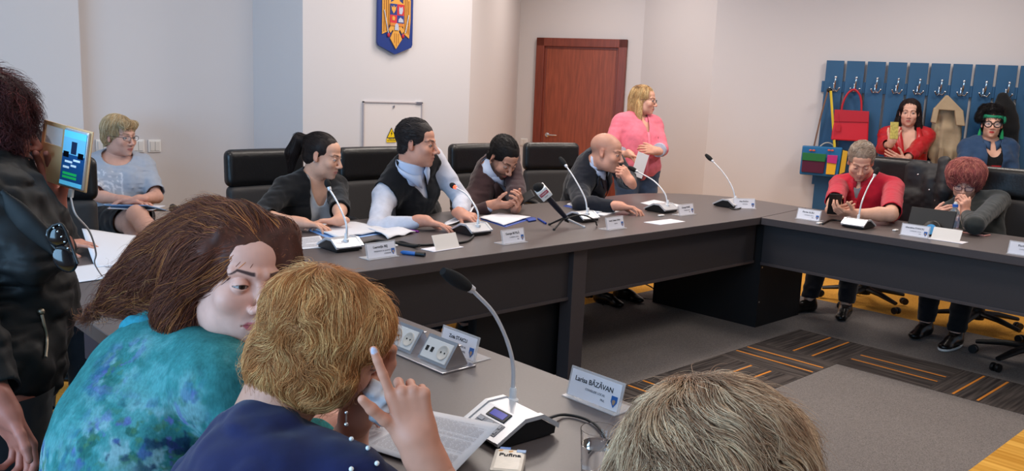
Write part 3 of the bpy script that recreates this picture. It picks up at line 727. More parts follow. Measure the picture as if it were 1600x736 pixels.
# ------------------------------------------------------------------ hair
def hair_mesh(vol, V, Q, hf, base, tip=None, n=1500, length=.06, width=.0012, lift=.004, curl=(0, 0), flow=None, mask=None, var=.3, segs=7, droop=.5, jitter=.25, seed=1, clump=.4, hl=None, hlp=.12, sides=3, taper=.35, noise_sc=.03):
    """strands that start on the hair volume and follow it; returns (V, Q, col) parts"""
    r = np.random.RandomState(seed); N = vnormals(V, Q)
    a = V[Q]; ar = np.linalg.norm(np.cross(a[:, 2]-a[:, 0], a[:, 3]-a[:, 1]), axis=1); cen = a.mean(1)
    if mask is not None: ar = ar*mask(((cen-hf['c'])@hf['R'])/hf['s'])
    ar = np.maximum(ar, 0); idx = r.choice(len(Q), n, p=ar/ar.sum())
    wgt = r.dirichlet((1, 1, 1, 1), n); P = (a[idx]*wgt[:, :, None]).sum(1)
    root = P.copy(); lr = (root-hf['c'])@hf['R']/hf['s']
    cn = np.stack([vnoise(lr, noise_sc, 11+i) for i in range(3)], 1); rn = r.normal(size=(n, 3))
    h = r.uniform(.2, 1.0, n)*lift; ph = vnoise(lr, .05, 21)*6+r.uniform(0, .35, n)
    Lh = length*hf['s']*r.uniform(.6, 1.15, n); st = Lh/segs
    pts = [P]; side0 = None
    for j in range(segs):
        f0, g = vol.grad(P); l = (P-hf['c'])@hf['R']/hf['s']
        d = flow(l, lr) @ hf['R'].T
        d = d/np.maximum(np.linalg.norm(d, axis=1), 1e-9)[:, None]
        if clump: d = d+clump*(.35*cn+1.0*np.stack([vnoise(l, noise_sc, 51+i) for i in range(3)], 1))
        d = d+jitter*rn
        if curl[0]:
            t = ph+j*curl[1]; b = np.cross(g, d); d = d+curl[0]*(np.cos(t)[:, None]*b/np.maximum(np.linalg.norm(b, axis=1), 1e-9)[:, None]+.6*np.sin(t)[:, None]*g)
        d = d-g*(d*g).sum(1)[:, None]*.8
        d = d/np.maximum(np.linalg.norm(d, axis=1), 1e-9)[:, None]
        P = P+d*st[:, None]; f0 = vol.ev(P)
        tgt = h*min(1, (j+1)/segs*1.6); P = P-g*np.clip(f0-tgt, -.02, .012)[:, None]*droop
        pts.append(P)
    pts = np.stack(pts, 1)     # n, segs+1, 3
    T = np.gradient(pts, axis=1); T /= np.maximum(np.linalg.norm(T, axis=2), 1e-9)[:, :, None]
    _, g0 = vol.grad(root); A = np.cross(T, g0[:, None, :]); A /= np.maximum(np.linalg.norm(A, axis=2), 1e-9)[:, :, None]; B = np.cross(A, T)
    w = width*hf['s']*r.uniform(.6, 1.4, n)[:, None]*(1-(1-taper)*np.linspace(0, 1, segs+1)**2)[None]
    ring = [pts+(A*math.cos(t)+B*math.sin(t)*.6)*w[:, :, None] for t in np.arange(sides)*2*math.pi/sides+math.pi/2]
    Vs = np.stack(ring, 2).reshape(-1, 3); ns = segs+1
    i = np.arange(n)[:, None, None]*ns*sides; j = np.arange(segs)[None, :, None]*sides; k = np.arange(sides)[None, None, :]; k2 = (k+1) % sides
    q = np.stack([i+j+k, i+j+k2, i+j+sides+k2, i+j+sides+k], -1).reshape(-1, 4)
    bc = np.array(base); tc = np.array(tip if tip is not None else base)
    v = np.exp(r.normal(size=n)*var*.6+vnoise(lr, .010, 31)*var*1.6)
    cc = (bc[None, None]*(1-np.linspace(0, 1, ns)[None, :, None])+tc[None, None]*np.linspace(0, 1, ns)[None, :, None])*v[:, None, None]
    if hl is not None:
        m = (r.uniform(size=n)*.55+.225+vnoise(lr, .014, 41)*.55 < hlp)[:, None, None]; cc = np.where(m, np.array(hl)[None, None]*np.exp(r.normal(size=n)*.2)[:, None, None], cc)
    col = np.repeat(np.clip(cc, 0, 1), sides, 1).reshape(-1, 3)
    return Vs, q, col
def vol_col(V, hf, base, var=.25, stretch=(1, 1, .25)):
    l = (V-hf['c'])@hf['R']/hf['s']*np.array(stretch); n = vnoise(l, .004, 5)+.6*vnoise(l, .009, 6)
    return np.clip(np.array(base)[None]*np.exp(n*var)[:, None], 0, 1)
# ------------------------------------------------------------------ people
m_skin = mat('skin', (205, 158, 134), 0.48, attr=True, spec=0.35, bump=(420, 0.12, 0.0008))
m_hair = mat('hair', (60, 40, 30), 0.55, attr=True, spec=0.28)
m_cloth = mat('cloth', (100, 100, 100), 0.85, attr=True, spec=0.2, sheen=0.15)
m_tweed = mat('woven_print', (100, 100, 100), 0.9, attr=True, spec=0.1, noise=(260, .16, (1, 1, .35)), bump=(500, .25, .0012))
m_leather_r = mat('red_leather', (176, 34, 40), 0.33, noise=(40, 0.10), bump=(90, 0.25, 0.003))
m_leather_k = mat('black_jacket_leather', (22, 22, 23), 0.6, noise=(40, 0.10), bump=(160, 0.15, 0.0015), spec=.25)
m_shoe = mat('black_shoe', (14, 13, 14), 0.28)
m_specs = mat('dark_spectacle_frame', (34, 26, 28), 0.3)
m_lens = mat('spectacle_lens', (240, 244, 250), 0.05, alpha=0.13)
def ik(a, b, l1, l2, pole):
    a = np.asarray(a, float); b = np.asarray(b, float); d = np.linalg.norm(b-a); u = (b-a)/d; dd = min(d, (l1+l2)*.998)
    x = (l1*l1-l2*l2+dd*dd)/(2*dd); h = math.sqrt(max(l1*l1-x*x, 0)); p = np.asarray(pole, float); p = nrm(p-u*(p@u))
    return a+u*x+p*h, a+u*dd
class Pz:
    """a posed person: joints in metres"""
    def __init__(s, head, face, pelvis, chest, neck=None, s_=1.0, shw=.175, tilt=None, female=False, fat=0.0, headscale=1.0, neckdrop=.150, shdrop=.055, up=None):
        s.s = s_; s.female = female; s.fat = fat
        hc = np.asarray(head, float); face = nrm(face)
        upv = ZZ if tilt is None else nrm(ZZ+np.asarray(tilt))
        s.hf = dict(c=hc, R=frame(face, upv), s=headscale)
        s.P = np.asarray(pelvis, float)
        if neck is None:
            back = nrm(np.array([chest[0], chest[1], 0]))
            neck = hc-s.hf['R'][:, 2]*.10*headscale-ZZ*(neckdrop-.10)-s.hf['R'][:, 1]*.025-back*.02
        s.N = np.asarray(neck, float); s.hf['neck'] = s.N+ZZ*.0
        s.up = nrm(s.N-s.P); s.Y = np.asarray(chest, float); s.Y = nrm(s.Y-s.up*(s.Y@s.up)); s.X = np.cross(s.Y, s.up)
        s.T = np.linalg.norm(s.N-s.P)
        s.B = np.array([s.X, s.Y, s.up]).T
        s.sh = {q: s.N-s.up*shdrop+s.X*q*shw for q in (1, -1)}
        s.el = {}; s.wr = {}; s.hand = {}; s.hip = {}; s.kn = {}; s.an = {}
        s.ua, s.fa = .285*s_, .245*s_
    def arm(s, q, wrist, pole, hand=None, elbow=None, shoulder=None):
        if shoulder is not None: s.sh[q] = np.asarray(shoulder, float)
        e, w_ = ik(s.sh[q], wrist, s.ua, s.fa, pole)
        if elbow is not None: e, w_ = np.asarray(elbow, float), np.asarray(wrist, float)
        s.el[q] = e; s.wr[q] = w_; s.hand[q] = hand; return s
    def sit(s, dirv, foot=None, gap=.11, knee_z=.50, kd=.42, tuck=0.0, feet=None):
        d = nrm(np.array([dirv[0], dirv[1], 0])); x = np.array([d[1], -d[0], 0])
        for q in (1, -1):
            s.hip[q] = s.P+x*q*.09*s.s-ZZ*.02
            s.kn[q] = s.P+x*q*(gap+.0)+d*kd*s.s; s.kn[q][2] = knee_z
            s.an[q] = s.kn[q]+d*(tuck[q] if isinstance(tuck, dict) else tuck); s.an[q][2] = .09
        s.fd = d; return s
    def stand(s, dirv, gap=.10):
        d = nrm(np.array([dirv[0], dirv[1], 0])); x = np.array([d[1], -d[0], 0])
        for q in (1, -1):
            s.hip[q] = s.P+x*q*.09; s.kn[q] = s.P+x*q*gap+d*.02; s.kn[q][2] = s.P[2]*.53; s.an[q] = s.P+x*q*gap-d*.01; s.an[q][2] = .09
        s.fd = d; return s
    def loc(s, V): return (V-s.N)@s.B      # lateral, front, up (0 at the neck base, negative below)
def torso_ops(f, p, g=0.0, k=.04, puff=1.0, bust=1.0, lower=True):
    N, P, B, T = p.N, p.P, p.B, p.T; s = p.s; ft = p.fat
    def W(x, y, z): return N+B@np.array([x, y, z])
    if lower: f.ell(P, (.165*s+ft+g, .115*s+ft*.8+g, .12+g), B, k)
    f.ell(W(0, .015+ft*.4, -T*.66), (.145*s+ft+g, .105*s+ft+g, .15+g), B, k)
    f.ell(W(0, .0, -T*.36), (.158*s+ft*.7+g, .112*s+ft*.6+g, .165+g), B, k)
    f.cap(p.sh[1]-p.up*.005-p.X*.02, p.sh[-1]-p.up*.005+p.X*.02, .056*s+g, .056*s+g, .05)
    for q in (1, -1): f.cap(W(q*.02, -.012, -.0), p.sh[q]-p.X*q*.02+p.up*.012, .050*s+g, .046*s+g, .05)
    f.ell(W(0, -.045, -.10), (.13*s+g, .06*s+g, .10+g), B, k)
    if p.female:
        for q in (1, -1): f.ell(W(q*.075, .085+ft*.3, -T*.42), ((.062+ft*.2)*bust+g, (.055+ft*.2)*bust+g, (.062+ft*.2)*bust+g), B, .045)
    else:
        for q in (1, -1): f.ell(W(q*.07, .065, -T*.30), (.075*s+g, .045*s+g, .065+g), B, .04)
def arm_ops(f, p, q, g=0.0, upto=2.0, k=.03, start=0.0, thick=1.0, g2=None):
    if q not in p.el: return
    s = p.s*thick*(.88 if p.female else .96); S_, E, Wr = p.sh[q], p.el[q], p.wr[q]; g2 = g if g2 is None else g2
    a = S_+(E-S_)*start
    if upto <= 1: b = S_+(E-S_)*upto; f.cap(a, b, .054*s+g, .047*s+g, k); return
    f.cap(a, E, .054*s+g, .041*s+g, k)
    t = min(upto-1, 1.0); b = E+(Wr-E)*t; m = E+(Wr-E)*min(.3, t)
    f.cap(E, m, .041*s+g, .041*s+g, k*.6)
    if t > .3: f.cap(m, b, .041*s+g, (.041-.016*t)*s+g2, k*.6)
def leg_ops(f, p, q, g=0.0, k=.04, upto=2.0):
    if q not in p.hip: return
    s = p.s; H, K_, A = p.hip[q], p.kn[q], p.an[q]; ft = p.fat
    if upto <= 1: f.cap(H, H+(K_-H)*upto, .088*s+ft*.5+g, (.088-.028*upto)*s+g, k); return
    f.cap(H, K_, .088*s+ft*.5+g, .060*s+g, k); m = K_+(A-K_)*.3; fd = getattr(p, 'fd', p.Y)
    f.cap(K_, m-fd*.012, .057*s+g, .056*s+g, k*.6); f.cap(m-fd*.012, A, .056*s+g, .038*s+g, k*.6)
def folds(p, amp=.006, sc=.05, seed=1, arm=True):
    def g(x):
        a = vnoise(x*np.array([1, 1, 2.2]), sc, seed); b = vnoise(x*np.array([1.6, 1.6, 1.0]), sc*.5, seed+3)
        return amp*((1-np.abs(a)*2)*.9+b*.5)
    return g
def garment(p, name, m, root, g=.012, sleeve=2.0, h=.009, amp=.005, fold=.055, mask=None, col=None, seed=1, lower=True, arms=(1, -1), bust=1.0, torso=True, thick=.004, g2=None, extra=None, armk=.03, label=None, smooth=1):
    f = F()
    if torso: torso_ops(f, p, g, bust=bust, lower=lower)
    if sleeve > 0:
        for q in arms: arm_ops(f, p, q, g, sleeve, armk, g2=g2)
    if extra: extra(f, p, g)
    if amp: f.post.append(folds(p, amp, fold, seed))
    V, Q = f.mesh(h, smooth=smooth)
    l = p.loc(V)
    keep = np.ones(len(V), bool)
    # cut the sleeve ends clean and square
    isarm = np.zeros(len(V), bool)
    for q in arms:
        if q not in p.el or sleeve <= 0: continue
        fa = F(); arm_ops(fa, p, q, g, sleeve, .01); fb = F(); torso_ops(fb, p, g, bust=bust, lower=lower)
        ia = (fa.ev(V) < fb.ev(V)+.002); isarm |= ia
        if sleeve > 1: a, b, t = p.el[q], p.wr[q], sleeve-1
        else: a, b, t = p.sh[q], p.el[q], sleeve
        d = nrm(b-a); end = a+(b-a)*t
        keep &= ~(((V-end)@d > -.004) & (np.linalg.norm(V-end, axis=1) < .12) & ia)
    if mask is not None: keep &= mask(l, V, isarm)
    cc = None
    if col is not None: cc = col(V, l, isarm) if callable(col) else np.tile(L(*col), (len(V), 1))*(1+.08*vnoise(V, .02, 9)+.06*vnoise(V, .006, 8))[:, None]
    V2, Q2, c2 = submesh(V, Q, keep, cc)
    # even out the cut edge
    o = mkmesh(name, V2, Q2, m, root, c2, label)
    if thick:
        md = o.modifiers.new('cloth_thickness', 'SOLIDIFY'); md.thickness = thick; md.offset = -1
    return o
def trousers(p, root, col=(24, 24, 28), name='trousers', g=.012, h=.010, skirt=None, m=None):
    f = F(); f.ell(p.P, (.165*p.s+p.fat+g, .115*p.s+p.fat*.8+g, .10+g), p.B, .04)
    for q in (1, -1): leg_ops(f, p, q, g+.004, upto=skirt or 2.0)
    f.post.append(folds(p, .005, .06, 5))
    V, Q = f.mesh(h)
    keep = V[:, 2] > .10
    if p.kn[1][2] < p.P[2]-.2: keep &= V[:, 2] < p.P[2]-.03
    if skirt:
        for q in (1, -1):
            d = nrm(p.kn[q]-p.hip[q]); e = p.hip[q]+(p.kn[q]-p.hip[q])*skirt
            keep &= ~((V-e)@d > .0)
    c = np.tile(L(*col), (len(V), 1))*(1+.1*vnoise(V, .02, 9))[:, None]
    V, Q, c = submesh(V, Q, keep, c)
    return mkmesh(name, V, Q, m or m_cloth, root, c)
def shoe(p, q, root, m=None, name='shoe', h=.007, sole=None, toe=None):
    d = p.fd if toe is None else nrm(toe); A = p.an[q]; x = np.array([d[1], -d[0], 0])
    f = F(); B = frame(d)
    f.ell(A-d*.02-ZZ*.045, (.037, .045, .042), B, .02); f.cap(A-ZZ*.01-d*.01, A-ZZ*.04, .042, .044, .02)
    f.cap(A-ZZ*.055-d*.02, A+d*.13-ZZ*.062, .034, .031, .03); f.ell(A+d*.15-ZZ*.064, (.040, .05, .024), B, .02); f.ell(A+d*.06-ZZ*.04, (.036, .07, .036), B, .02)
    f.fn(lambda v: (.092-.088*0-(v[:, 2]-A[2]+.09)) if False else (A[2]-.088)-v[:, 2], A-.3, A+.3, .004, 'i')
    V, Q = f.mesh(h); o = mkmesh(name, V, Q, m or m_shoe, root)
    return o
def body(p, root, ho, hh=.004, bh=.009, handh=.0032, gaze=(0, 0), legs=True, skin=None, hs=.95, bare=(), grow=-.002, scol=None, no_hands=False):
    ho = dict(ho);
    if skin: ho['skin'] = skin
    sk = L(*ho.get('skin', (205, 158, 134))); parts = []
    f = head_field(p.hf, ho); V, Q = f.mesh(hh, smooth=1); c = head_color(V, p.hf, ho); parts.append((V, Q, c))
    for q in (1, -1): parts.append(eyeball(p.hf, ho, q, gaze))
    f = F(); torso_ops(f, p, grow, bust=1.0)
    f.cap(p.N+p.up*.0, p.hf['c']-p.hf['R'][:, 2]*.07-p.hf['R'][:, 1]*.03, .052*p.s*ho.get('neckr', 1), .048*p.s*ho.get('neckr', 1), .03)
    for q in (1, -1): arm_ops(f, p, q, 0.0 if q in bare or True else grow, k=.03)
    if legs:
        for q in (1, -1): leg_ops(f, p, q, -.003)
        for q in (1, -1):
            pass
    V, Q = f.mesh(bh, smooth=1)
    c = np.tile(sk, (len(V), 1))*(1+.05*vnoise(V, .03, 3)+.04*vnoise(V, .008, 4))[:, None]
    l = p.loc(V)
    if scol: c = scol(V, l, c)
    parts.append((V, Q, c))
    for q in (1, -1):
        hd = p.hand.get(q)
        if hd is None or no_hands: continue
        f, info = hand_field(p.wr[q], hd['f'], hd['p'], q, hd.get('curl', (.3, .3, .35, .4)), hd.get('thumb', (.5, .3)), hd.get('spread', .06), hs*hd.get('s', 1.0), tz=hd.get('tz', .35))
        fd_ = nrm(p.el[q]-p.wr[q]); ss = p.s*(.88 if p.female else .96); f.cap(p.wr[q]-fd_*.004, p.wr[q]+fd_*.055, .0255*ss, .0300*ss, .028)
        V, Q = f.mesh(hd.get('h', handh), smooth=1)
        c = np.tile(sk*np.array([1.0, .94, .92]), (len(V), 1))*(1+.06*vnoise(V, .012, 3))[:, None]
        nm = nail_mask(V, info, hs)[:, None]; nc = hd.get('nail'); 
        if nc: c = c*(1-nm)+L(*nc)*nm
        else: c = c*(1-nm*.6)+sk*np.array([1.1, 1.0, 1.0])*nm*.6
        parts.append((V, Q, c)); hd['info'] = info
    V, Qs, c = joinparts(parts)
    return mkmesh('body', V, Qs, m_skin, root, c)
def hair(p, root, ops, base, n=1200, h=.006, amp=.003, vcol=.25, st=None, name='hair', cut=None, layers=None, mask=None, vsc=.008, m=None, vdark=.75):
    """ops: list of local ellipsoids / capsules / cuts that make the volume"""
    f = F(); hf = p.hf; c, R, s = hf['c'], hf['R'], hf['s']
    def W(q): return c+s*(R@np.asarray(q, float))
    for o in ops:
        if o[0] == 'e': f.ell(W(o[1]), np.array(o[2])*s, R if len(o) < 6 else R@o[5], (o[3] if len(o) > 3 and o[3] else .015)*s, o[4] if len(o) > 4 and o[4] else 'u')
        elif o[0] == 'c': f.cap(W(o[1]), W(o[2]), o[3]*s, o[4]*s, (o[5] if len(o) > 5 else .015)*s, mode=o[6] if len(o) > 6 else 'u')
        elif o[0] == 'w': f.chain(o[1], o[2], .02)                       # world-space lock
    base = L(*base)
    if amp: f.post.append(lambda x: amp*(vnoise((x-c)@R*np.array([1, 1, .45]), vsc, 2)+.7*vnoise((x-c)@R*np.array([1, 1, .5]), vsc*2.5, 7)))
    V, Q = f.mesh(h*s, smooth=1)
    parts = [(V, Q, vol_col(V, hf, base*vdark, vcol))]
    fs = F(); fs.ops = f.ops
    for i, a in enumerate(layers or []):
        a = dict(a); a.setdefault('flow', flow_down()); a.setdefault('seed', i+3); b = a.pop('base', None); hlc = a.pop('hl', None); tp = a.pop('tip', None)
        parts.append(hair_mesh(fs, V, Q, hf, L(*b) if b else base, tip=L(*tp) if tp else None, hl=L(*hlc) if hlc else None, **a))
    V, Qs, cc = joinparts(parts)
    return mkmesh(name, V, Qs, m or m_hair, root, cc)
def neckband(p, t, m, h=.045, r=.066, name='collar_band'):
    tgt = p.hf['c']-p.hf['R'][:, 2]*.07-p.hf['R'][:, 1]*.03; nd = nrm(tgt-p.N); f = F(); e = p.N+nd*h
    f.cap(p.N-nd*.03, e, r+.006, r-.002, .02); f.fn(lambda v: (v-e)@nd+.008, e-.2, e+.2, .004, 'i')
    V, Q = f.mesh(.0055); return mkmesh(name, V, Q, m, t)
def flow_down(part=(0, -.02, .11), out=.6, down=1.0, fwd=0.0):
    part = np.asarray(part, float)
    def fl(l, lr):
        d = l-part; d = d/np.maximum(np.linalg.norm(d, axis=1), 1e-6)[:, None]*out
        d = d+np.array([0, fwd, -down]); return d
    return fl
def flow_dir(v):
    return lambda l, lr: np.tile(np.asarray(v, float), (len(l), 1))
def glasses(p, root, m=None, w=.052, hgt=.036, t=.0016, y=.104, z=-.002, lens=True, name='spectacles', roundness=2.6, tint=None, gap=.018):
    hf = p.hf; c, R, s = hf['c'], hf['R'], hf['s']
    def W(a, b, d): return c+s*(R@np.array([a, b, d]))
    b = MB(); lm = MB()
    for q in (1, -1):
        cx = q*(gap/2+w/2); ring = []
        for k in range(25):
            a = 2*math.pi*k/24; ca, sa = math.cos(a), math.sin(a); e = 2/roundness
            x = cx+w/2*abs(ca)**e*math.copysign(1, ca); zz = z+hgt/2*abs(sa)**e*math.copysign(1, sa); yy = y-.25*max(abs(x)-.02, 0)
            ring.append(W(x, yy, zz))
        b.tube(ring, t*s, 6, cap=False)
        lm.add([W(cx, y-.25*max(abs(cx)-.02, 0), z)]+ring[:-1], [(0, k+1, (k+1) % 24+1) for k in range(24)])
        b.tube([W(q*(gap/2+w), y-.25*(gap/2+w-.02), z+hgt*.25), W(q*.078, .06, z+.008), W(q*.083, -.002, z+.006), W(q*.080, -.018, z-.012)], t*s, 6)
    b.tube([W(-gap/2-.002, y, z+.004), W(0, y+.003, z+.008), W(gap/2+.002, y, z+.004)], t*s, 6)
    o = b.build(name, m or m_specs, root, 60)
    if lens: lm.build('lens', tint or m_lens, o)
    return o
def person(label, loc=(0, 0, 0)):
    t = empty('person'); tag(t, label, 'person'); return t
def settle(t, loc):
    """put the Empty on the ground under the person while the meshes stay in place"""
    loc = Vector(loc); t.location = loc
    for ch in t.children:
        ch.matrix_parent_inverse = Matrix.Translation(-loc)
def drape_strip(f, pts, w, off, m, name, root, thick=.002, normal=None, widths=None, push=None):
    """a band laid over the surface of field f along pts"""
    V = []; n = len(pts)
    pts = np.array(pts, float)
    for i in range(n):
        t = nrm(pts[min(i+1, n-1)]-pts[max(i-1, 0)]); nn = np.asarray(normal, float)
        sd = nrm(np.cross(t, nn)); ww = (widths[i] if widths is not None else w)/2
        for a in (-1, 0, 1): V.append(pts[i]+sd*ww*a)
    V = np.array(V)
    for _ in range(14):
        d = f.ev(V)-off; V = V-np.asarray(normal)[None]*np.clip(d, -.03, .03)[:, None]*.9
    Q = np.array([(i*3+a, i*3+a+1, (i+1)*3+a+1, (i+1)*3+a) for i in range(n-1) for a in (0, 1)])
    o = mkmesh(name, V, Q, m, root)
    md = o.modifiers.new('thickness', 'SOLIDIFY'); md.thickness = thick; md.offset = 0
    return o
# ------------------------------------------------------------------ executive chairs
m_chl = mat('chair_leather', (20, 20, 22), 0.34, noise=(30, 0.12), bump=(70, 0.25, 0.003))
m_chf = mat('chair_fabric', (44, 42, 43), 0.6, bump=(140, 0.2, 0.002))
m_chp = mat('chair_plastic', (15, 15, 17), 0.45)
def make_chair():
    t = empty('office_chair')
    f = F(); f.box((0, -.03, .49), (.25, .25, .055), r=.05); f.ell((0, .19, .49), (.24, .07, .05), k=.03); V, Q = f.mesh(.012); mkmesh('seat', V, Q, m_chf, t)
    f = F()
    def bend(p): q = p.copy(); q[:, 1] += .10*(p[:, 2]-.5)-.35*p[:, 0]**2+.06*np.sin((p[:, 2]-.5)*5)*.3; return q
    def bx(c, h, r):
        c = np.array(c); h = np.array(h)-r
        return lambda p: (lambda q: np.sqrt((np.maximum(q, 0)**2).sum(1))+np.minimum(q.max(1), 0)-r)(np.abs(bend(p)-c)-h)
    lo, hi = (-.29, -.45, .48), (.29, -.12, 1.12)
    f = F(); f.fn(bx((0, -.27, .97), (.245, .042, .105), .038), lo, hi); V, Q = f.mesh(.011); mkmesh('headrest', V, Q, m_chl, t)
    f = F(); f.fn(bx((0, -.27, .69), (.240, .038, .185), .035), lo, hi); V, Q = f.mesh(.011); mkmesh('backrest', V, Q, m_chf, t)
    b = MB(); b.tube([(0, -.2, .42), (0, -.36, .45), (0, -.385, .6), (0, -.40, .75)], [.03, .032, .03, .025], 8, flat=.6); b.build('back_bar', m_chp, t, 50)
    for q in (-1, 1):
        b = MB(); b.tube(catmull([(q*.25, .02, .44), (q*.32, .04, .46), (q*.325, .08, .60), (q*.31, .02, .665), (q*.30, -.12, .67), (q*.30, -.2, .64)], 5), .017, 8); b.build('armrest', m_chp, t, 60)
    b = MB(); b.lathe([(.026, .12), (.026, .3), (.018, .3), (.018, .43), (.1, .43), (.1, .45)]); b.build('gas_lift', m_chp, t, 40)
    b = MB(); b.lathe([(.04, .075), (.045, .1), (.04, .15), (.028, .16)])
    b.build('hub', m_chp, t, 40)
    for k in range(5):
        a = 2*math.pi*k/5+.3; d = np.array([math.cos(a), math.sin(a), 0])
        b = MB(); b.tube([d*.02+ZZ*.115, d*.15+ZZ*.105, d*.30+ZZ*.075], [.03, .026, .018], 8, flat=.7); o = b.build('star_leg', m_chp, t, 50)
        b = MB(); x = np.array([-d[1], d[0], 0])
        for s_ in (-1, 1): b.lathe([(.0, -.009), (.024, -.009), (.026, 0), (.024, .009), (0, .009)], d*.31+ZZ*.0265+x*s_*.015, frame(ZZ, x), 14)
        b.tube([d*.31+ZZ*.03-x*.02, d*.31+ZZ*.03+x*.02], .006, 6); b.build('caster', m_black, t, 50)
    return t
chair0 = make_chair(); chair_used = [0]
def chair(x, y, face, label, z=0, group=None):
    t = chair0 if not chair_used[0] else copy_tree(chair0); chair_used[0] = 1
    t.location = (x, y, z); t.rotation_euler = (0, 0, math.atan2(face[1], face[0])-math.pi/2)
    tag(t, label, 'office chair', group); return t
TB = TZ+.004
def hd(f, p, **k): return dict(f=np.asarray(f, float), p=np.asarray(p, float), **k)
VN = lambda rx, rz, zc=0.0: (lambda l, V, ia: ~((np.sqrt((l[:, 0]/rx)**2+((l[:, 2]-zc)/rz)**2) < 1) & (l[:, 1] > -.03)) & ~((np.hypot(l[:, 0], l[:, 1]) < .060) & (l[:, 2] > -.012)))
def vneck(w, dep, ztop=.03, back=.05): # open V: half width w at the top, dep downwards
    def m(l, V, ia):
        z = -l[:, 2]; half = w*np.clip(1-(z+ztop)/(dep+ztop), 0, 1)
        return ~((np.abs(l[:, 0]) < half) & (l[:, 1] > -.02) & ~ia) & ~((np.hypot(l[:, 0], l[:, 1]) < .060) & (l[:, 2] > -.01) & ~ia)
    return m
def inv(mk, mn=None):
    return lambda l, V, ia: (~mk(l, V, ia)) & (l[:, 1] > -.04) & ~ia & (True if mn is None else mn(l, V, ia))
CUTF = ('e', (0, .105, -.035), (.080, .062, .095), .01, 's')
def male(top=1.0, back=-.06):
    return [('e', (0, -.020, .043), (.0815, .100, .083*top)), ('e', (0, -.048, back+.03), (.068, .050, .045)), ('e', (0, .11, -.02), (.085, .062, .085), .008, 's'),
            ('e', (.085, .035, -.050), (.04, .05, .06), .006, 's'), ('e', (-.085, .035, -.050), (.04, .05, .06), .006, 's'), ('e', (0, -.0, -.13), (.13, .14, .065), .008, 's')]
NOF = lambda l: ~((l[:, 1] > .055) & (l[:, 2] < .055))

# --- woman in a black cardigan ------------------------------------------------------
t = person('woman with dark ponytail in a black cardigan and grey top at the head table')
p = Pz(at(505, 243, 4.52), dirc(.99, -.22, -.22), (2.32, 4.18, .52), (.12, -1, 0), female=True, shw=.168, neckdrop=.142)
p.arm(1, onz(472, 348, .785), (-1, .5, -.2), hd(dirc(1, -.1, -.1), (0, -.2, -1), curl=(.35, .4, .45, .5), thumb=(.3, .2)))
p.arm(-1, onz(530, 350, .78), (1, .4, -.3), hd(dirc(-1, -.15, -.05), (0, -.2, -1), curl=(.3, .35, .4, .45), thumb=(.3, .2)))
p.sit((0, -1, 0)); body(p, t, dict(skin=(206, 158, 134), jaw=.9, lips=(176, 92, 90), lipm=.7, brow=(50, 34, 30)), gaze=(0, -.2))
garment(p, 'lace_top', m_cloth, t, g=.008, sleeve=0, col=(168, 170, 176), mask=VN(.050, .105), amp=.003, seed=2)
garment(p, 'cardigan', m_cloth, t, g=.016, sleeve=1.35, col=(14, 14, 17), mask=lambda l, V, ia: ia | ((np.abs(l[:, 0]) > .062+.03*np.clip(-l[:, 2]/.4, 0, 1)) | (l[:, 1] < -.01)) & ~((np.hypot(l[:, 0], l[:, 1]) < .064) & (l[:, 2] > -.01)), amp=.005, seed=3)
trousers(p, t); [shoe(p, q, t) for q in (1, -1)]
hair(p, t, [('e', (0, -.022, .040), (.078, .098, .080)), ('e', (0, -.05, -.02), (.068, .055, .05)), ('e', (0, .105, -.025), (.085, .062, .088), .008, 's'), ('e', (.085, .03, -.05), (.04, .05, .055), .006, 's'), ('e', (-.085, .03, -.05), (.04, .05, .055), .006, 's'), ('e', (0, -.0, -.14), (.13, .14, .075), .01, 's'),
            ('c', (0, -.105, .055), (0, -.150, .045), .026, .036, .01), ('c', (0, -.150, .045), (0, -.175, -.03), .036, .038, .01), ('c', (0, -.175, -.03), (0, -.165, -.13), .036, .014, .01)],
     (34, 24, 22), h=.005, amp=.0015, layers=[dict(n=1500, length=.09, flow=lambda l, lr: np.where((lr[:, 1] < -.11)[:, None], np.array([[0, -.1, -1.]]), np.stack([-l[:, 0]*4, -1+0*l[:, 0], .05+0*l[:, 0]], 1)), clump=.1, jitter=.08, lift=.002, mask=NOF)])
for q in (1,):
    b = MB(); b.ball(p.hf['c']+p.hf['R']@np.array([q*.083, -.006, -.03]), .004); b.build('earring', m_steel, t, 60)
settle(t, (2.32, 4.18, 0))

# --- man in a black knitted vest ------------------------------------------------------
t = person('dark-haired man in a black knitted vest and pale shirt at the head table')
p = Pz(at(652, 224, 4.62), dirc(.99, -.24, -.06), (3.05, 4.16, .53), (.08, -1, 0), shw=.20, s_=1.06, fat=.035, headscale=1.06, neckdrop=.128, shdrop=.085)
p.arm(1, onz(664, 345, .79), (-1, .3, -.5), hd(dirc(1, -.12, -.22), (0, -.15, -1), curl=(.12, .15, .18, .2), thumb=(.3, .2), spread=.1))
p.arm(-1, onz(719, 334, .79), (1, .5, -.4), hd(dirc(.75, -.5, -.1), (.4, -.3, -1), curl=(.5, .6, .7, .75), thumb=(.4, .3)))
p.sit((0, -1, 0)); body(p, t, dict(skin=(196, 142, 120), jaw=1.08, fat=.006, nose=1.25, brow=(40, 34, 32), browt=.0046, lips=(158, 92, 84), lipm=.5, neckr=1.08), gaze=(.1, -.1))
garment(p, 'shirt', m_cloth, t, g=.010, sleeve=1.93, col=(190, 192, 204), mask=VN(.05, .05, .03), amp=.005, fold=.08, seed=5, g2=.006, thick=.003)
garment(p, 'knitted_vest', m_cloth, t, g=.020, sleeve=.12, col=(13, 13, 17), mask=lambda l, V, ia: vneck(.078, .17)(l, V, ia) & ~(np.abs(l[:, 0]) > .185), amp=.004, seed=6)
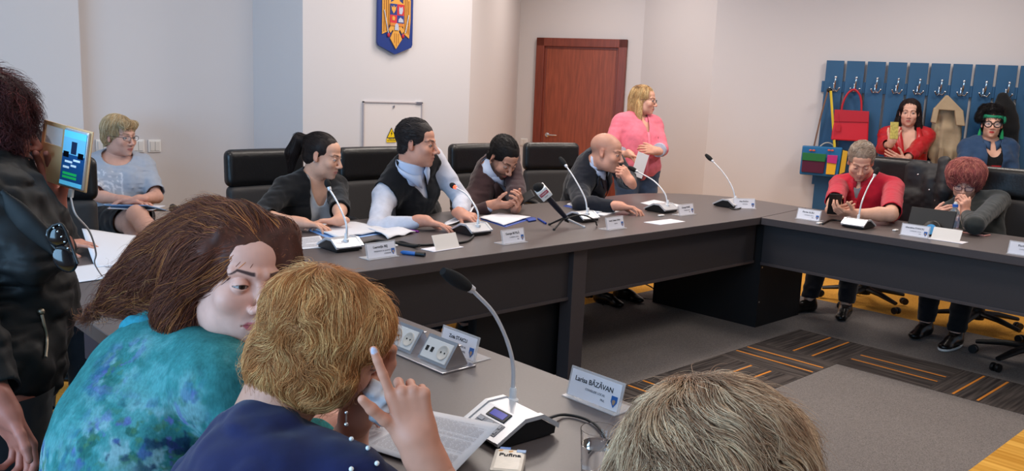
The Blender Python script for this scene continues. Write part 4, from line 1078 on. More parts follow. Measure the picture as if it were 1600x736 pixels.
# shirt collar wings
def collar(p, t, m, w=.06, z0=.035, spread=1.0, name='collar', nr=.066, drop=.07, frontgap=.022, lift=.0):
    V = []; n = 22
    for i in range(n+1):
        a = math.pi*2*(i/n)*.94+math.pi*.06+math.pi/2       # starts and ends at the throat
        fr = max(0, math.sin(a))                            # 1 at the front
        x, y = nr*math.cos(a)*1.0, nr*.92*math.sin(a)
        top = p.N+p.B@np.array([x, y+.008+.012*fr, z0-.035*fr**2+lift]); 
        out = p.N+p.B@np.array([x*(1.12+.28*spread*fr**3), y*1.12+.012+.024*fr, z0-.035*fr**2-.030-drop*fr**6+lift])
        V += [top, (top+out)/2+p.B@np.array([x*.07, .004, .004]), out]
    Q = np.array([(i*3+a, i*3+a+1, (i+1)*3+a+1, (i+1)*3+a) for i in range(n) for a in (0, 1)])
    o = mkmesh(name, np.array(V), Q, m, t); md = o.modifiers.new('thickness', 'SOLIDIFY'); md.thickness = .003; md.offset = 1; return o
m_shirtb = mat('pale_blue_shirt', (186, 200, 226), 0.8)
collar(p, t, m_shirtb, nr=.080, lift=.02); neckband(p, t, m_shirtb, r=.082, h=.05)
trousers(p, t); [shoe(p, q, t) for q in (1, -1)]
hair(p, t, male(1.02), (42, 36, 36), h=.004, amp=.0015, vcol=.2, layers=[dict(n=1700, length=.035, flow=flow_dir((.1, -.9, .1)), mask=lambda l: l[:, 1] < .045, lift=.005, clump=.5, jitter=.3, hl=(84, 78, 78), hlp=.06)])
settle(t, (3.05, 4.16, 0))

# --- man in a brown suit looking at his phone ------------------------------------------------------
def suit(p, t, jc, sc, tie, seed=7, sleeve=1.88, lapel=None, amp=.005, vw=.075, vd=.34):
    vm = vneck(vw, vd)
    garment(p, 'shirt', m_cloth, t, g=.010, sleeve=1.97, col=sc, mask=VN(.05, .05, .02), amp=.003, seed=seed, g2=.005, thick=.003)
    garment(p, 'suit_jacket', m_cloth, t, g=.020, sleeve=sleeve, col=jc, mask=vm, amp=amp, seed=seed+1, g2=.012)
    f = F(); torso_ops(f, p, .010)
    z = [-.055, -.075, -.10, -.16, -.24, -.34]; wd = [.036, .030, .034, .048, .062, .078]
    drape_strip(f, [p.N+p.B@np.array([0, .14, q]) for q in z], .05, .010, mat('tie_%d' % seed, tie, .5), 'necktie', t, .004, normal=p.Y, widths=wd)
    fj = F(); torso_ops(fj, p, .020)
    for s_ in (1, -1):
        pts = []; w_ = []
        for q, ww in ((.0, .03), (-.05, .055), (-.10, .085), (-.13, .06), (-.20, .055), (-.30, .03), (-.35, .006)):
            half = vw*max(0, 1-(-q+.03)/(vd+.03)); pts.append(p.N+p.B@np.array([s_*(half+ww/2), .14, q])); w_.append(ww)
        drape_strip(fj, pts, .05, .009, lapel or mat('lapel_%d' % seed, tuple(min(255, c+4) for c in jc), .8), 'lapel', t, .004, normal=p.Y, widths=w_)
t = person('bearded man in a brown suit and dark red tie bending over his phone')
p = Pz(at(786, 246, 5.22), dirc(.70, -.75, -.85), (3.90, 4.26, .53), (.12, -1, 0), shw=.19, s_=1.03, headscale=1.03, neck=at(768, 264, 5.27), up=None, fat=.01, shdrop=.07)
p.arm(1, at(772, 320, 4.98), (-1, .2, -.6), hd(dirc(1, -.25, .05), dirc(.2, .5, .8), curl=(.5, .55, .6, .65), thumb=(.5, .3)))
p.arm(-1, at(806, 326, 5.02), (1, .3, -.6), hd(dirc(.2, -.7, .5), dirc(-.9, .2, .4), curl=(.7, .75, .8, .85), thumb=(.4, .3)))
p.sit((0, -1, 0)); body(p, t, dict(skin=(198, 146, 122), beard=(44, 32, 30, .85), brow=(28, 22, 22), browt=.005, lid=-.0012, nose=1.1), gaze=(0, -.3))
suit(p, t, (62, 44, 46), (186, 200, 224), (108, 26, 42), 17); collar(p, t, m_shirtb, nr=.070); neckband(p, t, m_shirtb)
trousers(p, t, (50, 36, 38)); [shoe(p, q, t) for q in (1, -1)]
hair(p, t, male(1.03), (24, 20, 20), h=.004, amp=.0012, layers=[dict(n=1500, length=.028, flow=flow_dir((.2, -.8, .2)), mask=lambda l: l[:, 1] < .045, lift=.004, clump=.4, jitter=.3)])
settle(t, (3.90, 4.26, 0))

# --- bald man in a dark suit ------------------------------------------------------
t = person('bald man in a dark navy suit resting his chin on his fist')
p = Pz(at(948, 238, 5.58), dirc(.92, -.42, -.16), (4.62, 4.24, .54), (.10, -1, 0), shw=.195, s_=1.05, headscale=1.06, neck=at(930, 254, 5.64), fat=.02, shdrop=.07)
hw = at(985, 284, 5.36)
p.arm(-1, hw, (.8, .1, -.8), hd(dirc(-.62, -.05, .75), dirc(-.5, .8, -.3), curl=(1.2, 1.25, 1.3, 1.35), thumb=(.35, .6)))
p.arm(1, onz(968, 322, .79), (-1, .4, -.4), hd(dirc(1, -.2, -.08), (0, -.2, -1), curl=(.4, .45, .55, .6), thumb=(.3, .2)))
p.sit((0, -1, 0), tuck=-.02); body(p, t, dict(skin=(204, 150, 128), jaw=1.05, fat=.005, brow=(96, 70, 56), scalp=(120, 92, 82, .35), lipm=.4, lid=.003), gaze=(.1, -.05))
suit(p, t, (24, 27, 36), (176, 196, 232), (40, 24, 38), 27); collar(p, t, m_shirtb, nr=.074); neckband(p, t, m_shirtb)
trousers(p, t, (20, 20, 25)); [shoe(p, q, t) for q in (1, -1)]
settle(t, (4.62, 4.24, 0))

# --- standing woman in pink ------------------------------------------------------
t = person('blonde woman with glasses in a pink shirt standing behind the bald man holding a paper')
hc = at(1006, 156, 7.0)
p = Pz(hc, dirc(.93, -.40, -.08), (hc[0]-.03, hc[1]+.0, .88), dirc(.42, -.9), female=True, shw=.172, s_=1.0, fat=.032, neckdrop=.152)
p.arm(1, at(986, 242, 6.72), (-.7, .3, -.9), hd(dirc(.3, -.3, -.4), dirc(.6, -.4, -.2), curl=(.7, .7, .7, .7)))
p.arm(-1, at(1026, 236, 6.72), (.9, -.1, -.9), hd(dirc(-1, -.1, .12), dirc(-.1, .9, -.3), curl=(.6, .65, .7, .75), thumb=(.2, .3)))
p.stand(dirc(.42, -.9)); body(p, t, dict(skin=(214, 162, 140), jaw=.92, fat=.004, brow=(120, 86, 60), lips=(176, 90, 90)), gaze=(.1, 0))
garment(p, 'pink_shirt', m_cloth, t, g=.020, sleeve=1.55, col=(226, 118, 136), mask=lambda l, V, ia: vneck(.05, .15)(l, V, ia) & (V[:, 2] > .80), amp=.004, fold=.08, seed=31)
collar(p, t, mat('pink_collar', (226, 122, 140), .8), nr=.072, z0=.025)
cf = MB(); 
for q in (-1, 1):
    d = nrm(p.wr[q]-p.el[q]); e = p.el[q]+(p.wr[q]-p.el[q])*.52; cf = MB(); cf.tube([e-d*.02, e+d*.035], [.058, .055], 16); cf.build('rolled_cuff', mat('cuff_grey', (178, 184, 206), .8), t, 60)
b = MB(); wv = p.wr[-1]; d = nrm(p.wr[-1]-p.el[-1]); b.tube([wv-d*.035, wv-d*.02], .031, 14, flat=None); b.ball(wv-d*.028-dirc(0, 1)*.03, .016); b.build('wristwatch', mat('watch_gold', (200, 180, 140), .3, 1.0), t, 60)
fj = F(); torso_ops(fj, p, .018)
drape_strip(fj, [p.N+p.B@np.array([0, .16, q]) for q in np.linspace(-.13, -.55, 12)], .028, .003, mat('pink_placket', (232, 130, 148), .8), 'button_placket', t, .002, normal=p.Y)
drape_strip(fj, [p.N+p.B@np.array([-.088, .16, q]) for q in (-.155, -.17, -.19)], .016, .003, m_ink, 'embroidered_emblem', t, .002, normal=p.Y, widths=[.008, .016, .01])
trousers(p, t, (66, 84, 112), name='jeans'); [shoe(p, q, t) for q in (1, -1)]
glasses(p, t, w=.046, hgt=.028, t=.0014)
hair(p, t, [('e', (0, -.022, .040), (.083, .098, .082)), ('e', (0, -.050, -.05), (.078, .060, .10)), ('c', (.066, -.02, -.02), (.075, .0, -.16), .026, .024, .02), ('c', (-.066, -.02, -.02), (-.07, .0, -.16), .026, .024, .02), ('c', (0, -.08, 0), (0, -.07, -.16), .05, .045, .02),
            ('e', (0, .105, -.03), (.064, .065, .10), .008, 's')], (196, 158, 108), amp=.004, h=.006,
     layers=[dict(n=2200, length=.11, flow=flow_down(part=(.02, -.02, .12)), lift=.006, clump=.3, jitter=.12, mask=NOF, hl=(232, 206, 156), hlp=.3), dict(n=300, length=.04, base=(120, 86, 60), flow=flow_down(part=(.02, 0, .12)), mask=lambda l: (l[:, 2] > .10))])
settle(t, (hc[0]-.03, hc[1], 0))

# --- man in a red polo ------------------------------------------------------
t = person('grey-haired man in a red polo shirt looking down at a black phone')
p = Pz(at(1345, 252, 6.05), dirc(-.28, -.9, -.52), (6.15, 2.70, .53), (-1, .05, 0), shw=.205, s_=1.08, headscale=1.08, fat=.03, neck=at(1352, 280, 6.16))
p.arm(1, onz(1300, 329, .80), (-.1, 1, -.5), hd(dirc(.3, -.9, .15), dirc(.8, .2, .4), curl=(.6, .65, .7, .75), thumb=(.4, .3)), elbow=onz(1288, 324, .80)+np.array([.13, .0, .02]))
p.arm(-1, onz(1332, 334, .80), (-.1, -1, -.5), hd(dirc(-.95, -.3, .1), dirc(.0, .5, .9), curl=(.6, .65, .7, .75), thumb=(.4, .3)), elbow=onz(1388, 338, .80)+np.array([.03, -.0, .01]))
p.sit((-1, 0, 0), tuck={1: .12, -1: .02}); body(p, t, dict(skin=(210, 162, 138), jaw=1.06, fat=.004, brow=(130, 110, 92), lid=-.0012, lipm=.5, neckr=1.1), gaze=(0, -.3))
garment(p, 'polo_shirt', m_cloth, t, g=.014, sleeve=.92, col=(176, 24, 46), mask=lambda l, V, ia: vneck(.045, .12)(l, V, ia), amp=.004, fold=.08, seed=41)
garment(p, 'grey_undershirt', m_cloth, t, g=.008, sleeve=0, col=(120, 124, 132), mask=lambda l, V, ia: VN(.06, .06, .02)(l, V, ia) & (l[:, 2] > -.25), amp=.0, seed=42)
collar(p, t, mat('polo_collar', (172, 28, 50), .85), nr=.078); neckband(p, t, mat('polo_collar'), h=.03)
fj = F(); torso_ops(fj, p, .020); drape_strip(fj, [p.N+p.B@np.array([0, .16, q]) for q in (-.12, -.18, -.24)], .03, .003, mat('polo_placket', (176, 24, 46), .85), 'button_placket', t, .002, normal=p.Y)
trousers(p, t, (22, 22, 28)); [shoe(p, q, t, toe=(-1, .3*q, 0)) for q in (1, -1)]
hair(p, t, male(1.03, -.05), (150, 132, 116), h=.004, amp=.0018, layers=[dict(n=1800, length=.03, flow=flow_dir((-.6, -.3, .3)), mask=lambda l: l[:, 1] < .05, lift=.006, clump=.6, jitter=.35, hl=(196, 184, 170), hlp=.3)])
settle(t, (6.15, 2.70, 0))

# --- woman in a red leather jacket ------------------------------------------------------
t = person('dark-haired woman in a red leather jacket filming by the coat rack')
hc = at(1421, 176, 7.45)
p = Pz(hc, dirc(-.42, -.9, -.05), (hc[0]+.03, hc[1], .86), dirc(-.25, -.95), female=True, shw=.165, s_=.98, fat=.01, neckdrop=.152)
p.arm(1, at(1393, 222, 7.12), (-.6, .2, -1), hd(dirc(.25, -.15, .95), dirc(.35, .85, .1), curl=(.55, .6, .65, .7), thumb=(.3, .3)))
p.arm(-1, at(1408, 256, 7.15), (.7, 0, -.8), hd(dirc(-.9, .0, .35), dirc(.1, .95, .2), curl=(.4, .4, .4, .4)))
p.stand(dirc(-.25, -.95)); body(p, t, dict(skin=(212, 164, 144), jaw=.92, brow=(40, 28, 26), lips=(170, 70, 74)), gaze=(-.2, -.05))
garment(p, 'print_top', m_cloth, t, g=.006, sleeve=0, mask=lambda l, V, ia: (l[:, 2] < -.19), amp=.002, seed=51, col=lambda V, l, ia: np.where((vnoise(V, .018, 5) > .1)[:, None], L(150, 146, 146), L(30, 28, 32)))
garment(p, 'leather_jacket', m_leather_r, t, g=.022, sleeve=1.62, mask=lambda l, V, ia: vneck(.075, .42)(l, V, ia) & (V[:, 2] > .74), amp=.005, fold=.08, seed=52)
fj = F(); torso_ops(fj, p, .022)
for s_ in (1, -1): drape_strip(fj, [p.N+p.B@np.array([s_*x, .16, q]) for x, q in ((.075, .02), (.085, -.04), (.088, -.10), (.06, -.2), (.03, -.3))], .05, .010, m_leather_r, 'lapel', t, .004, normal=p.Y, widths=[.03, .05, .075, .045, .01])
drape_strip(fj, [p.N+p.B@np.array([x, .16, -.20]) for x in (-.09, -.11, -.14)], .01, .005, m_steel, 'zip', t, .002, normal=p.Y)
trousers(p, t, (22, 20, 24)); [shoe(p, q, t) for q in (1, -1)]
hair(p, t, [('e', (0, -.022, .040), (.084, .098, .083)), ('e', (0, -.055, -.05), (.085, .060, .10)), ('c', (.068, -.03, .0), (.088, -.01, -.14), .028, .032, .02), ('c', (-.068, -.03, .0), (-.085, -.01, -.14), .028, .03, .02), ('e', (0, .105, -.03), (.064, .065, .10), .008, 's')],
     (38, 24, 24), amp=.004, layers=[dict(n=1800, length=.09, flow=flow_down(part=(.02, 0, .12)), curl=(.5, .9), lift=.008, clump=.4, jitter=.15, mask=NOF)])
settle(t, (hc[0]+.03, hc[1], 0))

# --- woman in a denim jacket ------------------------------------------------------
t = person('woman with round black glasses, green headscarf and denim jacket standing at the coat rack')
hc = at(1550, 194, 7.25)
p = Pz(hc, dirc(-.42, -.9, .02), (hc[0]+.03, hc[1], .84), dirc(-.15, -1), female=True, shw=.172, s_=1.0, fat=.015, neckdrop=.152)
p.arm(1, at(1540, 292, 7.0), (-.8, 0, -.7), hd(dirc(.8, -.2, -.1), dirc(0, .5, -.9)))
p.arm(-1, at(1575, 290, 7.0), (.9, 0, -.7), hd(dirc(-.8, -.2, -.1), dirc(0, .5, -.9)))
p.stand(dirc(-.15, -1)); body(p, t, dict(skin=(216, 168, 146), jaw=.92, brow=(34, 26, 26), lips=(186, 40, 50), lipm=.95), gaze=(-.1, 0))
def tprint(V, l, ia):
    c = np.tile(L(20, 20, 24), (len(V), 1)); x, z = l[:, 0], l[:, 2]
    m = (np.abs(x) < .06) & (z < -.22) & (z > -.38); n = vnoise(l, .02, 5)
    c[m & (n > .0)] = L(190, 150, 140); c[m & (n < -.25)] = L(150, 40, 46); c[(np.abs(x) < .06) & (z < -.2) & (z > -.225)] = L(170, 30, 40); return c
garment(p, 'black_shirt', m_cloth, t, g=.008, sleeve=0, mask=VN(.07, .13), col=tprint, amp=.002, seed=61, h=.007)
garment(p, 'denim_jacket', m_cloth, t, g=.024, sleeve=1.85, col=(46, 70, 102), mask=lambda l, V, ia: ia | ((np.abs(l[:, 0]) > .058) | (l[:, 1] < -.01)) & ~((np.abs(l[:, 0]) < .07) & (l[:, 2] > -.01)), amp=.005, fold=.08, seed=62)
collar(p, t, mat('denim_collar', (52, 78, 112), .85), nr=.080, spread=1.6, drop=.05)
trousers(p, t, (30, 32, 40)); [shoe(p, q, t) for q in (1, -1)]
glasses(p, t, m=m_black, w=.056, hgt=.048, t=.0042, roundness=2.0, gap=.014)
hair(p, t, [('e', (0, -.020, .040), (.083, .098, .082)), ('e', (0, -.055, -.03), (.078, .058, .07)), ('e', (.02, -.02, .12), (.09, .08, .055)), ('e', (.095, .0, .06), (.035, .04, .05)), ('e', (0, .105, -.03), (.070, .065, .088), .008, 's')], (22, 18, 20), amp=.006,
     layers=[dict(n=1500, length=.07, flow=flow_down(), curl=(1.1, 1.2), lift=.02, clump=.7, jitter=.4, droop=.3, mask=lambda l: (l[:, 2] > .03))])
f = F(); hf = p.hf; W = lambda a, b_, c_: hf['c']+hf['R']@np.array([a, b_, c_])
f.ell(W(0, -.012, .050), (.086, .102, .062), hf['R']); f.ell(W(0, .02, .125), (.11, .14, .055), hf['R'], .006, 's'); f.ell(W(0, .06, .0), (.12, .10, .052), hf['R'], .006, 's'); f.ell(W(-.088, .01, .035), (.014, .035, .035), hf['R'], .01)
f.post.append(lambda x: .004*vnoise(x, .02, 3)); V, Q = f.mesh(.006); mkmesh('headscarf', V, Q, mat('green_scarf', (18, 122, 88), .7), t)
for q in (1, -1):
    b = MB(); e = W(q*.084, 0, -.035); b.tube([e, e-ZZ*.012], .002, 5); b.tube([e-ZZ*.012, e-ZZ*.03, e-ZZ*.085], [.004, .010, .017], 12); b.build('tassel_earring', mat('tassel_green', (26, 150, 90), .8), t, 60)
b = MB(); b.tube([p.N+p.B@np.array([.06*math.cos(a), .085+.03*math.sin(a), -.02-.07*math.sin(a)]) for a in np.linspace(0, math.pi, 12)], .002, 5); b.build('necklace', m_steel, t, 60)
settle(t, (hc[0]+.03, hc[1], 0))

# --- woman with short red hair ------------------------------------------------------
t = person('woman with short red hair and glasses, hand on her mouth, behind a tablet')
p = Pz(at(1508, 284, 5.72), dirc(-.50, -.85, -.34), (6.08, 1.93, .53), (-1, -.05, 0), female=True, shw=.18, s_=1.02, fat=.03, neck=at(1516, 314, 5.82))
p.arm(-1, at(1509, 335, 5.50), (.2, -1, -.6), hd(dirc(-.25, -.1, .95), dirc(-.35, .9, .1), curl=(.9, .95, 1.0, 1.1), thumb=(.5, .2)), elbow=onz(1523, 352, .80))
p.arm(1, onz(1424, 348, .80), (-.2, 1, -.5), hd(dirc(.4, -.6, .5), dirc(.9, .2, 0), curl=(.6, .65, .7, .75), thumb=(.4, .3)))
p.sit((-1, 0, 0), tuck={1: .0, -1: .1}); body(p, t, dict(skin=(214, 166, 146), jaw=.95, fat=.006, brow=(120, 70, 60), lid=-.0012, lips=(178, 70, 96), lipm=.9), gaze=(0, -.3))
garment(p, 'dark_jacket', m_cloth, t, g=.015, sleeve=1.85, col=(42, 46, 46), mask=lambda l, V, ia: ia | vneck(.07, .30)(l, V, ia), amp=.004, fold=.08, seed=71)
garment(p, 'pale_blouse', m_cloth, t, g=.006, sleeve=0, col=(176, 160, 150), mask=VN(.07, .16), amp=.002, seed=72)
trousers(p, t, (22, 22, 26))
for q in (1, -1): shoe(p, q, t)
b = MB(); a_ = p.an[-1]; d = p.fd; xs = np.array([d[1], -d[0], 0]); b.tube([a_+d*(.062+.142*math.cos(q))+xs*.046*math.sin(q)-ZZ*.078 for q in np.linspace(0, 2*math.pi, 25)], .007, 6)
b.build('white_sole', m_white, t, 60)
glasses(p, t, w=.046, hgt=.030, t=.0018, m=mat('plum_frame', (58, 24, 52), .3), y=.108, z=-.006)
hair(p, t, [('e', (0, -.020, .060), (.118, .126, .096)), ('e', (0, -.04, .0), (.108, .098, .08)), ('e', (0, .125, -.035), (.080, .070, .088), .01, 's'), ('e', (0, .0, -.12), (.14, .15, .075), .01, 's'), ('c', (-.06, .06, .085), (.06, .07, .085), .03, .03)],
     (156, 86, 84), amp=.006, h=.006, vdark=.7, layers=[dict(n=3800, length=.065, flow=flow_down(part=(.0, -.06, .13), out=1.0, down=.5, fwd=.3), lift=.014, clump=.4, jitter=.3, hl=(210, 140, 120), hlp=.25, width=.0011, mask=lambda l: ~((l[:, 1] > .06) & (l[:, 2] < .03)))])
for q in (1, -1):
    b = MB(); e = p.hf['c']+p.hf['R']@np.array([q*.084, 0, -.032]); b.tube([e+p.hf['R']@np.array([0, .008*math.cos(a), -.01+.01*math.sin(a)]) for a in np.linspace(0, 6.28, 12)], .0028, 6); b.build('hoop_earring', mat('gold', (220, 180, 90), .25, 1.0), t, 60)
settle(t, (6.08, 1.93, 0))

# --- blonde woman seated by the wall ------------------------------------------------------
t = person('short-haired blonde woman in a grey-blue top and black skirt sitting cross-legged by the wall')
p = Pz(at(187, 213, 5.15), dirc(.93, -.42, -.06), at(186, 336, 5.2), dirc(.45, -.9), female=True, shw=.155, s_=.95, fat=.02, neckdrop=.140)
p.arm(1, at(198, 313, 4.9), (-.9, .1, -.6), hd(dirc(1, -.1, -.05), dirc(0, -.2, -1), curl=(.25, .3, .35, .4)))
p.arm(-1, at(218, 311, 4.9), (.9, .3, -.6), hd(dirc(-1, -.15, -.1), dirc(0, -.2, -1), curl=(.3, .3, .35, .4)))
P0 = p.P; d = dirc(.45, -.9)
p.fd = d
p.hip = {1: P0-p.X*-.09*1-ZZ*.02, -1: P0-p.X*.09-ZZ*.02}
p.kn = {-1: at(214, 336, 4.74), 1: at(206, 350, 4.88)}; p.an = {-1: at(262, 400, 4.66), 1: at(226, 430, 4.85)}
body(p, t, dict(skin=(206, 158, 140), jaw=.93, brow=(130, 104, 84), lips=(160, 84, 80)), gaze=(.1, 0))
def lcol(V, l, ia):
    c = np.tile(L(158, 166, 180), (len(V), 1))*(1+.05*vnoise(V, .02, 9))[:, None]
    sp = (np.abs(np.hypot(l[:, 0]-.07, l[:, 2]+.2)-.045) < .006) | (np.abs(np.hypot(l[:, 0]-.07, l[:, 2]+.2)-.02) < .005) | ((np.abs(l[:, 0]+.02) < .004) & (l[:, 2] < -.1)) | ((vnoise(l, .012, 5) > .45) & (l[:, 2] < -.08) & (l[:, 2] > -.3) & (l[:, 0] > -.02) & (l[:, 0] < .12))
    c[sp & (l[:, 1] > 0)] = L(196, 200, 210); return c
garment(p, 'grey_top', m_cloth, t, g=.020, sleeve=.88, mask=lambda l, V, ia: ~((np.sqrt((l[:, 0]/.085)**2+((l[:, 2]-.01)/.065)**2) < 1)), amp=.006, seed=81, col=lcol)
trousers(p, t, (20, 20, 24), name='black_skirt', skirt=.82, g=.014)
for q in (1, -1): shoe(p, q, t, toe=dirc(.6, -.6))
glasses(p, t, w=.046, hgt=.026, t=.0013)
hair(p, t, [('e', (0, -.022, .046), (.086, .102, .088)), ('e', (0, -.05, -.01), (.080, .062, .06)), ('c', (-.05, .06, .08), (.05, .085, .085), .022, .028), ('e', (0, .12, -.035), (.080, .062, .10), .008, 's'), ('e', (0, .01, -.12), (.14, .14, .088), .008, 's')],
     (186, 160, 122), amp=.003, layers=[dict(n=2000, length=.07, flow=flow_down(part=(-.04, 0, .12), out=.9, down=.8, fwd=.2), lift=.006, clump=.3, jitter=.15, mask=NOF, hl=(224, 208, 176), hlp=.3)])
settle(t, (P0[0], P0[1], 0))
# the chairs people sit on, and empty ones
G_ = None
chair(2.32, 4.20, (.05, -1), 'black office chair behind the woman in the black cardigan')
chair(3.03, 4.20, (0, -1), 'black office chair showing between the cardigan woman and the man in the vest')
chair(3.98, 4.30, (.0, -1), 'black office chair behind the man in the brown suit')
chair(4.62, 4.26, (-.25, -1), 'empty black office chair in front of the wooden door')
chair(6.16, 2.68, (-1, .05), 'black office chair of the man in the red polo, dark jacket over its back')
chair(6.10, 1.88, (-1, -.02), 'black office chair behind the red-haired woman')
chair(5.50, 1.38, (-1, .3), 'office chair with only its star base showing at the right edge')
lc_ = chair(P0[0]+d[0]*.20, P0[1]+d[1]*.20, d, 'low black chair under the blonde woman in the grey top')
for ch in list(lc_.children):
    if ch.name.startswith(('headrest', 'backrest', 'back_bar')): bpy.data.objects.remove(ch)
# ------------------------------------------------------------------ the people close to the camera
# --- woman in the teal jacket, seated with her back to the camera, head turned ---------------------------------------
t = person('woman with brown hair in a teal flower-print jacket looking round in the foreground')
p = Pz(at(374, 432, 1.60), dirc(.64, -.76, -.02), (.37, 1.48, .50), (1, .12, 0), female=True, shw=.168, s_=.98, fat=.03, neck=at(266, 540, 1.70), headscale=1.05, tilt=RH*.22-FH*.05, shdrop=.05)
p.arm(1, (.84, 1.42, .80), (0, -.5, -.8), hd((1, .2, 0), (0, 0, -1), curl=(.4, .4, .4, .4)), shoulder=at(346, 598, 1.50))
p.arm(-1, (.86, 1.68, .80), (0, .8, -.6), hd((1, -.2, 0), (0, 0, -1)))
p.sit((1, 0, 0), kd=.36)
body(p, t, dict(skin=(214, 160, 142), jaw=1.0, fat=.006, noears=1, brow=(46, 26, 28), browt=.0030, browm=.95, lips=(176, 66, 76), lipm=.85, iris=(52, 34, 26), nose=1.0), hh=.0015, gaze=(.10, .02))
def teal(V, l, ia):
    n1 = vnoise(V*np.array([1, 1, .8]), .05, 3); n2 = vnoise(V, .014, 4); n3 = vnoise(V, .005, 6)
    c = L(56, 120, 120)[None]*(1+.25*n1+.16*n2+.14*n3)[:, None]
    lt = sm(n1+.5*n2, .1, .6)[:, None]; c = c*(1-lt*.4)+L(96, 150, 152)[None]*lt*.4
    zone = sm(-l[:, 2]+.25*vnoise(V, .10, 8), .17, .34)
    pale = sm(vnoise(V, .045, 12)+.4*n2+.3*n3, -.1, .4)*zone; c = c*(1-pale[:, None]*.7)+L(138, 166, 172)[None]*pale[:, None]*.7
    for sd, colr, th, sc in ((21, (48, 62, 128), .38, .028), (22, (30, 82, 72), .28, .020), (23, (92, 92, 156), .46, .018), (24, (64, 108, 82), .42, .013), (25, (26, 40, 76), .46, .020)):
        m = sm(vnoise(V, sc, sd)+.35*vnoise(V, sc*.35, sd+9), th, th+.18)*zone; c = c*(1-m[:, None]*.8)+L(*colr)[None]*m[:, None]*.8
    return np.clip(c, 0, 1)
garment(p, 'teal_jacket', m_tweed, t, g=.020, sleeve=1.9, mask=lambda l, V, ia: ~((np.hypot(l[:, 0], l[:, 1]+.0) < .058) & (l[:, 2] > .0)), amp=.004, fold=.10, seed=91, col=teal, h=.0044, lower=True)
f_ = F(); f_.chain([p.N+p.B@np.array([.072*math.cos(a), -.01+.075*math.sin(a), .012]) for a in np.linspace(math.pi*.9, math.pi*2.1, 9)], [.014]*9, .02); V, Q = f_.mesh(.005); mkmesh('stand_collar', V, Q, mat('teal_plain', (36, 130, 146), .85, noise=(90, .2)), t)
trousers(p, t, (26, 26, 32)); [shoe(p, q, t) for q in (1, -1)]
TLK = p.hf['R'].T@dirc(-.85, .25, -.50)
hb = (96, 50, 34)
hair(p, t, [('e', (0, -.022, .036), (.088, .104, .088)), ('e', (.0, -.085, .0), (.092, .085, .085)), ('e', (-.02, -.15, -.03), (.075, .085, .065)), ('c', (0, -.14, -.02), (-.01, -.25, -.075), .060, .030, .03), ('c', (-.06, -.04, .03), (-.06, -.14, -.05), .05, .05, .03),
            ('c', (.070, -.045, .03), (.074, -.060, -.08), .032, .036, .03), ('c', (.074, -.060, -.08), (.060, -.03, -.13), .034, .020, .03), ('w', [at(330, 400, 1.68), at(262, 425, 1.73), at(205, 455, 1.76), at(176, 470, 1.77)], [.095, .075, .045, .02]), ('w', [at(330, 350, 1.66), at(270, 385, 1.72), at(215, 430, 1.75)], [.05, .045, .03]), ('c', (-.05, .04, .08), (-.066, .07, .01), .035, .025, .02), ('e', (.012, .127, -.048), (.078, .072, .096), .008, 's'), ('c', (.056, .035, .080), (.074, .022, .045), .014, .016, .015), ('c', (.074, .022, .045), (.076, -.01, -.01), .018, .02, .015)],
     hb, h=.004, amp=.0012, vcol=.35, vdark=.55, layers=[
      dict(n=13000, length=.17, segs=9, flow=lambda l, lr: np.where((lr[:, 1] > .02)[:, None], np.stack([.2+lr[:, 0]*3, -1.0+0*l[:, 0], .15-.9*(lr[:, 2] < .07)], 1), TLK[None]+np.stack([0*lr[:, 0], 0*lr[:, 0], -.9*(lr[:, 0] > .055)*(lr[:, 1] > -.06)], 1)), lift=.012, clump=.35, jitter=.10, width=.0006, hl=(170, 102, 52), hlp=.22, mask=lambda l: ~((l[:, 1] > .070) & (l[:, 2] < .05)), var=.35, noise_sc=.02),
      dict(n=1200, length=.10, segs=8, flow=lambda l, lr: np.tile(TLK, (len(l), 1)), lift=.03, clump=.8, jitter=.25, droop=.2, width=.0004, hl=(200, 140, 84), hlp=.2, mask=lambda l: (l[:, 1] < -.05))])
settle(t, (.28, 1.50, 0))

# --- woman with curly golden hair in the navy top ------------------------------------------------------
t = person('woman with curly golden hair and pearl-beaded navy top holding her head in her hands')
K0 = at(509, 530, 1.38)
p = Pz(K0, dirc(.88, .30, -.38), (.38, .88, .50), (1, .25, 0), female=True, shw=.165, s_=.98, fat=.025, neck=at(408, 690, 1.36), headscale=1.0, tilt=-FH*.28+RH*.10)
iw = at(652, 688, 1.25)
p.arm(1, iw, (0, -.2, -1), hd(dirc(-.24, .07, 1), dirc(-.25, 1, 0), tz=-.25, curl=((-.06, .02, .02), (1.45, 1.5, .8), (1.5, 1.5, .8), (1.55, 1.5, .9)), thumb=(.30, .10), s=.87, spread=.10, h=.0018, nail=(196, 190, 206)), elbow=iw-.245*dirc(-.50, .10, .82), shoulder=at(548, 770, 1.26))
p.arm(-1, at(566, 625, 1.46), (0, .5, -1), hd(dirc(.30, .15, 1), dirc(-.3, -.9, .1), curl=(.5, .6, .65, .7), thumb=(.4, .3), h=.0022), elbow=onz(530, 735, .785))
p.sit((1, .1, 0), kd=.40)
body(p, t, dict(skin=(204, 146, 122), jaw=.95, fat=.006, brow=(120, 90, 60)), hh=.003, bh=.006, gaze=(0, -.3))
def navy(V, l, ia): return np.clip(L(25, 30, 70)[None]*(1+.10*vnoise(V, .03, 3)+.10*vnoise(V, .004, 4))[:, None], 0, 1)
garment(p, 'navy_top', m_cloth, t, g=.014, sleeve=1.12, mask=lambda l, V, ia: ~((np.hypot(l[:, 0], l[:, 1]-.01) < .078) & (l[:, 2] > -.03)), amp=.007, fold=.09, seed=101, col=navy, h=.0055)
fs_ = F(); torso_ops(fs_, p, .018); arm_ops(fs_, p, 1, .018, 1.1); fs_.post.append(folds(p, .007, .09, 101))
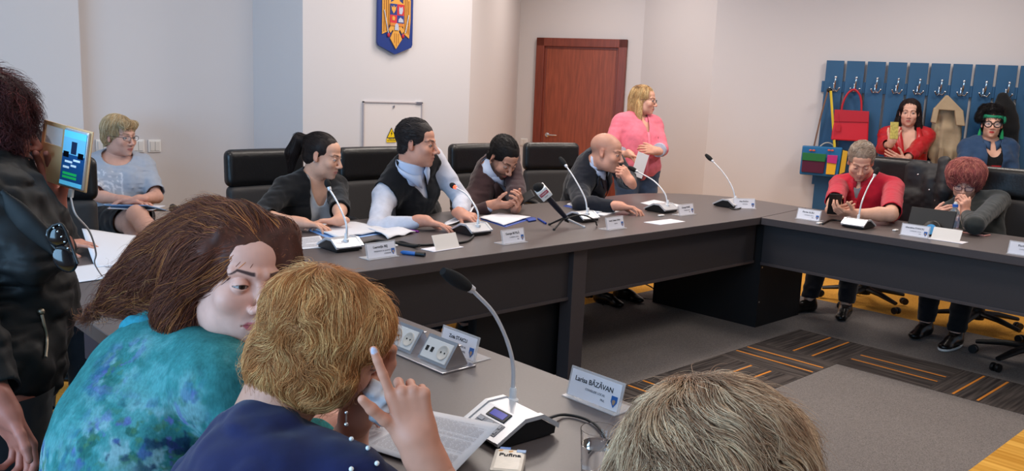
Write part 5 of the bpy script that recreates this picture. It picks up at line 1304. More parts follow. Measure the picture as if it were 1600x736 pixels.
m_pearl = mat('pearl', (232, 226, 220), .18, coat=.6)
a0 = p.sh[1]; a1 = p.el[1]
for px, py in ((549, 686), (589, 724), (549, 733), (622, 722), (632, 745), (600, 752), (575, 700)):
    o_ = np.array([0, 0, CAM_H]); v_ = nrm(at(px, py, 1)-o_); s_ = .9
    for _ in range(60):
        dd_ = fs_.ev((o_+v_*s_)[None])[0]; s_ += dd_*.8
        if dd_ < .0005: break
    if s_ < 1.6: b = MB(); b.ball(o_+v_*s_, .0038); b.build('pearl_bead', m_pearl, t, 60)
trousers(p, t, (26, 28, 36)); [shoe(p, q, t) for q in (1, -1)]
def kflow(l, lr):
    d = l-np.array([-.02, -.045, .115]); d = d/np.maximum(np.linalg.norm(d, axis=1), 1e-6)[:, None]
    return d+np.array([0, 0, -.45])
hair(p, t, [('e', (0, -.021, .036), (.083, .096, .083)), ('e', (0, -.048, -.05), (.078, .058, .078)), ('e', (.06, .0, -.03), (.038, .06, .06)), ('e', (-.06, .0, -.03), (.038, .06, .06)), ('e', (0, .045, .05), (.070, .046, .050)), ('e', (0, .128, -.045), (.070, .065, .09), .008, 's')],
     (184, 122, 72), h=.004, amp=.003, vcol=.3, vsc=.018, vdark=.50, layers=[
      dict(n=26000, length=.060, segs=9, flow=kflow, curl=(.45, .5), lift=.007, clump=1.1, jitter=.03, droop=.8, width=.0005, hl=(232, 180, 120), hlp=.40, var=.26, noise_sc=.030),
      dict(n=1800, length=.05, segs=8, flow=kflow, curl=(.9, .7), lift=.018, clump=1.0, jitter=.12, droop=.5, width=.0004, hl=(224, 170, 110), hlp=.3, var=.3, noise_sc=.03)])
ee = at(541, 655, 1.235)
b = MB(); b.tube([ee+ZZ*.012, ee, ee-ZZ*.006], .0012, 6); b.ball(ee-ZZ*.008, .0032); b.ball(ee+ZZ*.010, .0026); b.build('earring', m_steel, t, 60)
settle(t, (.38, .88, 0))

# --- grey-brown haired head at the bottom edge ------------------------------------------------------
t = person('person with tousled grey-brown hair, only the top of the head in frame at the bottom')
p = Pz(at(1118, 768, .92), dirc(.6, .8, -.30), (.62, .18, .52), (1, .3, 0), shw=.19, s_=1.0, neckdrop=.16, headscale=1.0)
p.arm(1, (1.05, .05, .78), (0, -.8, -.6)); p.arm(-1, (1.1, .5, .78), (0, .8, -.6))
p.sit((1, .2, 0)); body(p, t, dict(skin=(206, 154, 134)), hh=.004, legs=True)
garment(p, 'dark_pullover', m_cloth, t, g=.016, sleeve=1.9, col=(36, 38, 46), mask=lambda l, V, ia: ~((np.hypot(l[:, 0], l[:, 1]-.01) < .07) & (l[:, 2] > -.02)), seed=111)
trousers(p, t, (26, 28, 36))
def gflow(l, lr):
    d = l-np.array([-.03, -.03, .13]); d = d/np.maximum(np.linalg.norm(d, axis=1), 1e-6)[:, None]
    return d*.9+np.array([.55, .15, -.35])
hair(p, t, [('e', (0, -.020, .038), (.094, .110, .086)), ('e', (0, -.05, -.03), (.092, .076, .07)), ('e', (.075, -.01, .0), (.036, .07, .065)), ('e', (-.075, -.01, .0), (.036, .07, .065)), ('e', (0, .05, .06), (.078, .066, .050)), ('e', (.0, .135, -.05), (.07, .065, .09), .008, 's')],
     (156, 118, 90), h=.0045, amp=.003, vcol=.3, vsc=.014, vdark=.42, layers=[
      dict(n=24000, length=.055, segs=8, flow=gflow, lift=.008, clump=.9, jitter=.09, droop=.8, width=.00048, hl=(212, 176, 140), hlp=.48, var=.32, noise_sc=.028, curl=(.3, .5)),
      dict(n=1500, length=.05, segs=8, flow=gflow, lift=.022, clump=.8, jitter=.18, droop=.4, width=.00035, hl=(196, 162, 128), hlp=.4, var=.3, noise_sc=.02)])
settle(t, (.62, .18, 0))

# --- standing person at the left edge with a phone ------------------------------------------------------
t = person('person with dark curly hair and black leather jacket holding up a phone')
hc = at(-20, 200, 2.02)
pv = at(30, 640, 2.0); p = Pz(hc, dirc(.80, .55, -.12), (pv[0]-.05, pv[1]+.02, .80), dirc(.75, .6), female=True, shw=.175, s_=.98, fat=.03, neck=at(0, 275, 2.04))
hp = at(82, 332, 2.12)
p.arm(1, hp, (.2, -.3, -1), hd(dirc(-.30, .0, 1), dirc(.45, -.9, .1), curl=(.5, .55, .6, .65), thumb=(.25, .1), h=.0022), elbow=at(48, 405, 1.86), shoulder=at(-10, 310, 1.88))
p.arm(-1, at(6, 640, 1.70), (-.5, .2, -1), hd(dirc(.35, .1, -.9), dirc(-.4, -.8, 0), curl=(.5, .6, .7, .75), thumb=(.3, .3), h=.0024), shoulder=at(-95, 300, 1.95), elbow=at(-50, 520, 1.75))
p.stand(dirc(.75, .6)); body(p, t, dict(skin=(168, 104, 88)), hh=.004, bh=.007)
garment(p, 'leather_jacket', m_leather_k, t, g=.026, sleeve=1.80, bust=.35, mask=lambda l, V, ia: (V[:, 2] > .69) & ~((np.hypot(l[:, 0], l[:, 1]) < .07) & (l[:, 2] > -.0)), amp=.009, fold=.065, seed=121, h=.0065)
fz_ = F(); torso_ops(fz_, p, .030); arm_ops(fz_, p, 1, .030, 1.8); arm_ops(fz_, p, -1, .030, 1.8); fz_.post.append(folds(p, .009, .065, 121))
def cast(px, py, fld, far=2.6, start=1.2):
    o_ = np.array([0, 0, CAM_H]); v_ = nrm(at(px, py, 1)-o_); s_ = start
    for _ in range(90):
        dd_ = fld.ev((o_+v_*s_)[None])[0]; s_ += dd_*.7
        if dd_ < .0006: return o_+v_*s_
        if s_ > far: break
    return o_+v_*1.95
zp = [cast(*q, fz_) for q in ((64, 487), (69, 508), (73, 530), (71, 558))]
b = MB(); b.tube(catmull(zp, 4), .0035, 6); b.ball(zp[0], (.008, .008, .008)); b.build('pocket_zip', mat('zip_brass', (150, 140, 124), .4, 1.0), t, 60)
zq = [cast(*q, fz_) for q in ((8, 302), (30, 322), (52, 345), (72, 365))]
b = MB(); b.tube(catmull(zq, 4), .0018, 6); b.build('lapel_zip', mat('zip_dark', (70, 70, 74), .4, .8), t, 60)
cw = [cast(*q, fz_, 2.4) for q in ((4, 300), (26, 330), (44, 352), (66, 372), (84, 398))]
f_ = F(); f_.chain([q+np.array([0, 0, .0]) for q in cw], [.008, .014, .017, .014, .007], .02, flat=(FH, .5)); V, Q = f_.mesh(.005); mkmesh('lapel', V, Q, m_leather_k, t)
trousers(p, t, (16, 17, 21)); [shoe(p, q, t) for q in (1, -1)]
hair(p, t, [('e', (0, -.020, .040), (.106, .116, .104)), ('e', (0, -.07, -.03), (.10, .085, .09)), ('c', (.06, .02, .02), (.062, .03, -.03), .035, .03, .02), ('e', (0, .125, -.05), (.075, .075, .085), .008, 's')],
     (66, 27, 28), h=.005, amp=.004, vcol=.3, vsc=.016, vdark=.5, layers=[dict(n=6500, length=.08, segs=10, flow=flow_down(), curl=(1.5, 1.1), lift=.03, clump=.8, jitter=.25, droop=.4, width=.0007, hl=(116, 52, 48), hlp=.2, noise_sc=.025)])
settle(t, (p.P[0], p.P[1], 0))

# --- person hidden behind, holding the big sheets ------------------------------------------------------
t = person('person in black mostly hidden behind the standing one, hand on the large white sheets')
p = Pz(at(40, 246, 3.35), dirc(.75, .3, -.3), (.82, 4.0, .52), (.4, -1, 0), female=True, shw=.17, neckdrop=.15)
p.arm(-1, at(92, 383, 3.42), (.4, .4, -.8), hd(dirc(1, .1, .12), dirc(0, .1, -1), curl=(.3, .35, .4, .45), thumb=(.3, .3)))
p.arm(1, at(20, 390, 3.3), (-.6, .2, -.8), hd(dirc(1, -.1, 0), (0, 0, -1)))
p.sit((.3, -1, 0)); body(p, t, dict(skin=(190, 134, 112)))
garment(p, 'black_blazer', m_cloth, t, g=.020, sleeve=1.9, col=(17, 17, 20), mask=VN(.07, .12), seed=131)
trousers(p, t)
glasses(p, t, w=.046, hgt=.028)
hair(p, t, [('e', (0, -.022, .040), (.086, .10, .085)), ('e', (0, -.055, -.06), (.08, .060, .10)), ('c', (-.066, -.02, .0), (-.08, .0, -.14), .03, .03, .02), ('e', (0, .105, -.03), (.064, .065, .10), .008, 's')], (36, 24, 24), layers=[dict(n=1200, length=.09, mask=NOF)])
settle(t, (.82, 4.0, 0))
chair(1.02, 4.05, (-.25, -1), 'black office chair whose square back shows left of the seated blonde woman')
# ------------------------------------------------------------------ helpers for things on the tables
def onx(px, py, X): v = at(px, py, 1)-np.array([0, 0, CAM_H]); return np.array([0, 0, CAM_H])+v*X/v[0]
def ony(px, py, Y): v = at(px, py, 1)-np.array([0, 0, CAM_H]); return np.array([0, 0, CAM_H])+v*Y/v[1]
def onw(px, py, c): v = at(px, py, 1)-np.array([0, 0, CAM_H]); return np.array([0, 0, CAM_H])+v*c/(v@WN)
m_silver = mat('silver_plastic', (200, 200, 204), .32, .35); m_stem = mat('gooseneck_white', (214, 214, 218), .3, .3)
m_foam = mat('foam_black', (20, 20, 21), .95, bump=(400, .5, .002)); m_acr = mat('clear_acrylic', (226, 226, 230), .12, alpha=.42)
m_lcd = mat('lcd_blue', (16, 20, 90), .2, emit=((24, 40, 190), .5)); m_key = mat('key_grey', (176, 176, 182), .5)
m_ringr = mat('ring_lit', (255, 90, 60), .4, emit=((255, 70, 40), 3.0))
m_cable = mat('cable_black', (14, 14, 15), .5); m_cablew = mat('cable_white', (222, 222, 226), .5)
def mic(c, u, stem, head, label, lit=False, s=1.0, group='gooseneck microphones on the tables'):
    """c base centre on the table, u towards the speaker, stem points from the foot up, head end point"""
    c = np.asarray(c, float); t = empty('gooseneck_microphone', (c[0], c[1], TZ)); tag(t, label, 'microphone', group)
    u = nrm(u); x = np.cross(u, ZZ); R = np.array([x, u, ZZ]).T      # x lateral, y to the speaker
    Rp = np.array([u, ZZ, x]).T                                     # prism plane: (toward speaker, up), extruded laterally
    o = np.array([0, 0, 0.0])
    b = MB(); b.prism([(-.072*s, .004), (.080*s, .003), (.082*s, .012*s), (.012*s, .046*s), (-.03*s, .046*s), (-.074*s, .018*s)], -.064*s, .064*s, Rp, o); b.build('base_body', m_black, t)
    b = MB()
    for q in (-1, 1): b.prism([(-.078*s, .016*s), (-.032*s, .047*s), (.014*s, .047*s), (.086*s, .010*s), (.088*s, .018*s), (.016*s, .056*s), (-.034*s, .056*s), (-.08*s, .026*s)], q*.064*s-.006*s, q*.064*s+.006*s, Rp, o)
    b.prism([(-.078*s, .018*s), (-.032*s, .045*s), (.014*s, .045*s), (.084*s, .010*s), (.086*s, .016*s), (.015*s, .053*s), (-.033*s, .053*s), (-.079*s, .024*s)], -.064*s, .064*s, Rp, o)
    b.build('top_shell', m_silver, t)
    # screen and keypad on the slope that faces the speaker
    a = math.atan2(.053-.016, .086-.015); sl = np.array([x, u*math.cos(a)-ZZ*math.sin(a), u*math.sin(a)+ZZ*math.cos(a)]).T
    m0 = o+u*.015*s+ZZ*.053*s
    b = MB(); b.box(m0+sl@np.array([.0, .018*s, .001*s]), (.062*s, .026*s, .003*s), sl, .001); b.build('screen_bezel', m_black, t)
    b = MB(); b.box(m0+sl@np.array([.0, .018*s, .0026*s]), (.046*s, .016*s, .001*s), sl); b.build('screen', m_lcd, t)
    b = MB(); b.box(m0+sl@np.array([.0, .053*s, .001*s]), (.085*s, .034*s, .002*s), sl, .0008); kp = b.build('keypad', mat('keypad_grey', (158, 156, 160), .5), t)
    for kx in (-.03, 0, .03):
        for ky in (.045, .060):
            b = MB(); b.box(m0+sl@np.array([kx*s, ky*s, .003*s]), (.018*s, .009*s, .002*s), sl, .0006); b.build('key', m_key, kp)
    P = [np.asarray(q, float)-np.array([c[0], c[1], TZ]) for q in stem]; H = np.asarray(head, float)-np.array([c[0], c[1], TZ])
    b = MB(); b.lathe([(.013*s, -.01), (.013*s, .006), (.008*s, .010), (.008*s, .03), (.006*s, .034)], P[0]); b.build('stem_socket', mat('socket_white', (220, 220, 222), .35), t, 50)
    cv = catmull(P, 8); b = MB(); b.tube(cv, [.0048*s]*(len(cv)//2)+[.0042*s]*(len(cv)-len(cv)//2), 10); b.build('gooseneck', m_stem, t, 60)
    d = nrm(H-P[-1]); b = MB(); b.tube([P[-1]-d*.004, P[-1]+d*.012*s], [.008*s, .010*s], 12); b.build('light_ring', m_ringr if lit else m_stem, t, 60)
    b = MB(); L_ = np.linalg.norm(H-P[-1]); n = 9; b.tube([P[-1]+d*(.010*s+L_*i/n) for i in range(n+1)], [.015*s*math.sin(math.pi*(.18+.70*i/n))**.6 if i else .010*s for i in range(n+1)], 14); b.build('foam_windscreen', m_foam, t, 60)
    return t
def mic_px(base, stem, head, ax, label, lit=False, s=1.0):
    c = onz(*base, TZ); f0 = onz(*stem[0], TZ+.045*s)
    if ax == 'y': fx = lambda p: onx(p[0], p[1], f0[0]); u = (0, 1, 0)
    elif ax == 'x': fx = lambda p: ony(p[0], p[1], f0[1]); u = (1, 0, 0)
    else: fx = lambda p: ony(p[0], p[1], f0[1]); u = (-1, .08, 0)
    c = np.array([f0[0], f0[1], TZ])+np.array(u)*(.045 if ax != 'x' else .005)*s+np.array([0, -.045 if ax == 'nx' else 0, 0])
    return mic(c, u, [f0]+[fx(q) for q in stem[1:]], fx(head), label, lit, s)
mic_px((530, 381), [(541, 376), (541, 350), (528, 318), (515, 296)], (511, 284), 'y', 'gooseneck microphone in front of the woman in the black cardigan', s=1.0)
mic_px((722, 360), [(747, 353), (746, 330), (730, 305), (712, 293)], (706, 289), 'y', 'gooseneck microphone with its ring lit red in front of the man in the vest', True)
mic_px((897, 343), [(918, 334), (914, 310), (899, 281), (885, 260)], (876, 248), 'y', 'gooseneck microphone beside the press microphone')
mic_px((1025, 328), [(1043, 321), (1039, 303), (1022, 283), (996, 268)], (984, 262), 'y', 'gooseneck microphone in front of the bald man')
mic_px((1130, 321), [(1149, 314), (1145, 295), (1131, 271), (1114, 252)], (1104, 243), 'y', 'gooseneck microphone standing alone on the rounded table corner')
mic_px((1338, 347), [(1341, 344), (1346, 318), (1356, 293), (1366, 275)], (1371, 264), 'x', 'gooseneck microphone in front of the man in the red polo')
big = mic_px((800, 680), [(801, 628), (800, 560), (775, 495), (737, 452)], (697, 427), 'nx', 'large near gooseneck microphone with blue screen on the side table in the foreground', s=1.0)

# ------------------------------------------------------------------ name plates
m_card = mat('card_white', (232, 230, 238), .6); m_sh = mat('emblem_blue', (40, 96, 170), .5); m_sh2 = mat('emblem_ochre', (170, 140, 110), .5)
def plate(c, face, lines, label, w=.145, h=.060, tilt=.25):
    c = np.asarray(c, float); t = empty('name_plate', (c[0], c[1], TZ)); tag(t, label, 'name plate', 'name plates on the tables')
    face = (list(face)+[0])[:3]; n = nrm(face); x = np.cross(ZZ, n); up = nrm(ZZ*math.cos(tilt)-n*math.sin(tilt)); nn = np.cross(x, up)
    R = np.array([x, up, nn]).T; o = np.array([0, 0, .004])
    b = MB(); b.box(o+R@np.array([0, h/2, 0]), (w+.012, h+.012, .004), R, .001); b.build('acrylic_holder', m_acr, t)
    b = MB(); b.box(np.array([0, 0, .002])-n*.012*1+n*.0, (.001, .001, .001)); b = MB(); Rb = np.array([x, -n, ZZ]).T; b.box(np.array([0, 0, .002])-n*.02, (w+.012, .075, .003), Rb, .001); b.build('acrylic_foot', m_acr, t)
    b = MB(); b.box(o+R@np.array([0, h/2, .0024]), (w, h, .0008), R); b.build('card', m_card, t)
    for k, (tx, sz, yy, xx, bold) in enumerate(lines):
        text(tx, sz, o+R@np.array([xx, yy, .0030]), R, m_ink if bold else m_inkg, t, bold=.0002 if bold else 0)
    e = o+R@np.array([w*.41, h*.34, .0030]); b = MB(); b.prism([(-.009, .012), (-.009, -.002), (0, -.015), (.009, -.002), (.009, .012)], 0, .0006, R, e); b.build('emblem', m_sh, t)
    b = MB(); b.prism([(-.005, .001), (-.003, -.006), (0, -.010), (.003, -.006), (.005, .001), (0, .004)], .0006, .001, R, e); b.build('emblem_figure', m_sh2, t)
    return t
def nl(a, b2, c=None, s=.0140): return [(a, s, .044, -.004, True), (b2, .0075, .026, .004, False)]+([(c, .0075, .014, .03, False)] if c else [])
for px, py, face, ln, lb in [
    (597, 403, (.05, -1), nl('Laurenţiu BEJ', 'PREŞEDINTE DE ŞEDINŢĂ', 'CONSILIER'), 'name plate left of the blue marker pen'),
    (803, 380, (.05, -1), nl('George BUTILĂ', 'CONSILIER LOCAL', 'PNL'), 'name plate in front of the clipboard, near the table edge'),
    (962, 358, (.05, -1), nl('Ionuţ Cristian STAN', 'PRIMAR', None, .0115), 'name plate right below the press microphone, near the table edge'),
    (1073, 336, (.0, -1), nl('George PANĂ', 'CONSILIER LOCAL', 'PNL'), 'name plate right of the bald man\'s hand'),
    (1163, 326, (-.6, -.9), nl('Ana RADU', 'SECRETAR', None), 'angled name plate on the rounded corner beside the lone microphone'),
    (1262, 344, (-1, 0), nl('Florian RUSU', 'CONSILIER LOCAL', 'PSD'), 'name plate left of the red polo man\'s microphone'),
    (1428, 370, (-1, 0), nl('Gherghina STANCIU', 'CONSILIER LOCAL', 'PSD', .012), 'name plate in front of the tablet'),
    (1600, 400, (-1, 0), nl('Florin ENE', 'CONSILIER LOCAL', None), 'name plate cut off by the right edge of the picture')]:
    plate(onz(px, py, TZ), face, ln, lb)
q = onz(713, 556, TZ); plate((q[0], q[1], TZ), (-1, 0), nl('Zoia STAICU', 'CONSILIER LOCAL', 'PNL'), 'name plate behind the pop-up sockets on the near side table', w=.145)
plate((onz(925, 632, TZ)[0], onz(925, 632, TZ)[1], TZ), (-1, 0), nl('Larisa BĂZĂVAN', 'CONSILIER LOCAL', 'PNL', .0165), 'large clear name plate in the foreground right of the near microphone', w=.155, h=.064)
def blank(px, py, face, label):
    c = onz(px, py, TZ); t = empty('blank_card', (c[0], c[1], TZ)); tag(t, label, 'card', 'blank folded cards')
    face = (list(face)+[0])[:3]; n = nrm(face); x = np.cross(ZZ, n); up = nrm(ZZ*math.cos(.45)-n*math.sin(.45)); nn = np.cross(x, up); R = np.array([x, up, nn]).T
    b = MB(); b.box(R@np.array([0, .036, 0])+ZZ*.003, (.15, .072, .0016), R, .0005); b.build('front_leaf', mat('card_cream', (236, 228, 220), .6), t)
    b = MB(); b.box(np.array([0, 0, .0018])-n*.035, (.19, .085, .0025), np.array([x, -n, ZZ]).T, .0008); b.build('foot', m_card, t)
blank(700, 390, (.1, -1), 'blank cream card on its stand left of the red-lit microphone'); blank(1476, 377, (-1, 0), 'blank cream card on its stand by the water bottle')
t = empty('flat_card'); tag(t, 'blank white card lying flat in front of the bald man', 'card')
def quad(c4, z, t_=.0012, name='sheet', m=None, parent=None, wav=.0, n=10, seed=0, lift=None):
    """thin sheet through four corner points given on the picture, lying at height z; wav = ripple"""
    c4 = [onz(px, py, z if lift is None else z+lift[i]) if len((px, py)) == 2 else None for i, (px, py) in enumerate(c4)]
    V = []
    for j in range(n+1):
        for i in range(n+1):
            a, b_ = i/n, j/n; p = (c4[0]*(1-a)+c4[1]*a)*(1-b_)+(c4[3]*(1-a)+c4[2]*a)*b_
            V.append(p)
    V = np.array(V)
    if wav: V[:, 2] += wav*(vnoise(V, .06, seed+3)+1)*.5
    Q = np.array([(j*(n+1)+i, j*(n+1)+i+1, (j+1)*(n+1)+i+1, (j+1)*(n+1)+i) for j in range(n) for i in range(n)])
    o = mkmesh(name, V, Q, m or m_paper, parent); md = o.modifiers.new('thickness', 'SOLIDIFY'); md.thickness = t_; md.offset = 1
    o['_c'] = 0; del o['_c']
    return o, c4
def place(t, c4):
    c = sum(c4)/4; t.location = (c[0], c[1], TZ)
    for ch in t.children: ch.matrix_parent_inverse = Matrix.Translation((-c[0], -c[1], -TZ))
o_, c4 = quad([(1006, 347), (1048, 342), (1071, 346), (1032, 351)], TZ+.002, .003, 'card', m_card, t); place(t, c4)
def printed(parent, c4, z, rows=26, x0=.10, x1=.92, y0=.12, y1=.93, seed=0, th=.0012, m=None):
    r = random.Random(seed); b = MB()
    def P_(a, b_): p = (c4[0]*(1-a)+c4[1]*a)*(1-b_)+(c4[3]*(1-a)+c4[2]*a)*b_; return np.array([p[0], p[1], z(a, b_) if callable(z) else z])
    for k in range(rows):
        v = y0+(y1-y0)*k/rows; e = x1 if r.random() > .2 else x0+(x1-x0)*r.uniform(.3, .9)
        if r.random() < .08: continue
        h = (y1-y0)/rows*.30; x = x0
        while x < e:
            wd = r.uniform(.03, .09); x2 = min(x+wd, e); b.add([P_(x, v), P_(x2, v), P_(x2, v+h), P_(x, v+h)], [(0, 1, 2, 3)]); x = x2+.012
    return b.build('printed_lines', m or mat('print_grey', (158, 156, 162), .8), parent)
def doc(label, c4px, m=None, wav=0, z=.001, printed_=0, cat='paper', name='paper_sheet', group=None, thick=.001, seed=0, lift=None, rows=26, **k):
    t = empty(name); tag(t, label, cat, group)
    o_, c4 = quad(c4px, TZ+z, thick, 'sheet', m, t, wav, seed=seed, lift=lift)
    if printed_: printed(t, c4, (TZ+z+thick+.0006) if lift is None else (lambda a, b_: TZ+z+thick+.0008+(lift[0]*(1-a)+lift[1]*a)*(1-b_)+(lift[3]*(1-a)+lift[2]*a)*b_), rows=rows, seed=seed, **k)
    place(t, c4); return t
# foreground papers
doc('printed sheet of text on the near table under the near microphone\'s edge', [(664, 640), (782, 663), (706, 742), (556, 694)], z=.007, printed_=1, rows=40, seed=1, lift=[.0, .062, 0, 0])
doc('second printed sheet mostly under the curly-haired woman\'s wrists', [(560, 628), (660, 640), (610, 700), (500, 682)], z=.003, printed_=1, rows=40, seed=2)
# the large sheets on the left
doc('flat white plan sheet on the table left of the teal-jacketed woman', [(90, 420), (300, 392), (330, 412), (100, 444)], z=.004, printed_=1, rows=16, seed=3, x0=.3)
t = empty('plan_sheet'); tag(t, 'large white sheet curling up under a hand left of the teal-jacketed woman', 'paper')
V = []; n = 20
A0, A1, B0, B1 = onz(150, 418, TZ+.004), onz(300, 404, TZ+.004), at(128, 361, 3.55), at(292, 366, 3.9)
for j in range(n+1):
    for i in range(n+1):
        a, b_ = i/n, j/n; p = (A0*(1-a)+A1*a)*(1-b_)+(B0*(1-a)+B1*a)*b_; zf = TZ+.004+(p[2]-TZ)*(b_**1.6)/max(b_, .01)
        V.append([p[0], p[1], max(TZ+.006, TZ+(p[2]-TZ)*b_**.5+.012*math.sin(a*5+b_*2)*b_)])
mkmesh('sheet', np.array(V), np.array([(j*(n+1)+i, j*(n+1)+i+1, (j+1)*(n+1)+i+1, (j+1)*(n+1)+i) for j in range(n) for i in range(n)]), m_paper, t).modifiers.new('thickness', 'SOLIDIFY').thickness = .001
place(t, [A0, A1, B0, B1])
# cardigan woman's papers
m_fold = mat('folder_blue', (130, 166, 216), .5); m_foldd = mat('folder_navy', (28, 64, 150), .45)
doc('pale blue folder with a stack of white pages in front of the cardigan woman', [(474, 356), (556, 350), (604, 364), (524, 377)], m_fold, z=.001, cat='folder', name='folder', thick=.004)
doc('loose white pages on the blue folder', [(478, 353), (556, 348), (602, 361), (528, 373)], z=.007, wav=.014, thick=.006, seed=4)
doc('open white pages curling beside the folder, near the purple pen', [(572, 358), (612, 353), (649, 364), (606, 374)], z=.003, wav=.022, thick=.004, seed=5)
doc('white page lying left of the cardigan woman\'s microphone', [(462, 372), (500, 368), (512, 386), (462, 390)], z=.002, printed_=1, rows=12, seed=6)
def pen(a, b_, r, m, label, name='pen', cap=None, z=.006):
    p, q = onz(*a, TZ+z), onz(*b_, TZ+z); c = (p+q)/2; t = empty(name, (c[0], c[1], TZ)); tag(t, label, 'pen')
    d = nrm(q-p); L_ = np.linalg.norm(q-p); o = np.array([0, 0, z])-d*L_/2
    b = MB(); b.tube([o, o+d*L_*.08, o+d*L_*.1, o+d*L_*.95, o+d*L_], [r*.4, r*.9, r, r, r*.7], 10); b.build('barrel', m, t, 50)
    b = MB(); b.tube([o+d*L_*.62, o+d*L_], [r*1.12, r*1.12], 10); b.build('cap', cap or m, t, 50); return t
pen((619, 357), (654, 362), .005, mat('purple', (130, 40, 140), .4), 'purple pen on the head table by the vest man\'s elbow')
pen((626, 394), (664, 398), .009, mat('marker_blue', (36, 96, 170), .35), 'blue marker pen with dark end beside the first name plate', 'marker_pen', m_black, .009)
pen((840, 341), (853, 349), .005, m_foldd, 'blue pen beside the clipboard')
pen((519, 347), (536, 333), .004, m_foldd, 'blue pen in the hands of the cardigan woman', z=.03)
pen((912, 345), (925, 350), .006, m_black, 'black pen behind the press microphone') if False else None
# vest man's page
t = empty('paper_sheet'); tag(t, 'white page curling up in the hands of the man in the vest', 'paper')
V = []; A0, A1, B0, B1 = onz(692, 352, TZ+.004), onz(735, 348, TZ+.004), onz(696, 342, TZ+.02), onz(742, 328, TZ+.03)
for j in range(11):
    for i in range(11):
        a, b_ = i/10, j/10; p = (A0*(1-a)+A1*a)*(1-b_)+(B0*(1-a)+B1*a)*b_; V.append([p[0], p[1], TZ+.003+.055*a**2.2+.01*b_*math.sin(a*3)])
mkmesh('sheet', np.array(V), np.array([(j*11+i, j*11+i+1, (j+1)*11+i+1, (j+1)*11+i) for j in range(10) for i in range(10)]), m_paper, t).modifiers.new('thickness', 'SOLIDIFY').thickness = .001
place(t, [A0, A1, B0, B1])
# clipboard
t = empty('clipboard'); tag(t, 'blue clipboard with white sheets in front of the man in the brown suit', 'clipboard')
o_, c4 = quad([(747, 341), (779, 333), (838, 340), (790, 355)], TZ+.001, .004, 'board', m_foldd, t); o2, _ = quad([(749, 340), (779, 333), (829, 339), (787, 352)], TZ+.006, .003, 'sheets', None, t, wav=.006)
o3, _ = quad([(822, 341), (836, 340), (838, 343), (826, 345)], TZ+.009, .006, 'clip', m_foldd, t); place(t, c4)
# bald man's binders
t = empty('document_binder'); tag(t, 'navy-edged stack of white documents in front of the bald man', 'binder')
o_, c4 = quad([(880, 322), (902, 313), (978, 324), (941, 335)], TZ+.001, .006, 'cover', m_foldd, t); quad([(886, 319), (904, 312), (972, 322), (936, 332)], TZ+.008, .012, 'pages', None, t, wav=.006)
quad([(930, 335), (972, 323), (982, 325), (944, 337)], TZ+.004, .008, 'loose_pages', None, t, wav=.004); place(t, c4)
doc('white page under the bald man\'s resting hand', [(1000, 317), (1022, 312), (1068, 321), (1040, 327)], z=.002, seed=8)
doc('black object lying behind the press microphone', [(906, 336), (934, 334), (940, 338), (912, 341)], m_black, z=.001, thick=.012, cat='phone', name='mobile_phone', seed=9)
for px, py, lb in ((1033, 338, 'small white tag on the table below the bald man\'s microphone'), (1399, 361, 'small white tag on the right table beside the name plate'), (1280, 350, 'small white tag by the red polo man\'s name plate'), (614, 386, 'small white tag on the cable near the first name plate')):
    c = onz(px, py, TZ); t = MB().box((0, 0, .006), (.045, .02, .008), bev=.003).build('cable_tag', m_white); t.location = (c[0], c[1], TZ); tag(t, lb, 'tag', 'small white cable tags')

# press microphone on its tabletop tripod
c = onz(880, 356, TZ); t = empty('press_microphone', (c[0], c[1], TZ)); tag(t, 'black press microphone with a white logo cube on a small tabletop tripod', 'microphone')
X = c[1]; top_ = ony(852, 300, X-.0)-c; bot = ony(884, 340, X)-c; top_[1] = .02; bot[1] = 0
d = nrm(top_-bot)
b = MB(); b.tube([bot, bot+d*.07, top_-d*.02], [.012, .015, .017], 12); b.build('handle', mat('mic_handle', (22, 26, 40), .4), t, 50)
b = MB(); b.ball(top_+d*.035, (.026, .026, .034), frame(ZZ, d)@np.array([[1, 0, 0], [0, 1, 0], [0, 0, 1]])); b.build('foam_windscreen', m_foam, t, 60)
cc = top_-d*.005; xd = nrm(np.cross(d, FH)); fd_ = np.cross(xd, d); Rc = np.array([xd, d, fd_]).T
b = MB(); b.box(cc, (.062, .066, .058), Rc, .004); b.build('logo_cube', m_white, t)
fs2 = -1 if fd_@FH > 0 else 1
Rt = np.array([xd*(-fs2 if False else 1), d, fd_]).T
e_ = cc+fd_*fs2*.030; xr = xd if np.dot(np.cross(xd, d), fd_*fs2) > 0 else -xd
rot = math.radians(-62); ux, uy = xr*1.0, d
Ra = np.array([xr, d, np.cross(xr, d)]).T
b = MB(); b.box(e_+d*.008, (.05, .020, .0012), Ra); b.build('red_logo_field', mat('logo_red', (170, 52, 78), .5), t)
text('TARGET', .012, e_+d*.008+Ra[:, 2]*.001, Ra, m_white, t, width=.042); text('news', .010, e_-d*.014+Ra[:, 2]*.0006, Ra, m_inkg, t)
b = MB(); b.ball(bot-d*.01, .014); b.tube([bot-d*.01, bot-d*.02-ZZ*.01, np.array([bot[0], bot[1], .02+bot[2]*.4])], .009, 8); b.build('tripod_head', m_black, t, 60)
hb_ = np.array([bot[0]-.01, bot[1], .055])
for a, m_ in ((math.radians(-35), m_silver), (math.radians(200), m_black), (math.radians(95), m_black)):
    e2 = hb_+np.array([math.cos(a)*.12, math.sin(a)*.10, -.05]); b = MB(); b.tube([hb_, e2], [.006, .005], 8); b.ball(e2, .008); b.build('tripod_leg', m_, t, 60)
b = MB(); b.tube(catmull([bot-d*.01, bot+np.array([-.03, -.03, .0]), bot+np.array([.05, -.07, .02]), bot+np.array([.13, -.09, -.01]), np.array([bot[0]+.19, -.06, .006])], 8), .004, 8); b.build('cable', m_cable, t, 60)
bpy.context.view_layer.update()

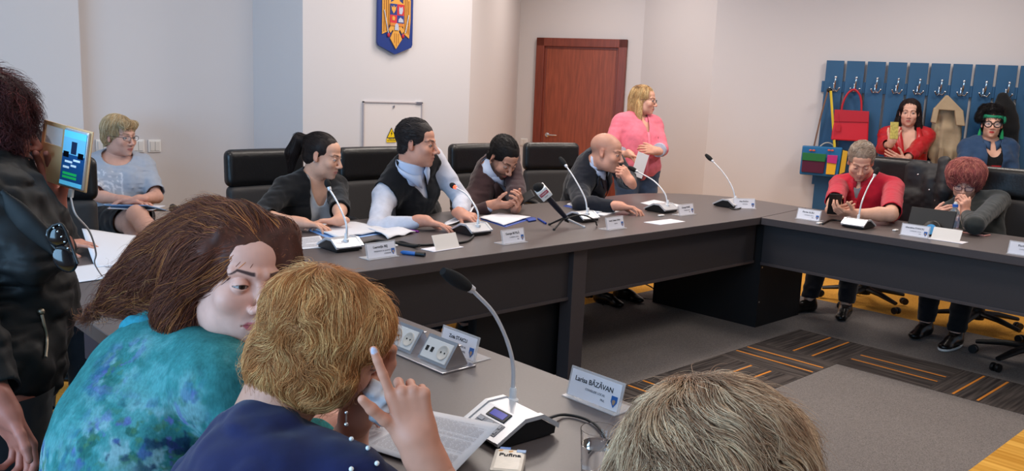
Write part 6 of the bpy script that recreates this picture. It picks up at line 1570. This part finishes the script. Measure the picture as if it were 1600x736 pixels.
# cables on the tables
def cable(pts, r, m, label, cat='cable', plug=None):
    P_ = catmull(pts, 8); c = P_[0]; t = empty('cable', (c[0], c[1], c[2])); tag(t, label, cat)
    b = MB(); b.tube([p-c for p in P_], r, 8); b.build('cord', m, t, 60); return t
Zc = TZ+.006
cable([onz(575, 396, Zc), onz(600, 384, Zc), onz(625, 378, Zc), onz(648, 383, Zc), onz(690, 381, Zc), onz(725, 378, Zc), onz(738, 371, Zc), onz(740, 364, Zc)], .006, m_cable, 'black cable snaking between the first two microphones')
cable([onz(560, 382, Zc), onz(590, 376, Zc), onz(640, 384, Zc), onz(655, 384, Zc+.01)], .008, m_cable, 'thick black cable end behind the first name plate')
cable([onz(1335, 352, Zc), onz(1318, 346, Zc), onz(1298, 344, Zc), onz(1285, 350, Zc)], .005, m_cable, 'black cable beside the red polo man\'s microphone base')
cable([onz(1149, 318, Zc+.02), onz(1162, 322, Zc), onz(1150, 327, Zc), onz(1140, 325, Zc)], .004, m_cable, 'short black cable at the lone corner microphone')
cable([onz(852, 655, TZ+.02), onz(880, 648, Zc), onz(915, 655, Zc), onz(938, 672, Zc), onz(955, 700, Zc)], .0035, m_cable, 'black cable curving from the near microphone to the foreground name plate')
cable([at(1000, 440, 6.4), at(1022, 452, 6.3), at(1024, 468, 6.2), np.array([4.7, 3.9, .02]), np.array([4.45, 3.75, .01])], .005, m_cable, 'thin black cable hanging under the head table by the corner pedestal')

# ------------------------------------------------------------------ pop-up sockets in the near table
c = onz(672, 558, TZ); c = np.array([1.375, c[1]+.02, TZ]); t = empty('pop_up_socket', (c[0], c[1], TZ)); tag(t, 'metal pop-up socket unit with two white power modules in the near side table', 'socket'); t.scale = (.84,)*3
b = MB(); b.box((-.0, 0, .003), (.135, .37, .006), bev=.002); b.build('floor_plate', m_steel, t)
for k, y0 in enumerate((.095, -.085)):
    # a module leans back: its face looks to the seats (-x) and up
    a = math.radians(38); nx = np.array([-math.cos(a), 0, math.sin(a)]); up = np.array([math.sin(a), 0, math.cos(a)]); R = np.array([np.array([0, -1, 0]), up, nx]).T
    o = np.array([-.030, y0, .006])
    b = MB(); b.prism([(-.035, 0), (.055, 0), (.015, .072)], -.072, .072, np.array([[1, 0, 0], [0, 0, 1], [0, -1, 0]]).T@np.eye(3) if False else np.array([np.array([1, 0, 0]), np.array([0, 0, 1]), np.array([0, -1, 0])]).T, (0, y0, .006)); b.build('module_housing', m_steel, t)
    f0 = np.array([-.012, y0, .041])
    b = MB(); b.box(f0, (.125, .068, .006), np.array([[0, -1, 0], [.57, 0, .82], [-.82, 0, .57]]).T.astype(float), .002); face = b.build('socket_face', m_white, t)
    Rf = np.array([[0, -1, 0], [.57, 0, .82], [-.82, 0, .57]]).T.astype(float)
    def sock(dx, plug=False):
        oo = f0+Rf@np.array([dx, 0, .003])
        b = MB(); b.lathe([(.024, 0), (.024, .003), (.021, .003), (.019, .001), (0.001, .0005)], oo, Rf, 24); b.build('outlet', mat('outlet_cream', (222, 214, 204), .5), face, 50)
        for s_ in (-1, 1): b = MB(); b.lathe([(.003, 0), (.003, .001)], oo+Rf@np.array([s_*.009, 0, .0008]), Rf, 8); b.build('contact_hole', m_black, face)
    sock(.033)
    if k == 0: sock(-.031)
    else:
        for dx in (-.045, -.020): b = MB(); b.box(f0+Rf@np.array([dx, -.002, .003]), (.013, .017, .002), Rf, .0004); b.build('usb_port', m_black, face)
    b = MB(); b.box(np.array([.021, y0, .070]), (.012, .15, .004), None, .001); b.build('flap', m_steel, t)
b = MB(); Rf = np.array([[0, -1, 0], [.57, 0, .82], [-.82, 0, .57]]).T.astype(float); pp = np.array([-.012, .095, .041])+Rf@np.array([-.031, 0, .004]); nx = Rf[:, 2]
t2 = empty('power_plug', (c[0]+pp[0], c[1]+pp[1], TZ+pp[2])); tag(t2, 'black power plug in the pop-up socket by the curly-haired woman\'s hand', 'plug')
b = MB(); b.tube([nx*0, nx*.012, nx*.022, nx*.040+np.array([0, .012, 0])], [.017, .017, .013, .009], 14); b.build('plug_body', m_black, t2, 50)
b = MB(); b.tube(catmull([nx*.038+np.array([0, .012, 0]), nx*.07+np.array([0, .03, -.002]), nx*.09+np.array([0, .09, -.03]), np.array([-.06, .20, -.036]), np.array([.02, .32, -.036])], 8), [.0075]*8+[.0045]*25, 10); b.build('cord', mat('cable_grey', (168, 170, 176), .4), t2, 60)

# drinking glass, tissues
c = onz(932, 748, TZ); t = empty('drinking_glass', (c[0], c[1], TZ)); tag(t, 'clear water glass at the bottom edge below the foreground name plate', 'glass')
m_glass = mat('clear_glass', (255, 255, 255), .03, trans=1.0, ior=1.45); m_water = mat('water', (250, 252, 255), .02, trans=1.0, ior=1.33)
b = MB(); b.lathe([(.026, .0), (.030, .002), (.036, .10), (.0345, .10), (.0285, .010), (.0, .010)], n=32); b.build('tumbler', m_glass, t, 50)
b = MB(); b.lathe([(.0, .0105), (.0283, .0105), (.033, .070), (.0, .070)], n=32); b.build('water', m_water, t, 50)
c = onz(793, 738, TZ); t = empty('tissue_pack', (c[0], c[1], TZ)); tag(t, 'small packet of paper tissues with a blue tab at the bottom edge', 'tissues')
R = frame(dirc(.1, 1)); b = MB(); b.box((0, 0, .014), (.062, .10, .026), R, .008); b.build('packet', mat('pack_cream', (228, 216, 200), .35, noise=(60, .06)), t)
b = MB(); b.box(R@np.array([-.012, .058, .020]), (.022, .022, .002), R, .001); b.build('adhesive_tab', mat('tab_blue', (20, 110, 200), .4), t)
Rt = np.array([R[:, 0], R[:, 1], ZZ]).T
text('Pufina', .018, R@np.array([.002, .018, 0])+ZZ*.0275, Rt, m_ink, t, bold=.0004)
b = MB(); b.box(R@np.array([.022, .040, 0])+ZZ*.0272, (.018, .012, .001), R); b.build('blue_print', mat('print_blue', (150, 180, 220), .5), t)
for x_, y_ in ((-.018, .038), (.002, .036)):
    b = MB(); b.ball(R@np.array([x_, y_, 0])+ZZ*.0268, (.006, .004, .001)); b.build('orange_print', mat('print_orange', (226, 170, 110), .5), t, 60)
# tissue in the curly woman's hand
f = F(); cN = at(588, 622, 1.40); f.ell(cN, (.022, .018, .030)); f.ell(cN+np.array([.01, .0, -.025]), (.014, .014, .025)); f.post.append(lambda x: .006*vnoise(x, .012, 3)); V, Q = f.mesh(.003)
c = V.mean(0); t = mkmesh('paper_tissue', V-c, Q, m_paper); t.location = c; tag(t, 'crumpled white tissue in the fingers of the curly-haired woman', 'tissue')

# ------------------------------------------------------------------ hand-held phones and papers
def slab_obj(name, c, R, size, m, label, cat, screen=None, bev=.004):
    t = empty(name, tuple(c)); tag(t, label, cat)
    b = MB(); b.box((0, 0, 0), size, R, bev); b.build('body', m, t)
    if screen: b = MB(); b.box(R@np.array([0, -size[1]/2*1.02, 0]), (size[0]*.9, .0012, size[2]*.9), R); b.build('screen', screen, t)
    return t
m_scr = mat('screen_dark', (12, 14, 20), .12)
slab_obj('mobile_phone', at(1304, 319, 5.25), frame(dirc(-.15, -.9, -.25)), (.075, .010, .135), m_black, 'black phone in the hands of the man in the red polo', 'phone')
slab_obj('mobile_phone', at(817, 311, 4.98), frame(dirc(.55, .75, -.9), dirc(.8, .1, .4)), (.070, .008, .14), m_black, 'dark phone in the hands of the man in the brown suit', 'phone')
slab_obj('mobile_phone', at(1397, 204, 7.04), frame(dirc(.2, -1, .1)), (.072, .012, .14), mat('case_yellow', (190, 176, 96), .4, noise=(60, .3)), 'phone in a yellow patterned case held by the red-jacket woman', 'phone')
t = empty('mobile_phone', tuple(onz(1523, 366, TZ))); tag(t, 'phone with a pink edge lying on the right table by the water bottle', 'phone')
Rp = frame((.15, 1, 0)); b = MB(); b.box((0, 0, .005), (.072, .15, .009), Rp, .004); b.build('case', mat('case_pink', (214, 150, 140), .35), t); b = MB(); b.box((0, 0, .0102), (.064, .14, .0012), Rp); b.build('screen', m_scr, t)
slab_obj('paper_sheet', at(1000, 258, 6.6), frame(dirc(.35, -.95, .1), dirc(.35, 0, 1)), (.10, .003, .19), m_paper, 'folded white paper held by the woman in pink', 'paper', bev=.001)
t = slab_obj('clipboard', at(214, 325, 4.84), frame(dirc(0, .3, 1), dirc(.2, 1, .0)), (.27, .006, .20), mat('clipboard_blue', (124, 164, 212), .5), 'pale blue clipboard on the lap of the blonde seated woman', 'clipboard', bev=.002)
b = MB(); b.box((0, 0, .005), (.25, .18, .003), np.array([RH, FH, ZZ]).T); b.build('sheet', m_paper, t)

# tablet and stand, bottle
c = onz(1450, 366, TZ); t = empty('tablet_computer', (c[0], c[1], TZ)); tag(t, 'black tablet on a stand with a round blue logo in front of the red-haired woman', 'tablet')
Rn = frame((-1, 0, .35), (0, 0, 1)); b = MB(); b.box((.02, 0, .072), (.25, .010, .15), Rn, .004); b.build('body', m_black, t)
b = MB(); b.lathe([(.055, 0), (.055, .012), (.048, .02), (.0, .02)], (-.03, -.03, .03), np.array([Rn[:, 0], Rn[:, 2], Rn[:, 1]]).T*np.array([1, 1, 1]), 24); b.build('round_stand', m_black, t, 50)
b = MB(); b.lathe([(.030, 0), (.030, .002), (.0, .002)], np.array([-.03, -.03, .03])+Rn[:, 1]*.0202, np.array([Rn[:, 0], Rn[:, 2], Rn[:, 1]]).T, 24); b.build('logo_disc', mat('logo_blue', (60, 150, 210), .4), t, 50)
c = onz(1487, 366, TZ); t = empty('water_bottle', (c[0], c[1], TZ)); tag(t, 'clear plastic water bottle with blue cap on the right table', 'bottle')
m_pet = mat('clear_plastic', (236, 244, 250), .08, trans=.85, ior=1.2)
b = MB(); b.lathe([(.026, 0), (.032, .004), (.032, .03), (.030, .035), (.032, .04), (.032, .075), (.030, .08), (.032, .085), (.032, .11), (.026, .135), (.014, .15), (.013, .165)], n=24); b.build('bottle_body', m_pet, t, 60)
b = MB(); b.lathe([(.0325, .045), (.0325, .10)], n=24); b.box((-.0325, 0, .075), (.003, .03, .035)); b.build('label_band', mat('label_blue', (120, 150, 196), .4, alpha=.30), t, 60)
b = MB(); b.lathe([(.015, .160), (.015, .176), (.0, .177)], n=20); b.build('screw_cap', mat('cap_blue', (34, 96, 190), .4), t, 50)
b = MB(); b.lathe([(.010, .176), (.009, .188), (.0, .19)], n=16); b.build('sport_spout', m_white, t, 50)

# ------------------------------------------------------------------ filming phone, its wallet case and cable, sunglasses
pc = at(117, 249, 2.06); nf = dirc(-.30, -.95, .05); Rph = frame(nf, dirc(.16, 0, 1))     # screen looks to the camera
t = empty('mobile_phone', tuple(pc)); tag(t, 'filming phone in an open tan wallet case held up at the left edge', 'phone')
b = MB(); b.box((0, 0, 0), (.072, .009, .142), Rph, .004); b.build('body', m_silver, t)
def RS(x, y, z): return Rph@np.array([x, y, z])
# the screen image is split into bands of plain colour like the small live picture it shows
m_s = lambda n, c, e=.55: mat('screen_'+n, c, .15, emit=(c, e))
def pan(x0, x1, z0, z1, m, y=.0052, nm='screen_image', par=None): b = MB(); b.box(RS((x0+x1)/2, y, (z0+z1)/2), (x1-x0, .0006, z1-z0), Rph); return b.build(nm, m, par or t)
scr = pan(-.0335, .0335, -.066, .066, m_s('navy', (22, 66, 116)), nm='screen')
# seen from the camera the phone's own right is on the left
pan(-.0335, .0335, .050, .066, m_s('sky', (90, 190, 236)), .0058, par=scr); pan(-.0335, .0335, -.066, -.056, m_s('sky', (90, 190, 236)), .0058, par=scr)
pan(-.0335, .0335, .010, .050, m_s('wall', (96, 168, 204)), .0058, par=scr); pan(-.008, .008, .012, .042, m_s('door', (26, 40, 66)), .0064, par=scr); pan(.014, .030, .002, .016, m_s('dark', (18, 28, 46)), .0064, par=scr); pan(-.030, -.014, .004, .018, m_s('dark', (18, 28, 46)), .0064, par=scr)
for x_, z_, w_ in ((-.012, -.002, .02), (.012, -.008, .022), (.018, -.022, .018), (-.004, -.016, .016)): pan(x_-w_/2, x_+w_/2, z_-.0025, z_+.0025, m_s('paper', (190, 214, 230)), .0064, nm='screen_highlight', par=scr)
pan(-.016, .026, -.040, -.034, m_s('green', (30, 170, 90)), .0064, nm='message_bubble', par=scr); pan(-.016, .026, -.049, -.043, m_s('green', (30, 170, 90)), .0064, nm='message_bubble', par=scr)
cs = np.array([Rph[:, 0], Rph[:, 1], Rph[:, 2]]).T
m_tan = mat('tan_leatherette', (236, 186, 134), .5, bump=(300, .1, .001))
# case cover swung open to the left of the phone as seen from the camera
sgn = 1 if (Rph[:, 0]@RH) < 0 else -1
b = MB(); W_, H_ = .080, .148
hinge = RS(sgn*.038, -.004, 0); ca = nrm(Rph[:, 0]*sgn*.97-Rph[:, 1]*.1); cn = np.cross(ca, Rph[:, 2]); Rcv = np.array([ca, cn, Rph[:, 2]]).T
def CV(x, z): return hinge+Rcv@np.array([x, 0, z])
for x0, x1, z0, z1 in ((0, W_, -.074, .020), (0, .010, .020, .066), (W_-.010, W_, .020, .066), (0, W_, .064, .074)):
    b.box(CV((x0+x1)/2, (z0+z1)/2), (x1-x0, .004, z1-z0), Rcv, .0012)
cv_ = b.build('case_cover', m_tan, t)
b = MB(); b.box(CV(W_/2, .042), (W_-.018, .001, .046), Rcv); b.build('window', mat('case_window', (214, 218, 222), .15, alpha=.45), cv_)
b = MB(); b.box(RS(0, -.006, 0), (.080, .004, .150), Rph, .002); b.build('case_back', m_tan, t)
pb = pc+RS(0, 0, -.074)
t = empty('charging_cable', tuple(pb)); tag(t, 'white charging cable hanging from the filming phone down to the table', 'cable')
b = MB(); b.box(Rph[:, 2]*-.010, (.012, .008, .022), Rph, .002); b.build('connector', m_white, t)
b = MB(); b.tube(catmull([pb*0-Rph[:, 2]*.02, at(118, 335, 2.0)-pb, at(140, 362, 2.1)-pb, at(150, 395, 2.3)-pb, at(148, 412, 2.5)-pb, onz(160, 432, TZ+.01)-pb, onz(172, 445, TZ+.005)-pb], 8), .0024, 8); b.build('cord', m_cablew, t, 60)
sg = at(88, 385, 1.77); t = empty('sunglasses', tuple(sg)); tag(t, 'black sunglasses with small studs hanging from the black leather jacket', 'sunglasses')
for k, (px, py, sx, sz) in enumerate(((90, 368, .030, .020), (102, 405, .030, .024))):
    o = at(px, py, 1.75)-sg; f = F(); Rg = frame(dirc(.25, -1, .1), dirc(-.55, 0, 1)); f.ell(o, (sx*.75, .006, sz*1.25), Rg); V, Q = f.mesh(.0025); mkmesh('lens', V, Q, mat('sun_lens', (14, 14, 18), .08, coat=.5), t)
b = MB(); b.tube(catmull([at(84, 352, 1.74)-sg, at(76, 362, 1.74)-sg, at(80, 380, 1.75)-sg, at(90, 392, 1.75)-sg, at(92, 408, 1.75)-sg], 6), .0035, 8); b.build('frame', m_black, t, 60)
b = MB(); b.tube(catmull([at(84, 352, 1.74)-sg, at(98, 352, 1.74)-sg, at(112, 385, 1.75)-sg, at(122, 412, 1.75)-sg], 6), .003, 8); b.build('temple', m_black, t, 60)
for px, py in ((84, 356), (90, 362), (96, 370), (101, 378), (93, 352), (106, 388)):
    b = MB(); b.ball(at(px, py, 1.738)-sg, .0022); b.build('stud', m_chrome, t, 60)

# ------------------------------------------------------------------ bags and coats on the rack
def KW(px, py, off): return onw(px, py, CW-.06-off)
def wall_quad(px4, off, th, m, name, parent, o, bev=.006):
    P_ = [KW(px, py, off)-o for px, py in px4]; b = MB(); n = -WN*th
    b.add([tuple(p) for p in P_]+[tuple(p+n) for p in P_], [(0, 1, 2, 3), (7, 6, 5, 4), (0, 4, 5, 1), (1, 5, 6, 2), (2, 6, 7, 3), (3, 7, 4, 0)])
    ob = b.build(name, m, parent); md = ob.modifiers.new('b', 'BEVEL'); md.width = bev; md.segments = 3; md.limit_method = 'ANGLE'; return ob
m_bagr = mat('bag_red', (196, 28, 44), .4, bump=(120, .2, .002)); m_bagr2 = mat('bag_red_dark', (176, 22, 38), .4)
o = KW(1327, 220, .06); t = empty('handbag', tuple(o)); tag(t, 'red structured handbag with two handles hanging on the rack', 'bag')
wall_quad([(1298, 218), (1355, 221), (1357, 175), (1304, 172)], .04, .09, m_bagr, 'bag_body', t, o, .012)
wall_quad([(1303, 190), (1357, 191), (1358, 174), (1304, 171)], .135, .006, m_bagr2, 'flap', t, o, .002)
for dz in (.05, .11):
    b = MB(); b.tube(catmull([KW(1315, 186, dz)-o, KW(1316, 165, dz)-o, KW(1324, 147, dz)-o, KW(1335, 140, dz)-o, KW(1344, 150, dz)-o, KW(1346, 168, dz)-o, KW(1344, 186, dz)-o], 6), .009, 10); b.build('handle', m_bagr2, t, 60)
b = MB(); b.box(KW(1310, 200, .16)-o, (.035, .004, .06), Rk, .002); b.build('tag', m_bagr2, t)
b = MB(); b.tube([KW(1310, 176, .15)-o, KW(1310, 192, .16)-o], .002, 5); b.build('tag_cord', m_bagr2, t)
o = KW(1285, 250, .1); t = empty('satchel', tuple(o)); tag(t, 'blue satchel with green, purple and yellow pockets hanging by yellow and brown straps', 'bag')
wall_quad([(1249, 271), (1308, 276), (1316, 230), (1254, 227)], .05, .10, mat('satchel_blue', (30, 104, 156), .4, bump=(150, .15, .002)), 'bag_body', t, o, .010)
wall_quad([(1310, 272), (1319, 268), (1324, 236), (1316, 234)], .05, .085, mat('satchel_yellow', (212, 164, 40), .4), 'side_gusset', t, o, .004)
wall_quad([(1252, 268), (1286, 271), (1290, 246), (1254, 243)], .155, .022, mat('pocket_maroon', (84, 20, 44), .35), 'large_pocket', t, o, .004)
wall_quad([(1253, 250), (1289, 253), (1291, 241), (1254, 238)], .18, .008, mat('pocket_green', (36, 108, 52), .35), 'large_pocket_flap', t, o, .003)
wall_quad([(1290, 272), (1304, 273), (1308, 247), (1293, 245)], .155, .022, mat('pocket_yellow', (232, 176, 36), .35), 'small_pocket', t, o, .004)
wall_quad([(1292, 254), (1307, 256), (1309, 243), (1293, 242)], .18, .008, mat('pocket_magenta', (186, 44, 116), .35), 'small_pocket_flap', t, o, .003)
for px in (1269, 1298):
    b = MB(); c_ = KW(px, 235, .17)-o; b.ball(c_+Rk@np.array([-.014, 0, 0]), (.014, .006, .008), Rk); b.ball(c_+Rk@np.array([.014, 0, 0]), (.014, .006, .008), Rk); b.build('orange_bow', mat('bow_orange', (216, 88, 56), .5), t, 60)
b = MB(); b.tube([KW(1272, 228, .10)-o, KW(1283, 180, .10)-o, KW(1294, 140, .10)-o], .008, 8, flat=.5); b.build('brown_strap', mat('strap_brown', (110, 78, 60), .5), t, 60)
b = MB(); b.tube([KW(1304, 230, .12)-o, KW(1301, 185, .12)-o, KW(1298, 142, .12)-o], .012, 8, flat=.35); b.build('yellow_strap', mat('strap_yellow', (214, 186, 44), .45), t, 60)
b = MB(); b.tube(catmull([KW(1278, 232, .08)-o, KW(1288, 224, .08)-o, KW(1298, 224, .08)-o, KW(1306, 232, .08)-o], 5), .006, 8); b.build('top_handle', mat('strap_grey', (176, 172, 160), .5), t, 60)
f = F(); c_ = KW(1296, 141, .09)-o; f.ell(c_, (.03, .025, .022)); V, Q = f.mesh(.005); mkmesh('strap_loop', V, Q, m_black, t)

def hang(name, px_top, outline, off, dep, m, label, cat, h=.012, fold=.018, extra=None, seed=0, fs=.045):
    """a garment hanging from a hook: outline rows (y px, left px, right px)"""
    o = KW(*px_top, off); t = empty(name, tuple(o)); tag(t, label, cat); f = F()
    rows = [(KW(l, y, off)-o, KW(r, y, off)-o) for y, l, r in outline]
    for (a0, a1), (b0, b1) in zip(rows[:-1], rows[1:]):
        for q in np.linspace(0, 1, 7):
            wa = np.linalg.norm(a1-a0)/12+.012; wb = np.linalg.norm(b1-b0)/12+.012
            f.cap(a0+(a1-a0)*(.04+.92*q), b0+(b1-b0)*(.04+.92*q), wa, wb, .02, flat=(WN, dep))
    K1 = np.array([WD, WN, ZZ]).T
    f.post.append(lambda x: fold*(vnoise((x@K1)*np.array([1, .3, .10]), fs, seed)+.4*vnoise(x, .06, seed+2)))
    if extra: extra(f, o)
    V, Q = f.mesh(h); mkmesh('cloth_body', V, Q, m, t); return t, o
m_tr = mat('trench_beige', (166, 146, 118), .8, noise=(12, .08)); m_trd = mat('trench_dark_beige', (140, 122, 98), .8)  # second tone: plain darker beige of the coat's sleeve strap
t, o = hang('trench_coat', (1478, 150), [(164, 1468, 1490), (178, 1460, 1496), (200, 1457, 1498), (235, 1454, 1497), (266, 1454, 1492)], .10, 1.1, m_tr, 'beige trench coat hanging on the rack between the two standing women', 'coat', seed=3, fold=.022, fs=.03)
wall_quad([(1457, 171), (1504, 174), (1480, 149), (1477, 149)], .15, .06, m_tr, 'hood', t, o, .012); wall_quad([(1493, 196), (1507, 197), (1504, 172), (1490, 171)], .17, .04, m_tr, 'cape_flap', t, o, .01); wall_quad([(1453, 191), (1462, 193), (1467, 169), (1458, 168)], .17, .04, m_tr, 'cape_flap', t, o, .01)
b = MB(); b.box(KW(1470, 240, .19)-o, (.04, .02, .10), Rk, .004); b.build('sleeve_strap', m_trd, t)
t, o = hang('dark_garment', (1450, 262), [(262, 1432, 1470), (300, 1430, 1472), (345, 1428, 1470)], .06, .9, mat('dark_cloth', (30, 32, 38), .8), 'dark trousers-like garment hanging below the beige coat', 'garment', seed=5)
b = MB(); b.tube([KW(1446, 270, .15)-o, KW(1442, 300, .15)-o], .003, 5); b.ball(KW(1442, 302, .15)-o, .007); b.build('drawstring', mat('cord_red', (150, 90, 80), .6), t, 60)
t, o = hang('black_coat', (1568, 150), [(150, 1564, 1571), (168, 1556, 1580), (200, 1553, 1590), (240, 1552, 1588), (290, 1550, 1590)], .08, 1.1, mat('black_wool', (14, 14, 16), .9, sheen=.1), 'black hooded coat hanging behind the woman in denim', 'coat', seed=7)
# dark jacket over the chair of the man in red
cj = np.array([6.40, 2.50, .86]); f = F()
f.box(cj+np.array([0.02, -.07, .07]), (.055, .16, .14), r=.05, k=.03); f.box(cj+np.array([-.005, -.16, -.08]), (.07, .09, .22), r=.05, k=.04); f.box(cj+np.array([.0, -.02, -.14]), (.06, .13, .14), r=.05, k=.04)
f.chain([cj+np.array([-.06, -.2, .22]), cj+np.array([-.10, -.24, .02]), cj+np.array([-.08, -.22, -.22])], [.05, .055, .04], .03)
f.post.append(lambda x: .011*vnoise(x*np.array([1, 1, .4]), .07, 3)+.004*vnoise(x, .025, 5)); V, Q = f.mesh(.009)
t = empty('jacket', tuple(cj)); tag(t, 'dark padded jacket draped over the chair of the man in the red polo', 'jacket'); mkmesh('cloth_body', V-cj, Q, mat('padded_black', (28, 29, 33), .6, noise=(20, .2)), t)
for dy, dz in ((-.14, .02), (-.19, -.05), (-.05, .12)): b = MB(); b.ball((-.11, dy, dz), .008); b.build('button', m_steel, t, 60)
